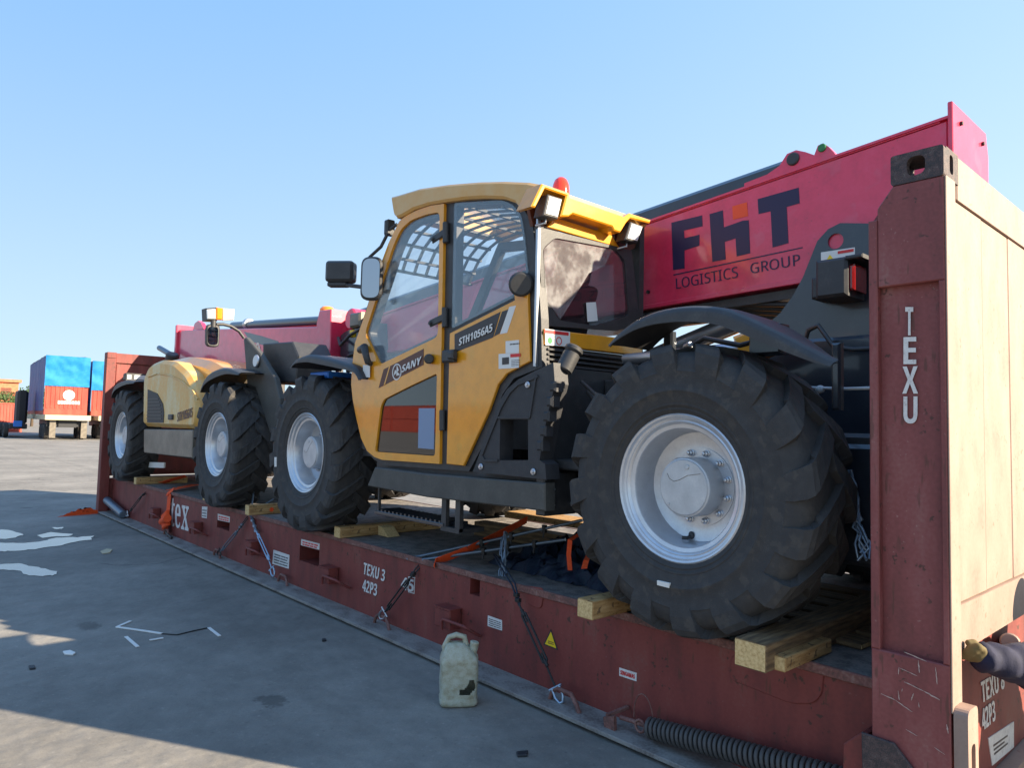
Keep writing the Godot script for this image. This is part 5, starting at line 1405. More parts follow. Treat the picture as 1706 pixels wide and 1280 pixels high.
	bp.span(Vector3(-12.03, 2.3, -1.66), Vector3(-11.95, 3.14, bz + 0.04), 0.01)
	part("boom_end_plate", bp, M.red, boom)
	var bh := MB.new()
	bh.prism([Vector2(-6.86, 2.26), Vector2(-6.5, 2.26), Vector2(-6.52, 2.83), Vector2(-6.8, 2.84), Vector2(-6.86, 2.7)], -1.64, bz + 0.02, Transform3D.IDENTITY, 0.01)
	part("boom_collar", bh, M.red, boom)
	var tb := MB.new()
	tb.tube([Vector3(-9.9, top.call(-9.9) + 0.06, -1.2), Vector3(-6.86, top.call(-6.86) + 0.09, -1.2)], 0.06, 14)
	tb.tube([Vector3(-9.9, top.call(-9.9) + 0.05, -1.38), Vector3(-6.86, top.call(-6.86) + 0.08, -1.38)], 0.05, 12)
	part("extension_cylinder", tb, M.steel_blue, boom)
	var cl := MB.new()
	cl.cyl(Vector3(-9.35, 2.93, -1.2), Vector3(-9.27, 2.93, -1.2), 0.085, 16, 0.01)
	part("pipe_clamp", cl, M.zinc, boom)
	var lg := MB.new()
	lg.prism([Vector2(-11.3, 3.0), Vector2(-11.2, 3.1), Vector2(-11.05, 3.13), Vector2(-10.9, 3.08), Vector2(-10.75, 2.97)], -1.12, bz - 0.01)
	part("boom_lug", lg, M.red, boom)
	decal("number_panel", [Vector2(-9.088, 2.787), Vector2(-8.464, 2.675), Vector2(-7.922, 2.563), Vector2(-7.912, 2.459), Vector2(-8.850, 2.631)], bz + 0.001, M.steel_blue, boom)
	text_on("lettering", "A", Vector3(-8.673, 2.484, -1.047), Vector3(-8.451, 2.458, -1.047) - Vector3(-8.673, 2.484, -1.047), Vector3(-8.687, 2.607, -1.047) - Vector3(-8.673, 2.484, -1.047), M.letter, boom)
	# inner boom nose with sheave and hoses
	var ns := MB.new()
	ns.prism([Vector2(-6.5, 2.3), Vector2(-5.95, 2.1), Vector2(-5.7, 2.2), Vector2(-5.75, 2.62), Vector2(-6.0, 2.66), Vector2(-6.4, 2.58), Vector2(-6.5, 2.55)], -1.5, -1.15, Transform3D.IDENTITY, 0.015)
	part("boom_nose", ns, M.steel_blue, boom)
	var sh := MB.new()
	sh.cyl(Vector3(-6.24, 2.7, -1.32), Vector3(-6.24, 2.7, -1.12), 0.12, 20, 0.015)
	part("sheave", sh, M.red, boom)
	var sv := MB.new()
	sv.box(Vector3(-6.02, 2.66, -1.12), Vector3(0.22, 0.16, 0.14), 0.02)
	part("valve_block", sv, M.grey_plate, boom)
	var yt := MB.new()
	yt.box(Vector3(-6.12, 2.52, -1.1), Vector3(0.08, 0.08, 0.05), 0.01)
	part("yellow_tag", yt, M.warn, boom)
	var hs := MB.new()
	hs.tube([Vector3(-6.45, 2.5, -1.1), Vector3(-6.3, 2.4, -1.05), Vector3(-6.1, 2.5, -1.05), Vector3(-5.9, 2.56, -1.08)], 0.018, 8)
	hs.tube([Vector3(-6.2, 2.1, -1.1), Vector3(-6.15, 2.28, -1.08), Vector3(-6.0, 2.3, -1.08), Vector3(-5.95, 2.1, -1.1)], 0.025, 8)
	hs.tube([Vector3(-6.12, 2.1, -1.1), Vector3(-6.08, 2.24, -1.06), Vector3(-5.95, 2.25, -1.06), Vector3(-5.88, 2.1, -1.1)], 0.02, 8)
	part("hydraulic_hose", hs, M.black, boom)
	# stabiliser leg folded up ahead of the front wheel
	var sl := MB.new()
	sl.prism([Vector2(-7.159, 2.464), Vector2(-7.104, 2.477), Vector2(-6.700, 2.274), Vector2(-6.463, 2.113), Vector2(-6.278, 1.992), Vector2(-6.137, 1.776), Vector2(-6.121, 1.616), Vector2(-6.256, 1.409), Vector2(-6.340, 1.421), Vector2(-6.510, 1.614), Vector2(-6.764, 1.902), Vector2(-6.996, 1.941)], -0.36, -0.3, Transform3D.IDENTITY, 0.01)
	var slo := part("stabiliser_leg", sl, M.grey_dark, T)
	var slb := MB.new()
	var sc: Vector3 = Vector3(-6.732, 2.186, -0.300)
	slb.cyl(sc, sc + Vector3(0, 0, 0.03), 0.07, 20, 0.01)
	part("pivot_pin", slb, M.zinc, slo)
	var bx := MB.new()
	bx.prism([Vector2(-6.978, 2.411), Vector2(-6.230, 2.379), Vector2(-6.068, 2.218), Vector2(-6.111, 1.945), Vector2(-6.929, 1.959)], -0.85, -0.45, Transform3D.IDENTITY, 0.012)
	part("stabiliser_foot", bx, M.black, T)
	# mirror and indicator on a stalk
	var sk := MB.new()
	sk.tube([Vector3(-7.050, 2.458, -0.264), Vector3(-7.050, 2.529, -0.206), Vector3(-7.050, 2.575, -0.116), Vector3(-7.050, 2.587, -0.030), Vector3(-7.050, 2.578, 0.044)], 0.018, 8)
	sk.tube([Vector3(-7.050, 2.617, 0.077), Vector3(-7.050, 2.542, 0.078)], 0.03, 8)
	var sko := part("mirror_stalk", sk, M.black, T)
	var lm := MB.new()
	px(lm, [Vector2(0.162, 2.742), Vector2(0.042, 2.766), Vector2(0.035, 2.616), Vector2(0.150, 2.609)], -7.2, -7.05, 0.012)
	var lmo := part("front_lamp", lm, M.black, sko)
	for q in [[[Vector2(0.156, 2.724), Vector2(0.065, 2.744), Vector2(0.060, 2.633), Vector2(0.147, 2.626)], M.lens_clear], [[Vector2(0.058, 2.762), Vector2(-0.010, 2.762), Vector2(-0.012, 2.633), Vector2(0.051, 2.629)], M.lens_amber], [[Vector2(-0.014, 2.759), Vector2(-0.139, 2.766), Vector2(-0.136, 2.647), Vector2(-0.021, 2.627)], M.led]]:
		var b := MB.new()
		px(b, q[0], -7.09, -7.03, 0.01)
		part("lens", b, q[1], lmo)
	var mr := MB.new()
	px(mr, rounded([Vector2(0.151, 2.571), Vector2(0.005, 2.582), Vector2(0.004, 2.329), Vector2(0.142, 2.329)], 0.05), -7.1, -7.04, 0.012)
	var mro := part("mirror_housing", mr, M.black, sko)
	var mrg := MB.new()
	px(mrg, rounded([Vector2(0.135, 2.545), Vector2(0.027, 2.552), Vector2(0.025, 2.352), Vector2(0.125, 2.351)], 0.04), -7.038, -7.034)
	part("mirror_glass", mrg, M.mirror, mro)
	# cab on the far side, mostly hidden behind the boom
	var cb := MB.new()
	cb.span(Vector3(-9.4, 1.3, -2.35), Vector3(-7.5, 1.95, -1.7), 0.03)
	part("cab_body", cb, M.yellow, T)
	var cf := MB.new()
	for q in [Vector3(-9.35, 0, -1.75), Vector3(-7.6, 0, -1.75), Vector3(-9.35, 0, -2.3), Vector3(-7.6, 0, -2.3)]: cf.span(Vector3(q.x - 0.04, 1.95, q.z - 0.04), Vector3(q.x + 0.04, 2.75, q.z + 0.04), 0.01)
	part("cab_pillars", cf, M.black, T)
	var cr := MB.new()
	cr.prism(rounded([Vector2(-9.5, 2.75), Vector2(-7.45, 2.75), Vector2(-7.5, 2.9), Vector2(-8.2, 2.98), Vector2(-9.3, 2.98)], 0.06), -2.4, -1.68, Transform3D.IDENTITY, 0.03)
	part("cab_roof", cr, M.yellow, T)
	var bc := MB.new()
	bc.cyl(Vector3(-8.3, 2.97, -1.9), Vector3(-8.3, 3.16, -1.9), 0.1, 18, 0.03)
	part("beacon", bc, M.lens_amber, T)

# ================================================================ dunnage
func timber(label: String, c: Vector3, s: Vector3, turn: float, m: Material, tilt := 0.0, called := "timber_block") -> Node3D:   # s.x is the length along the grain
	var t := thing(called, label, "timber", c - Vector3(0, s.y / 2, 0), "timber dunnage on the deck")
	var o := MeshInstance3D.new()
	var b := MB.new()
	b.box(Vector3.ZERO, Vector3(s.x - 0.004, s.y, s.z), 0.004)
	o.name = "beam"; o.mesh = b.mesh(); o.material_override = m
	t.add_child(o)
	o.transform = Transform3D(Basis(Vector3.UP, turn) * Basis(Vector3.BACK, tilt), Vector3(0, s.y / 2, 0))
	for e in [-1.0, 1.0]:
		var g := MB.new()
		g.box(Vector3(e * (s.x * 0.5 - 0.001), 0, 0), Vector3(0.003, s.y - 0.008, s.z - 0.008))
		var p := MeshInstance3D.new()
		p.name = "end_grain"; p.mesh = g.mesh(); p.material_override = M.timber_end
		t.add_child(p, true)
		p.transform = o.transform
	return t
func wedge(label: String, pts: Array, z0: float, z1: float, m: Material) -> void:
	var b := MB.new()
	b.prism(pts, z0, z1, Transform3D.IDENTITY, 0.003)
	solo("timber_wedge", b, m, label, "wedge", "timber dunnage on the deck")

func make_dunnage() -> void:
	var h := PI / 2
	timber("pale squared timber poking out ahead of the near rear wheel", Vector3(-1.61, DECK + 0.047, -0.38), Vector3(0.9, 0.092, 0.105), h, M.timber)
	timber("heavy weathered timber poking out behind the near rear wheel", Vector3(-0.69, DECK + 0.055, -1.05), Vector3(2.3, 0.11, 0.14), h, M.timber_old, 0.0)
	timber("short timber lying against the heavy weathered timber behind the near rear wheel", Vector3(-0.60, DECK + 0.03, 0.02 - 0.2), Vector3(0.42, 0.058, 0.05), h, M.timber)
	timber("pale timber chocking the wheel below the closed cab door", Vector3(-4.56, DECK + 0.045, -0.72), Vector3(1.15, 0.09, 0.1), h, M.timber)
	timber("timber with orange paint dot between the facing wheels of the two telehandlers", Vector3(-6.33, DECK + 0.05, -0.62), Vector3(1.05, 0.1, 0.1), h, M.timber)
	timber("small timber block tucked under the hood side of the farther telehandler's front wheel", Vector3(-7.86, DECK + 0.045, -0.42), Vector3(0.45, 0.09, 0.1), h, M.timber)
	timber("timber next to the farthest wheel by the far end wall", Vector3(-10.42, DECK + 0.05, -0.45), Vector3(0.7, 0.1, 0.12), h, M.timber)
	timber("long dark timber across the deck under the near telehandler", Vector3(-3.2, DECK + 0.06, -1.3), Vector3(1.7, 0.12, 0.14), 0.05, M.timber_old)
	timber("pale board stacked on the long dark timber under the near telehandler", Vector3(-3.3, DECK + 0.15, -1.75), Vector3(1.6, 0.05, 0.3), 0.02, M.timber)
	timber("timber standing out near the far edge of the deck behind the near rear wheel", Vector3(-0.62, DECK + 0.16, -2.05), Vector3(0.7, 0.09, 0.1), 0.0, M.timber_old)
	for k in 6:                                        # boards under and beside the near rear wheel
		timber(["outermost thin board lying under the near rear wheel", "second thin board in under the near rear wheel", "third thin board in beside the near rear wheel", "fourth thin board in beside the near rear wheel", "fifth thin board in beside the near rear wheel", "innermost thin board beside the near rear wheel"][k], Vector3(-0.98 + 0.02 * (k % 3), DECK + 0.0125 + 0.002 * (k % 2), -0.62 - k * 0.2), Vector3(0.95, 0.024, 0.15), 0.03 * ((k * 7) % 3 - 1), M.timber_old, 0.0, "dunnage_board")
	wedge("small cut wedge nailed beside the timber below the closed cab door", [Vector2(-4.5, DECK), Vector2(-4.34, DECK), Vector2(-4.43, DECK + 0.07), Vector2(-4.5, DECK + 0.08)], -0.62, -0.5, M.timber_end)
	wedge("cut wedge under the tread behind the near rear wheel", [Vector2(-0.9, DECK + 0.024), Vector2(-0.76, DECK + 0.024), Vector2(-0.76, DECK + 0.1)], -0.44, -0.12, M.timber_old)
	var dot := MB.new()
	dot.prism(circle(Vector2(0, 0), 0.022, 12), 0, 0.002, Transform3D(Basis(Vector3.UP, h), Vector3(-6.279, DECK + 0.045, -0.33)))
	var par: Node3D = get_node("timber_block_004")
	part("paint_dot", dot, M.orange_print, par)

# ================================================================ lashings
func lash(label: String, ring: Vector3, t0: Vector3, t1: Vector3, ends: Array, body: Material, wirem: Material, bow: Material) -> void:
	var T := thing("wire_lashing", label, "lashing", ring, "wire lashings along the rack side")
	var s := MB.new()                                  # bow shackle round the ring
	var d := (t0 - ring).normalized()
	var side := d.cross(Vector3(0.3, 0, 1)).normalized()
	s.tube([ring + side * 0.025 + d * 0.07, ring + side * 0.027 + d * 0.02, ring + side * 0.012 - d * 0.012, ring - side * 0.012 - d * 0.012, ring - side * 0.027 + d * 0.02, ring - side * 0.025 + d * 0.07], 0.0075, 8)
	s.tube([ring + side * 0.04 + d * 0.07, ring - side * 0.045 + d * 0.07], 0.007, 8)
	part("shackle", s, bow, T)
	var w := MB.new()                                  # turnbuckle frame with its two screws
	var e := (t1 - t0).normalized()
	var sd := e.cross(Vector3(0.2, 0.1, 1)).normalized()
	w.tube([t0, t0 + sd * 0.016 + e * 0.02, t1 + sd * 0.016 - e * 0.02, t1, t1 - sd * 0.016 - e * 0.02, t0 - sd * 0.016 + e * 0.02], 0.0065, 7, true)
	w.tube([t0 - e * 0.01, t0 + e * 0.03], 0.011, 8)
	w.tube([t1 - e * 0.03, t1 + e * 0.01], 0.011, 8)
	w.tube([ring + d * 0.07, t0 + e * 0.07], 0.006, 8)
	w.tube([t1 + e * 0.05, t1 - e * 0.07], 0.006, 8)
	part("turnbuckle", w, body, T)
	for k in ends.size():
		var r := MB.new()
		var path: Array = [t1 + e * 0.04] + ends[k]
		for s2 in [-1.0, 1.0]:                           # doubled wire rope
			var pp := []
			for i in path.size(): pp.append(path[i] + sd * (0.012 * s2 * (1.0 if i > 0 and i < path.size() - 1 else 0.4)))
			r.tube(pp, 0.0055, 7)
		part("wire_rope", r, wirem, T)
		var cl := MB.new()
		for f in [0.25, 0.5]:
			var q: Vector3 = (path[0] as Vector3).lerp(path[1], f)
			cl.box(q, Vector3(0.035, 0.022, 0.03), 0.004)
		part("rope_clip", cl, body, T)

func strap(called: String, label: String, path: Array, w: float, flat: Vector3, m: Material) -> Node3D:
	var b := MB.new()
	for i in path.size() - 1:
		var a: Vector3 = path[i]; var c: Vector3 = path[i + 1]
		var x := (c - a).normalized()
		var z := (flat - x * flat.dot(x)).normalized()
		b.box((a + c) * 0.5, Vector3((c - a).length() + 0.004, 0.004 + 0.0004 * (i % 2), w), 0.0, Basis(x, z.cross(x), z))
	var o := thing(called, label, "strap", path[0], "orange lashing straps")
	part("webbing", b, m, o)
	return o

func make_lashings() -> void:
	lash("black turnbuckle lashing from the flange towards the near rear wheel, beside the yellow triangle", Vector3(-1.928, 0.056, -0.100), Vector3(-2.040, 0.218, -0.100), Vector3(-2.270, 0.461, -0.120), [[Vector3(-2.371, 0.593, -0.140), Vector3(-2.595, 0.683, -0.220), Vector3(-2.974, 0.652, -0.500)]], M.dark_wire, M.net, M.galv)
	lash("black turnbuckle lashing between the white 42P3 marking and the jerry can", Vector3(-3.809, 0.105, -0.120), Vector3(-3.723, 0.177, -0.120), Vector3(-3.484, 0.427, -0.140), [[Vector3(-3.453, 0.501, -0.180), Vector3(-3.429, 0.583, -0.250)]], M.dark_wire, M.dark_wire, M.zinc)
	lash("bright bluish turnbuckle lashing rising between the facing wheels of the two telehandlers", Vector3(-5.700, 0.098, -0.120), Vector3(-5.806, 0.221, -0.120), Vector3(-6.149, 0.418, -0.140), [[Vector3(-6.310, 0.436, -0.180), Vector3(-6.483, 0.599, -0.200), Vector3(-6.685, 0.782, -0.300), Vector3(-6.896, 1.139, -0.500)], [Vector3(-6.549, 0.610, -0.200), Vector3(-6.449, 0.641, -0.280), Vector3(-6.406, 0.724, -0.400)]], M.galv, M.wire, M.galv)
	lash("greenish turnbuckle lashing left of the bright bluish one", Vector3(-7.132, 0.081, -0.120), Vector3(-7.017, 0.142, -0.120), Vector3(-6.679, 0.376, -0.140), [[Vector3(-6.554, 0.516, -0.180), Vector3(-6.562, 0.588, -0.250)]], M.wire, M.dark_wire, M.dark_wire)
	lash("farthest dark lashing beside the far coil spring", Vector3(-10.852, 0.103, -0.120), Vector3(-10.662, 0.183, -0.120), Vector3(-10.232, 0.424, -0.140), [[Vector3(-10.225, 0.480, -0.200), Vector3(-10.117, 0.508, -0.300)]], M.dark_wire, M.dark_wire, M.zinc)
	# two long tie bars across the deck under the near telehandler
	for q in [["longer grey tie rod slanting across the deck to the near rear wheel", Vector3(-3.583, 0.557, -0.190), Vector3(-2.380, 0.935, -0.750)], ["lower grey tie rod with clamps slanting across the deck", Vector3(-3.390, 0.582, -0.190), Vector3(-2.407, 0.816, -0.620)]]:
		var t := thing("tie_rod", q[0], "tie rod", q[1], "tie rods across the deck")
		var b := MB.new()
		b.tube([q[1], q[2]], 0.011, 10)
		part("rod", b, M.wire, t)
		for f in [0.45, 0.62, 0.8]:
			var c := MB.new()
			var p: Vector3 = (q[1] as Vector3).lerp(q[2], f)
			c.box(p, Vector3(0.03, 0.05, 0.03), 0.004)
			c.tube([p + Vector3(0, -0.06, 0.01), p], 0.006, 6)
			part("clamp", c, M.dark_wire, t)
	strap("ratchet_strap", "flat orange strap pulled taut over the deck edge under the near telehandler", [Vector3(-3.230, 0.560, -0.182), Vector3(-3.232, 0.588, -0.182), Vector3(-3.237, 0.594, -0.210), Vector3(-3.094, 0.678, -0.360), Vector3(-3.064, 0.762, -0.600), Vector3(-3.018, 0.860, -0.850)], 0.075, Vector3(0.5, 0.7, 0.5), M.strap)
	strap("ratchet_strap", "thin orange strap hanging down ahead of the near rear wheel", [Vector3(-2.248, 0.660, -0.500), Vector3(-2.262, 0.751, -0.500), Vector3(-2.253, 0.845, -0.500), Vector3(-2.258, 0.876, -0.600)], 0.03, Vector3(1, 0, -0.4), M.strap)
	strap("ratchet_strap", "small orange strap end lying on the deck ahead of the near rear wheel", [Vector3(-1.996, 0.729, -0.350), Vector3(-2.025, 0.763, -0.400), Vector3(-2.095, 0.775, -0.500)], 0.035, Vector3(1, 0.1, -0.3), M.strap)
	var rs := strap("ratchet_strap", "orange ratchet strap hanging over the side next to the white tex lettering", [Vector3(-9.118, 0.072, -0.170), Vector3(-9.102, 0.265, -0.170), Vector3(-9.070, 0.568, -0.170), Vector3(-9.124, 0.609, -0.200), Vector3(-9.304, 0.622, -0.400), Vector3(-9.695, 0.619, -0.700)], 0.13, Vector3(1, 0, 0), M.strap)
	var rt := MB.new()
	rt.box(Vector3(-9.029, 0.234, -0.130), Vector3(0.2, 0.2, 0.06), 0.015, Basis(Vector3.BACK, 0.4))
	rt.tube([Vector3(-9.196, 0.193, -0.140), Vector3(-8.864, 0.275, -0.100)], 0.05, 10)
	part("ratchet", rt, M.strap, rs)
	var hk := MB.new()
	hk.tube([Vector3(-9.051, 0.081, -0.150), Vector3(-8.898, 0.071, -0.120), Vector3(-8.709, 0.066, -0.100), Vector3(-8.661, 0.052, -0.100)], 0.015, 8)
	part("hook", hk, M.dark_wire, rs)
	strap("ratchet_strap", "crumpled red orange strap on the deck between the far telehandler wheels", [Vector3(-10.513, 0.582, -0.350), Vector3(-10.350, 0.602, -0.450), Vector3(-10.235, 0.655, -0.550), Vector3(-10.134, 0.706, -0.700)], 0.09, Vector3(0.5, 0.3, 0.8), M.strap)
	# teal wire bundle and blue sheet under the near machine
	var nb := MB.new()
	var nz := noise(71, 2.6, 3)
	nb.sheet(func(u, v):
		var x: float = lerp(-3.0, -1.75, u)
		var z: float = lerp(-0.45, -1.5, v)
		var e: float = sin(PI * clamp(u, 0.0, 1.0)) * sin(PI * v)
		return Vector3(x + 0.05 * nz.get_noise_3d(u * 5, v * 5, 3), DECK + 0.003 + pow(max(e, 0.0), 0.45) * (0.13 + 0.16 * nz.get_noise_2d(u * 2.2, v * 2.2) + 0.1 * nz.get_noise_2d(u * 6.0 + 9, v * 6.0)), z + 0.05 * nz.get_noise_3d(u * 5, v * 5, 7)), 56, 40)
	solo("blue_sheet", nb, M.net, "crumpled dark blue sheet heaped on the deck under the near telehandler", "sheet")
	for q in [["tangled teal wire rope bundle hanging over the deck edge by the slot", Vector3(-2.649, 0.666, -0.300), 0.0], ["pale blue wire rope bundle behind the near rear wheel next to the corner post", Vector3(-0.516, 1.186, -0.500), 1.0]]:
		var b := MB.new()
		var rng := RandomNumberGenerator.new()
		rng.seed = 5 + int(q[2])
		var dirv := Vector3(0.13, -0.34, 0.12) if q[2] == 0.0 else Vector3(0.1, -0.36, 0.05)
		for k in 7:
			var pts := []
			for i in 7:
				var f := i / 6.0 - 0.5
				pts.append((q[1] as Vector3) + dirv * f + Vector3(rng.randf_range(-0.03, 0.03), rng.randf_range(-0.02, 0.02), rng.randf_range(-0.02, 0.02)))
			b.tube(pts, 0.006, 6)
		solo("wire_rope_bundle", b, M.galv if q[2] > 0 else M.wire, q[0], "wire rope")
	var rp := thing("white_rope", "white rope knotted between the near rear wheel and the corner post", "rope", Vector3(-0.741, 1.762, -0.620))
	var rb := MB.new()
	rb.tube([Vector3(-0.807, 1.770, -0.620), Vector3(-0.721, 1.764, -0.600), Vector3(-0.553, 1.751, -0.500), Vector3(-0.368, 1.748, -0.420)], 0.0075, 8)
	rb.tube([Vector3(-0.721, 1.764, -0.600), Vector3(-0.729, 1.725, -0.580), Vector3(-0.730, 1.690, -0.570)], 0.007, 8)
	part("line", rb, M.rope, rp)
	var kn := MB.new()
	kn.ball(Vector3(-0.716, 1.757, -0.590), Vector3(0.022, 0.02, 0.02))
	part("knot", kn, M.rope, rp)

# ================================================================ small things on the ground
func make_ground_things() -> void:
	# jerry can: square body with shoulder, hollow handle, torn front
	var C := Vector3(-2.36, 0, 0.27)
	var R := Basis(Vector3.UP, 0.98)
	var T := thing("jerry_can", "dirty white plastic jerry can with torn side standing on the ground by the flange", "canister", C)
	var b := MB.new()
	# body: rounded square rings, [half width, half depth, height, shift]
	var P := [[0.088, 0.062, 0.0, 0.0], [0.101, 0.076, 0.006, 0.0], [0.106, 0.081, 0.018, 0.0], [0.106, 0.081, 0.034, 0.0], [0.1025, 0.0775, 0.041, 0.0], [0.103, 0.078, 0.08, 0.0], [0.1035, 0.0785, 0.12, 0.0], [0.104, 0.079, 0.16, 0.0], [0.1045, 0.0795, 0.2, 0.0], [0.105, 0.08, 0.245, 0.0], [0.101, 0.077, 0.262, 0.0], [0.088, 0.067, 0.28, -0.006], [0.068, 0.052, 0.31, -0.016], [0.052, 0.038, 0.33, -0.024], [0.03, 0.02, 0.336, -0.03], [0.001, 0.001, 0.337, -0.03]]
	var fine := []
	for i in P.size() - 1:
		for j in (4 if i > 3 and i < 9 else 1):
			var row := []
			for k in 4: row.append(lerp(P[i][k], P[i + 1][k], j / (4.0 if i > 3 and i < 9 else 1.0)))
			fine.append(row)
	fine.append(P[-1])
	P = fine
	var nzj := noise(83, 9.0, 1)
	var pt := func(i: int, j: int) -> Vector3:
		var t := TAU * j / 140.0
		var cx := cos(t); var sz := sin(t)
		var x: float = P[i][0] * sign(cx) * pow(abs(cx), 0.42) + P[i][3]
		var z: float = P[i][1] * sign(sz) * pow(abs(sz), 0.42)
		var q := Vector3(x, P[i][2], z)
		var dent := 0.004 * nzj.get_noise_3d(x, P[i][2], z) if i > 2 and i < 27 else 0.0
		return C + R * (q + Vector3(x, 0, z).normalized() * dent)
	var NN := func(i: int, j: int) -> Vector3:
		var du: Vector3 = pt.call(i, j + 1) - pt.call(i, j - 1)
		var dv: Vector3 = pt.call(min(i + 1, P.size() - 1), j) - pt.call(max(i - 1, 0), j)
		return dv.cross(du).normalized()
	for i in P.size() - 1:
		for j in 140:
			var mid: Vector3 = R.inverse() * ((pt.call(i, j) + pt.call(i + 1, j + 1)) * 0.5 - C)
			if mid.z > 0.05 and mid.y > 0.05 and mid.y < 0.15 and Vector2((mid.x - 0.045) / 0.03, (mid.y - 0.1) / 0.045).length() + 0.9 * nzj.get_noise_2d(mid.x * 2.2, mid.y * 1.6 + 3.0) < 1.0: continue   # torn opening
			b.quadn(pt.call(i, j + 1), pt.call(i, j), pt.call(i + 1, j), pt.call(i + 1, j + 1), NN.call(i, j + 1), NN.call(i, j), NN.call(i + 1, j), NN.call(i + 1, j + 1))
	var seamj := []
	for i in range(1, P.size() - 2): seamj.append(C + R * Vector3(P[i][0] + P[i][3] + 0.0008, P[i][2], 0))
	b.tube(seamj, 0.0016, 5)
	part("body", b, M.jerry, T)
	var h := MB.new()
	h.tube([C + R * Vector3(-0.075, 0.27, 0), C + R * Vector3(-0.085, 0.31, 0), C + R * Vector3(-0.06, 0.362, 0), C + R * Vector3(-0.02, 0.374, 0), C + R * Vector3(0.025, 0.362, 0), C + R * Vector3(0.035, 0.315, 0)], [0.016, 0.016, 0.015, 0.015, 0.016, 0.018], 10)
	part("handle", h, M.jerry, T)
	var s := MB.new()
	s.cyl(C + R * Vector3(0.068, 0.262, 0), C + R * Vector3(0.085, 0.335, 0), 0.026, 14, 0.004)
	part("spout", s, M.jerry, T)
	# bent steel strapping left on the paving
	var strips := [["bent pale packing strip forming an arrow point on the paving", [Vector3(-5.150, 0.006, 1.235), Vector3(-5.039, 0.006, 1.354), Vector3(-4.799, 0.006, 1.215), Vector3(-4.674, 0.006, 1.150)]], ["short straight pale packing strip right of the arrow point", [Vector3(-4.628, 0.006, 0.839), Vector3(-4.373, 0.006, 0.852)]], ["short bent pale packing strip in front of the arrow point", [Vector3(-4.747, 0.006, 1.365), Vector3(-4.454, 0.006, 1.364)]], ["dark wire lying through the bent packing strips", [Vector3(-4.677, 0.005, 1.149), Vector3(-4.584, 0.005, 1.075), Vector3(-4.612, 0.005, 0.964), Vector3(-4.632, 0.005, 0.838)]], ["tiny pale strip beside the dark wire on the paving", [Vector3(-4.560, 0.006, 1.260), Vector3(-4.564, 0.006, 1.173)]]]
	for k in strips.size():
		var t := MB.new()
		var PS: Array = strips[k][1]
		for i in PS.size() - 1: t.bar(PS[i], PS[i + 1], 0.022 if k != 3 else 0.008, 0.005 + 0.001 * i)
		solo("packing_strip", t, M.white if k != 3 else M.dark_wire, strips[k][0], "strip", "packing strips on the paving")
	var og := MB.new()
	var nz := noise(81, 3.0, 3)
	og.sheet(func(u, v): return (Vector3(-11.965, 0.000, 0.356) as Vector3).lerp(Vector3(-12.038, 0.000, 0.045), u) + Vector3(0.12 * (v - 0.5), 0.004 + 0.1 * sin(PI * u) * sin(PI * v) * (0.6 + 1.2 * abs(nz.get_noise_2d(u * 3, v * 3))), 0.5 * (v - 0.5)), 20, 12)
	solo("orange_cloth", og, M.strap, "orange strap heap on the ground at the far corner of the rack", "strap")
	for q in [["flat pale scrap of paper on the near paving", [Vector2(-4.629, 1.766), Vector2(-4.627, 1.723), Vector2(-4.552, 1.706), Vector2(-4.523, 1.728), Vector2(-4.568, 1.767)], M.white], ["small yellowish scrap on the paving near the rack side", [Vector2(-8.417, 0.736), Vector2(-8.546, 0.646), Vector2(-8.468, 0.602), Vector2(-8.278, 0.669), Vector2(-8.242, 0.750)], M.cream], ["small dark scrap on the paving left of the jerry can", [Vector2(-3.867, 0.322), Vector2(-3.862, 0.293), Vector2(-3.821, 0.309), Vector2(-3.826, 0.339)], M.truck_dark], ["dark crumb of debris at the bottom of the paving", [Vector2(-1.702, 0.433), Vector2(-1.675, 0.380), Vector2(-1.643, 0.418), Vector2(-1.667, 0.457)], M.truck_dark], ["small dark clod on the paving at left", [Vector2(-4.443, 1.979), Vector2(-4.434, 1.949), Vector2(-4.368, 1.953), Vector2(-4.377, 1.982)], M.truck_dark]]:
		var t := MB.new()
		py(t, q[1], 0.0, 0.012, 0.003)
		solo("ground_scrap", t, q[2], q[0], "scrap", "scraps on the paving")
	# water standing on the paving
	var rng := RandomNumberGenerator.new()
	rng.seed = 9
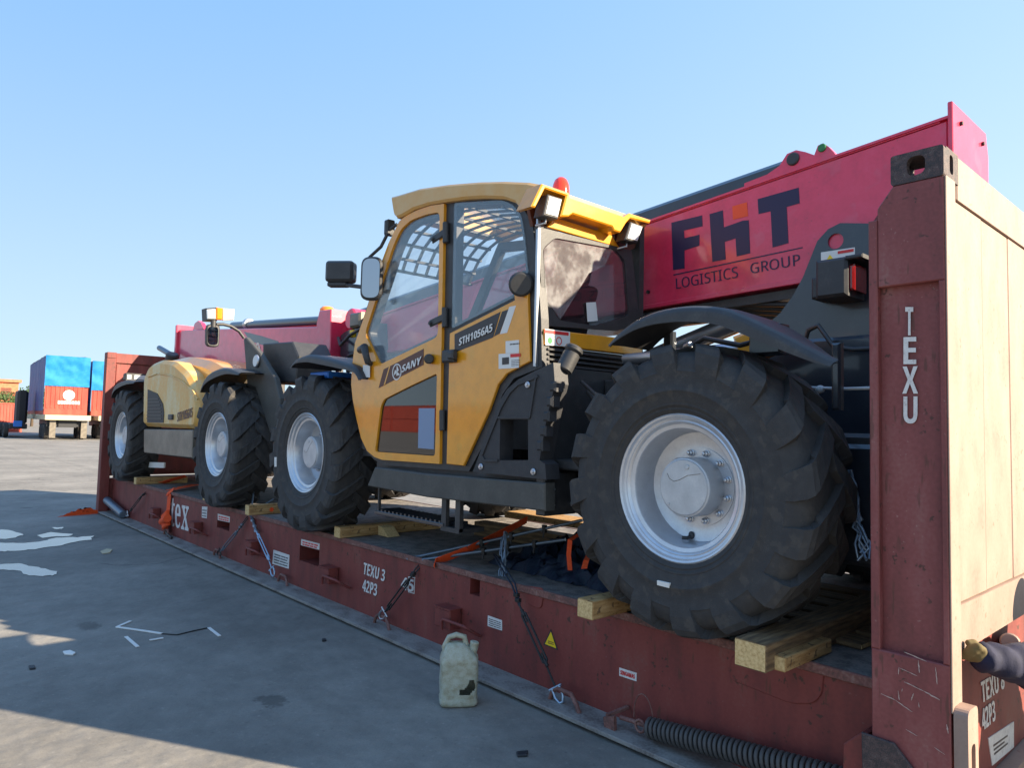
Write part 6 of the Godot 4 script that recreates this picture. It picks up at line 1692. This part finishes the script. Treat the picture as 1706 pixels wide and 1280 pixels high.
	for q in [["long bright puddle reaching towards the rack side", [Vector2(-9.703, 1.537), Vector2(-9.507, 1.322), Vector2(-9.571, 1.098), Vector2(-9.748, 0.942), Vector2(-9.664, 0.727), Vector2(-9.662, 0.545), Vector2(-9.384, 0.649), Vector2(-9.256, 0.868), Vector2(-9.071, 1.055), Vector2(-8.976, 1.278), Vector2(-8.988, 1.505), Vector2(-9.016, 1.613), Vector2(-9.208, 1.758), Vector2(-9.763, 1.706)]], ["rounded bright puddle nearest to the camera at left", [Vector2(-8.146, 1.908), Vector2(-8.193, 1.705), Vector2(-8.130, 1.559), Vector2(-7.923, 1.484), Vector2(-7.705, 1.388), Vector2(-7.481, 1.327), Vector2(-7.301, 1.367), Vector2(-7.310, 1.474), Vector2(-7.449, 1.575), Vector2(-7.752, 1.608), Vector2(-7.881, 1.740), Vector2(-7.942, 1.926)]], ["thin bright puddle beyond the long one", [Vector2(-10.087, 1.103), Vector2(-10.274, 0.922), Vector2(-9.968, 0.737), Vector2(-9.815, 0.779), Vector2(-9.871, 0.954), Vector2(-9.836, 1.076)]], ["pinkish bright puddle farthest at left", [Vector2(-10.802, 1.543), Vector2(-10.884, 1.372), Vector2(-10.626, 1.271), Vector2(-10.227, 1.225), Vector2(-9.982, 1.383), Vector2(-10.028, 1.621)]], ["tiny bright puddle beside the thin one", [Vector2(-10.734, 0.826), Vector2(-10.727, 0.707), Vector2(-10.548, 0.745), Vector2(-10.605, 0.833)]]]:
		var p: Array = q[1]
		var o := []
		for i in p.size():
			var a: Vector2 = p[i]; var c: Vector2 = p[(i + 1) % p.size()]
			for j in 4: o.append(a.lerp(c, j / 4.0) + Vector2(rng.randf_range(-0.03, 0.03), rng.randf_range(-0.015, 0.015)))
		var t := MB.new()
		py(t, o, 0.001, 0.006)
		solo("puddle", t, M.water, q[0], "puddle", "puddles on the paving")

# ================================================================ person at the end wall
# distance field of tapered capsules joined smoothly, meshed as surface nets
func flesh(bones: Array, cell: float, k: float, fold := 0.0) -> MB:
	var nzf := noise(202, 9.0, 2)
	var lo := Vector3.INF; var hi := -Vector3.INF
	for b in bones:
		for e in [0, 1]:
			var r: float = b[2 + e] + 0.03
			lo = lo.min(b[e] - Vector3.ONE * r); hi = hi.max(b[e] + Vector3.ONE * r)
	var n := Vector3i(((hi - lo) / cell).ceil()) + Vector3i(2, 2, 2)
	var f := PackedFloat32Array()
	f.resize(n.x * n.y * n.z); f.fill(1.0)
	for b in bones:
		var a: Vector3 = b[0]; var c: Vector3 = b[1]; var ra: float = b[2]; var rc: float = b[3]
		var rm: float = max(ra, rc) + 3.0 * k + cell * 2.0
		var i0 := Vector3i(((a.min(c) - Vector3.ONE * rm - lo) / cell).floor()).max(Vector3i.ZERO)
		var i1 := Vector3i(((a.max(c) + Vector3.ONE * rm - lo) / cell).ceil()).min(n - Vector3i.ONE)
		var d := c - a; var dd: float = max(d.length_squared(), 1e-9)
		for x in range(i0.x, i1.x + 1):
			for y in range(i0.y, i1.y + 1):
				for z in range(i0.z, i1.z + 1):
					var p := lo + Vector3(x, y, z) * cell
					var t: float = clamp((p - a).dot(d) / dd, 0.0, 1.0)
					var s: float = (p - a - d * t).length() - lerp(ra, rc, t)
					if fold > 0.0: s += fold * nzf.get_noise_3d(p.x, p.y * 0.7, p.z * 1.6)
					var ix := (x * n.y + y) * n.z + z
					var o := f[ix]
					var hh: float = max(k - abs(o - s), 0.0) / k
					f[ix] = min(o, s) - hh * hh * k * 0.25
	var vid := {}
	var vs := []
	for x in n.x - 1:
		for y in n.y - 1:
			for z in n.z - 1:
				var base := (x * n.y + y) * n.z + z
				var s0 := f[base]
				if abs(s0) > cell * 3.5: continue
				var sum := Vector3.ZERO; var cnt := 0
				for e in [[0, 0, 0, 1, 0, 0], [0, 1, 0, 1, 1, 0], [0, 0, 1, 1, 0, 1], [0, 1, 1, 1, 1, 1], [0, 0, 0, 0, 1, 0], [1, 0, 0, 1, 1, 0], [0, 0, 1, 0, 1, 1], [1, 0, 1, 1, 1, 1], [0, 0, 0, 0, 0, 1], [1, 0, 0, 1, 0, 1], [0, 1, 0, 0, 1, 1], [1, 1, 0, 1, 1, 1]]:
					var va := f[base + (e[0] * n.y + e[1]) * n.z + e[2]]; var vb := f[base + (e[3] * n.y + e[4]) * n.z + e[5]]
					if (va < 0.0) != (vb < 0.0):
						sum += Vector3(e[0], e[1], e[2]).lerp(Vector3(e[3], e[4], e[5]), va / (va - vb)); cnt += 1
				if cnt > 0:
					vid[base] = vs.size()
					vs.append(lo + (Vector3(x, y, z) + sum / cnt) * cell)
	var mb := MB.new()
	var nn := []
	nn.resize(vs.size()); nn.fill(Vector3.ZERO)
	var quads := []
	for x in range(1, n.x - 1):
		for y in range(1, n.y - 1):
			for z in range(1, n.z - 1):
				var base := (x * n.y + y) * n.z + z
				var s0 := f[base]
				if abs(s0) > cell * 3.5: continue
				for ax in 3:
					var st: int = [n.y * n.z, n.z, 1][ax]
					var s1 := f[base + st]
					if (s0 < 0.0) == (s1 < 0.0): continue
					var u: int = [n.z, 1, n.y * n.z][ax]; var w: int = [1, n.y * n.z, n.z][ax]
					var c := [base - u - w, base - w, base, base - u]
					if not (vid.has(c[0]) and vid.has(c[1]) and vid.has(c[2]) and vid.has(c[3])): continue
					var q := [vid[c[0]], vid[c[1]], vid[c[2]], vid[c[3]]]
					if s0 > 0.0: q.reverse()
					quads.append(q)
					var m: Vector3 = (vs[q[2]] - vs[q[0]]).cross(vs[q[3]] - vs[q[1]])
					for i in q: nn[i] += m
	for q in quads: mb.quadn(vs[q[0]], vs[q[1]], vs[q[2]], vs[q[3]], nn[q[0]].normalized(), nn[q[1]].normalized(), nn[q[2]].normalized(), nn[q[3]].normalized())
	return mb

func make_person() -> void:
	var T := thing("person", "person in navy padded jacket with yellowish glove reaching to the foot of the end wall", "person", Vector3(0.75, 0, -1.35))
	var wrist := Vector3(0.045, 0.757, -0.212); var elbow := Vector3(0.15, 0.70, -0.47); var sh := Vector3(0.27, 0.76, -0.80)
	var sh2 := Vector3(0.55, 0.78, -1.1); var neck := Vector3(0.42, 0.84, -1.08); var hip := Vector3(0.66, 0.4, -1.55)
	var hl := hip + Vector3(-0.1, 0, -0.05); var hr := hip + Vector3(0.12, 0, 0.06)
	var knl := Vector3(0.36, 0.48, -1.3); var knr := Vector3(0.72, 0.5, -1.18)
	var anl := Vector3(0.5, 0.1, -1.55); var anr := Vector3(0.8, 0.1, -1.46)
	# leaning crouch: jacket with sleeves as one surface
	part("jacket", flesh([[wrist, elbow, 0.05, 0.08], [elbow, sh, 0.085, 0.1], [sh, sh2, 0.11, 0.11], [neck, hip, 0.15, 0.17], [sh, hip, 0.12, 0.15], [sh2, hip, 0.12, 0.15], [sh2, Vector3(0.76, 0.6, -1.0), 0.1, 0.085], [Vector3(0.76, 0.6, -1.0), Vector3(0.68, 0.57, -1.13), 0.08, 0.06], [neck, neck + Vector3(-0.03, 0.06, 0.03), 0.08, 0.07]], 0.011, 0.05, 0.014), M.navy, T)
	part("trousers", flesh([[hl, knl, 0.12, 0.085], [knl, anl, 0.082, 0.06], [hr, knr, 0.12, 0.085], [knr, anr, 0.082, 0.06], [hl, hr, 0.13, 0.13]], 0.018, 0.05), M.truck_dark, T)
	part("shoe", flesh([[anl + Vector3(0.03, -0.055, -0.02), anl + Vector3(-0.13, -0.06, 0.12), 0.045, 0.042]], 0.012, 0.02), M.seat, T)
	part("shoe", flesh([[anr + Vector3(0.03, -0.055, -0.02), anr + Vector3(-0.1, -0.06, 0.13), 0.045, 0.042]], 0.012, 0.02), M.seat, T)
	var hc := neck + Vector3(-0.04, 0.15, -0.06)
	var face := Vector3(-0.75, -0.2, 0.6).normalized()
	var head := part("head", flesh([[neck, hc - Vector3(0, 0.05, 0), 0.06, 0.06], [hc + Vector3(0, 0.03, 0) - face * 0.015, hc + Vector3(0, 0.03, 0) + face * 0.01, 0.095, 0.09], [hc - Vector3(0, 0.05, 0) + face * 0.02, hc - Vector3(0, 0.08, 0) + face * 0.045, 0.07, 0.05], [hc + face * 0.095, hc - Vector3(0, 0.025, 0) + face * 0.11, 0.01, 0.014]], 0.008, 0.03), M.skin, T)
	var hr2 := MB.new()
	hr2.ball(hc + Vector3(0, 0.05, 0) - face * 0.02, Vector3(0.102, 0.1, 0.102), 18, 12)
	part("hair", hr2, M.hair, head)
	var eyes := MB.new()
	var sd := face.cross(Vector3.UP).normalized()
	for s in [-1.0, 1.0]: eyes.ball(hc + face * 0.088 + sd * 0.033 * s, Vector3(0.011, 0.007, 0.011), 8, 6)
	part("eyes", eyes, M.hair, head)
	var mouth := MB.new()
	mouth.tube([hc - Vector3(0, 0.062, 0) + face * 0.092 - sd * 0.025, hc - Vector3(0, 0.064, 0) + face * 0.098, hc - Vector3(0, 0.062, 0) + face * 0.092 + sd * 0.025], 0.004, 6)
	part("mouth", mouth, M.brown_print, head)
	# gloved hand gripping the lower edge of the end wall
	var palm := wrist + Vector3(-0.01, 0.012, 0.03)
	var bones := [[wrist, palm, 0.030, 0.026]]
	for k in 4:
		var o := Vector3(0.018 - 0.014 * k, 0.022 - 0.013 * k, 0.0)
		var a := palm + o + Vector3(0, 0.004, 0.012)
		var len: float = [0.022, 0.027, 0.025, 0.018][k]
		bones.append([a, a + Vector3(-0.008, 0.012, len), 0.0125, 0.0115])
		bones.append([a + Vector3(-0.008, 0.012, len), a + Vector3(-0.026, 0.004, len + 0.012), 0.0115, 0.0105])
	bones.append([wrist + Vector3(0.01, 0.02, 0.025), palm + Vector3(-0.01, 0.042, 0.012), 0.014, 0.012])
	bones.append([palm + Vector3(-0.01, 0.042, 0.012), palm + Vector3(-0.022, 0.045, 0.03), 0.012, 0.0105])
	part("glove", flesh(bones, 0.0045, 0.012), M.glove, T)
	part("hand", flesh([[Vector3(0.68, 0.57, -1.13), Vector3(0.66, 0.56, -1.17), 0.035, 0.035]], 0.01, 0.02), M.glove, T)

# ================================================================ yard behind
func corrugated(x0: float, x1: float, y0: float, y1: float, z: float, out: float, xaxis: bool, pitch: float) -> MB:   # trapezoid corrugation along x (or along z when xaxis is false)
	var b := MB.new()
	var a := x0
	var prof := [Vector2(0, 0), Vector2(0.25, 0), Vector2(0.35, 1), Vector2(0.65, 1), Vector2(0.75, 0), Vector2(1, 0)]
	while a < x1 - 0.001:
		for i in 5:
			var p: Vector2 = prof[i]; var q: Vector2 = prof[i + 1]
			var u0: float = min(a + p.x * pitch, x1); var u1: float = min(a + q.x * pitch, x1)
			var w0 := z + out * p.y; var w1 := z + out * q.y
			if xaxis: b.quad(Vector3(u0, y0, w0), Vector3(u1, y0, w1), Vector3(u1, y1, w1), Vector3(u0, y1, w0))
			else: b.quad(Vector3(w0, y0, u1), Vector3(w1, y0, u0) if false else Vector3(w0, y0, u0), Vector3(w0, y1, u0), Vector3(w0, y1, u1)) if p.y == q.y else b.quad(Vector3(w1, y0, u1), Vector3(w0, y0, u0), Vector3(w0, y1, u0), Vector3(w1, y1, u1))
		a += pitch
	return b
func container_box(label: String, at: Vector3, turn: float, len: float, m: Material) -> Node3D:
	var T := thing("shipping_container", label, "container", Vector3.ZERO, "shipping containers in the yard")
	var fr := MB.new()
	for q in [[0, 0], [0, 1], [1, 0], [1, 1]]:
		fr.span(Vector3(-len * q[0], 0.0, -2.438 * q[1] + (-0.0 if q[1] == 0 else 0.15)), Vector3(-len * q[0] + (0.15 if q[0] == 1 else -0.15), 2.591, -2.438 * q[1] + (-0.15 if q[1] == 0 else 0.0)))
	for z in [0.0, -2.338]:
		for y in [0.0, 2.491]: fr.span(Vector3(-len + 0.15, y, z - 0.1), Vector3(-0.15, y + 0.1, z))
	for x in [0.0, -len + 0.1]:
		for y in [0.0, 2.491]: fr.span(Vector3(x - 0.1, y, -2.288), Vector3(x, y + 0.1, -0.15))
	var f := part("frame", fr, m, T)
	part("side_wall", corrugated(-len + 0.15, -0.15, 0.1, 2.491, -0.06, 0.036, true, 0.28), m, T)
	part("side_wall", corrugated(-len + 0.15, -0.15, 0.1, 2.491, -2.4, 0.036, true, 0.28), m, T)
	part("end_panel", corrugated(-2.288, -0.15, 0.1, 2.491, -0.06, 0.036, false, 0.24), m, T)
	part("end_panel", corrugated(-2.288, -0.15, 0.1, 2.491, -len + 0.03, 0.036, false, 0.24), m, T)
	var rf := MB.new()
	rf.span(Vector3(-len + 0.1, 2.52, -2.34), Vector3(-0.1, 2.56, -0.1))
	part("roof", rf, m, T)
	T.transform = Transform3D(Basis(Vector3.UP, turn), at)
	return T
func road_wheel(b: MB, c: Vector3) -> void:
	b.lathe([Vector2(0.2, -0.14), Vector2(0.46, -0.14), Vector2(0.5, -0.1), Vector2(0.5, 0.1), Vector2(0.46, 0.14), Vector2(0.3, 0.14), Vector2(0.26, 0.09), Vector2(0.1, 0.06), Vector2(0.0, 0.06)], Transform3D(Basis.IDENTITY, c), 20)

func tarped_load(called: String, label: String, x: float, z: float, len: float, y0: float, y1: float, yr: float, turn: float, emblem: bool) -> void:
	var T := thing(called, label, "cargo", Vector3.ZERO, "tarpaulin covered flat racks on trailers")
	var nz := noise(91 + int(len), 0.8, 3)
	var w := 2.44
	var s := MB.new()
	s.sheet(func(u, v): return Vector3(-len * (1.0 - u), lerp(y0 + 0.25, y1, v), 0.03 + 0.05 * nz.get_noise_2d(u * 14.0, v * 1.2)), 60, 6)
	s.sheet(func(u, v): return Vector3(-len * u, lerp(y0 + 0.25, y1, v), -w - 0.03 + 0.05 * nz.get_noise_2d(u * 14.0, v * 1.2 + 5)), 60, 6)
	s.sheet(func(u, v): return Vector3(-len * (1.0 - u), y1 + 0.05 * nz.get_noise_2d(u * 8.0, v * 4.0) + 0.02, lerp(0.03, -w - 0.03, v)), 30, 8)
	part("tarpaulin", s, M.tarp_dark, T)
	var e := MB.new()
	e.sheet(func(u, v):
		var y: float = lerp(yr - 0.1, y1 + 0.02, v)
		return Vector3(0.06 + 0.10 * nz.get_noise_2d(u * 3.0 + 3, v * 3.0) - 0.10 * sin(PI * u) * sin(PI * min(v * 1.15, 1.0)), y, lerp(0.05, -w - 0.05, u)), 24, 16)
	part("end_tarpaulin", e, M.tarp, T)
	var r := MB.new()
	r.span(Vector3(-0.12, y0 + 0.3, -w), Vector3(0.0, yr, 0), 0.01)
	var ro := part("end_wall", r, M.box_red, T)
	for k in 9:
		var b := MB.new()
		b.span(Vector3(0.0, y0 + 0.42, -0.2 - k * 0.25), Vector3(0.03, yr - 0.12, -0.09 - k * 0.25), 0.008)
		part("panel_rib", b, M.box_red, ro)
	if emblem:
		var b := MB.new()
		px(b, circle(Vector2(-1.35, lerp(y0, yr, 0.66)), 0.34, 24), 0.03, 0.035)
		part("emblem", b, M.letter, ro)
		var q := MB.new()
		for k in 8: q.span(Vector3(0.03, lerp(y0, yr, 0.36), -0.75 - 0.16 * k), Vector3(0.034, lerp(y0, yr, 0.47), -0.87 - 0.16 * k))
		part("print", q, M.letter, ro)
	var bs := MB.new()
	bs.span(Vector3(-len, y0, -w), Vector3(0.05, y0 + 0.3, 0), 0.01)
	part("rack_base", bs, M.box_red, T)
	T.transform = Transform3D(Basis(Vector3.UP, turn), Vector3(x, 0, z))
func trailer(label: String, x: float, z: float, len: float, y: float, turn: float) -> void:
	var T := thing("flatbed_trailer", label, "trailer", Vector3.ZERO, "trailers in the yard")
	var b := MB.new()
	b.span(Vector3(-len, y - 0.32, -2.5), Vector3(0.9, y, 0.05), 0.02)
	part("bed", b, M.cream, T)
	var f := MB.new()
	f.span(Vector3(-len, y - 0.8, -1.75), Vector3(0.5, y - 0.32, -0.75))
	f.span(Vector3(0.3, y - 0.75, -2.3), Vector3(0.4, y - 0.35, -0.1))
	part("frame", f, M.truck_dark, T)
	for k in 3:
		for zz in [-0.2, -2.25]:
			var w := MB.new()
			road_wheel(w, Vector3(-0.9 - 1.25 * k, 0.5, zz))
			part("wheel", w, M.rubber, T)
	for zz in [-0.35, -2.1]:
		var g := MB.new()
		g.span(Vector3(0.55, 0.12, zz - 0.25), Vector3(0.6, y - 0.35, zz + 0.1), 0.01)
		part("mudflap", g, M.grey_plate, T)
	T.transform = Transform3D(Basis(Vector3.UP, turn), Vector3(x, 0, z))

func tree(label: String, at: Vector3, h: float, r: float, sd: int) -> void:
	var T := thing("tree", label, "tree", at, "trees beyond the yard")
	var b := MB.new()
	b.tube([at, at + Vector3(0.1, h * 0.3, 0), at + Vector3(0.0, h * 0.6, 0.1)], [h * 0.035, h * 0.028, h * 0.015], 8)
	for k in 5:
		var a := TAU * k / 5.0
		b.tube([at + Vector3(0.05, h * (0.28 + 0.05 * k), 0.05), at + Vector3(cos(a) * r * 0.7, h * (0.5 + 0.06 * k), sin(a) * r * 0.7)], [h * 0.016, h * 0.006], 6)
	part("trunk", b, M.bark, T)
	var c := MB.new()
	var rng := RandomNumberGenerator.new()
	rng.seed = sd
	var nz := noise(sd, 0.5, 3)
	var n := 0
	while n < 2600:
		var p := Vector3(rng.randf_range(-1, 1), rng.randf_range(-1, 1), rng.randf_range(-1, 1))
		if p.length() > 1.0 + 0.35 * nz.get_noise_3d(p.x * 3, p.y * 3, p.z * 3) or p.length() < 0.35: continue
		if nz.get_noise_3d(p.x * 6 + 40, p.y * 6, p.z * 6) < -0.12: continue
		var q := at + Vector3(p.x * r, h * 0.62 + p.y * h * 0.38, p.z * r)
		var e := Basis(Vector3(rng.randf_range(-1, 1), rng.randf_range(-1, 1), rng.randf_range(-1, 1)).normalized(), rng.randf_range(0, TAU))
		var s := rng.randf_range(0.12, 0.24) * (h / 6.0)
		c.quad(q + e * Vector3(-s, 0, 0), q + e * Vector3(0, -s * 0.5, 0), q + e * Vector3(s, 0, 0), q + e * Vector3(0, s * 0.5, 0))
		n += 1
	part("crown", c, M.leaf, T)

func make_yard() -> void:
	tarped_load("tarped_cargo", "blue tarpaulin load over a red end wall with white emblem on a trailer", -54.0, -5.65, 12.2, 1.62, 5.48, 3.6, -0.068, true)
	tarped_load("tarped_cargo", "blue tarpaulin load partly hidden behind the far end wall of the flat rack", -56.0, -8.75, 12.2, 1.62, 5.45, 3.5, -0.1, false)
	trailer("cream flatbed trailer under the blue load with white emblem", -53.6, -5.65, 12.5, 1.6, -0.068)
	trailer("cream flatbed trailer under the blue load at the far end wall", -54.6, -8.9, 12.5, 1.6, -0.1)
	container_box("orange red container low at the left edge behind the trailers", Vector3(-76, 0.0, -5.2), 0.25, 6.06, M.box_red)
	container_box("red container standing beyond the orange red one at the left edge", Vector3(-90, 0.0, -1.5), 0.1, 12.19, M.box_red)
	var tk := thing("parked_truck", "dark truck cab standing left of the blue tarpaulin load", "truck", Vector3(-60, 0, -5.2), "")
	var b := MB.new()
	b.span(Vector3(-61.2, 0.9, -5.6), Vector3(-59.8, 3.3, -4.95), 0.15)
	part("cab", b, M.truck_dark, tk)
	b = MB.new()
	b.span(Vector3(-64.5, 0.6, -5.3), Vector3(-57.5, 0.95, -4.3), 0.04)
	part("chassis", b, M.truck_dark, tk)
	for q in [-58.5, -60.5, -63.5]:
		b = MB.new()
		road_wheel(b, Vector3(q, 0.5, -4.2))
		part("wheel", b, M.rubber, tk)
	b = MB.new()
	b.span(Vector3(-57.6, 0.75, -5.0), Vector3(-57.4, 1.15, -4.5), 0.03)
	part("blue_tank", b, M.blue_plastic, tk)
	var bd := thing("yard_building", "orange brick building far behind the trees at the left edge", "building", Vector3(-150, 0, -12), "")
	b = MB.new()
	b.span(Vector3(-165, 0, -16.5), Vector3(-150, 7.2, 6), 0.0)
	var wall := part("wall", b, M.brick_wall, bd)
	b = MB.new()
	b.span(Vector3(-165.4, 7.2, -16.9), Vector3(-149.6, 7.7, 6.4), 0.05)
	part("parapet", b, M.brick_wall, bd)
	for r in 2:
		for k in 6:
			b = MB.new()
			b.span(Vector3(-150.0, 1.6 + r * 3.0, -15.5 + k * 3.2), Vector3(-149.9, 3.2 + r * 3.0, -14.0 + k * 3.2), 0.02)
			part("window", b, M.glass_dark, wall)
	tree("rounded green tree left of the dark truck", Vector3(-118, 0, -14.2), 5.6, 2.2, 11)
	tree("green tree in front of the orange building", Vector3(-112, 0, -10.3), 4.6, 2.2, 12)
	tree("low green tree at the left edge before the orange building", Vector3(-116, 0, -7.2), 4.6, 2.4, 13)
	# far row of stacked containers across the yard, mirrored in the door glass
	for k in 7:
		for lv in 2:
			container_box("red container in the far stacked row mirrored by the lower door window", Vector3(-85.0 - k * 12.6, 2.595 * lv, 78.0), 0.0, 12.19, M.box_red)

# clear winter air: blue overhead, pale towards the horizon and towards the sun's side
const EXPOSURE := 3.2
func sky_image(sun_dir: Vector3, exposure: float) -> ImageTexture:
	var im := Image.create(512, 256, false, Image.FORMAT_RGBF)
	for j in 256:
		var v := (j + 0.5) / 256.0 * PI
		for i in 512:
			var a := (i + 0.5) / 512.0 * TAU
			var d := Vector3(sin(a) * sin(v), cos(v), -cos(a) * sin(v))
			var t := pow(1.0 - clamp(d.y, 0.0, 1.0), 2.1)
			var c := Vector3(0.10, 0.40, 0.99).lerp(Vector3(0.74, 0.955, 1.08), t)
			var g := pow((1.0 + d.dot(sun_dir)) * 0.5, 1.7)
			c += Vector3(0.42, 0.40, 0.26) * g
			if d.y < 0.0: c = Vector3(0.5, 0.48, 0.44)
			c /= exposure
			im.set_pixel(i, j, Color(c.x, c.y, c.z))
	return ImageTexture.create_from_image(im)

# ================================================================
func _ready() -> void:
	# camera: hand-held phone at eye level near the corner of the rack
	var cam := Camera3D.new()
	cam.name = "camera"
	cam.position = Vector3(0.8306, 1.5432, 2.7966)
	cam.rotation = Vector3(0.05988, 0.83757, 0.0237)
	cam.fov = 56.73
	cam.near = 0.05; cam.far = 2000.0
	add_child(cam)
	cam.current = true
	var sky := PanoramaSkyMaterial.new()
	sky.panorama = sky_image(Vector3(1.83, 1.0, -1.065).normalized(), EXPOSURE)
	var sk := Sky.new()
	sk.sky_material = sky
	var env := Environment.new()
	env.background_mode = Environment.BG_SKY
	env.sky = sk
	env.background_energy_multiplier = 1.0
	env.tonemap_mode = Environment.TONE_MAPPER_LINEAR
	env.tonemap_exposure = EXPOSURE
	env.sdfgi_enabled = true; env.ssao_enabled = true; env.ssil_enabled = true
	var we := WorldEnvironment.new()
	we.name = "world_environment"
	we.environment = env
	add_child(we)
	var sun := DirectionalLight3D.new()
	sun.name = "sun"
	add_child(sun)
	sun.look_at_from_position(Vector3.ZERO, Vector3(-1.83, -1.0, 1.065))
	sun.light_energy = 1.6
	sun.light_color = Color(1.0, 0.93, 0.82)
	sun.light_angular_distance = 0.5
	sun.shadow_enabled = true

	make_materials()
	M.scratch = tri_mat(paint_tex(256, 62, 0.05, 0.3, 0.5, [[0.0, Color(0.45, 0.33, 0.3)], [0.5, Color(0.68, 0.58, 0.54)], [1.0, Color(0.8, 0.74, 0.7)]]), 0.7, 4.0)
	M.grey_dark = tri_mat(paint_tex(256, 61, 0.02, 0.2, 0.4, [[0.0, Color(0.24, 0.235, 0.225)], [0.6, Color(0.29, 0.285, 0.27)], [1.0, Color(0.35, 0.34, 0.32)]]), 0.6, 0.9)
	var g := MB.new()
	g.quad(Vector3(-900, 0, 900), Vector3(900, 0, 900), Vector3(900, 0, -900), Vector3(-900, 0, -900))
	setting("ground", g, ground_mat())
	make_rack()
	wheel0 = make_wheel()
	make_telehandler()
	make_telehandler_2()
	wheel0.free()
	make_dunnage()
	make_lashings()
	make_ground_things()
	make_person()
	make_yard()
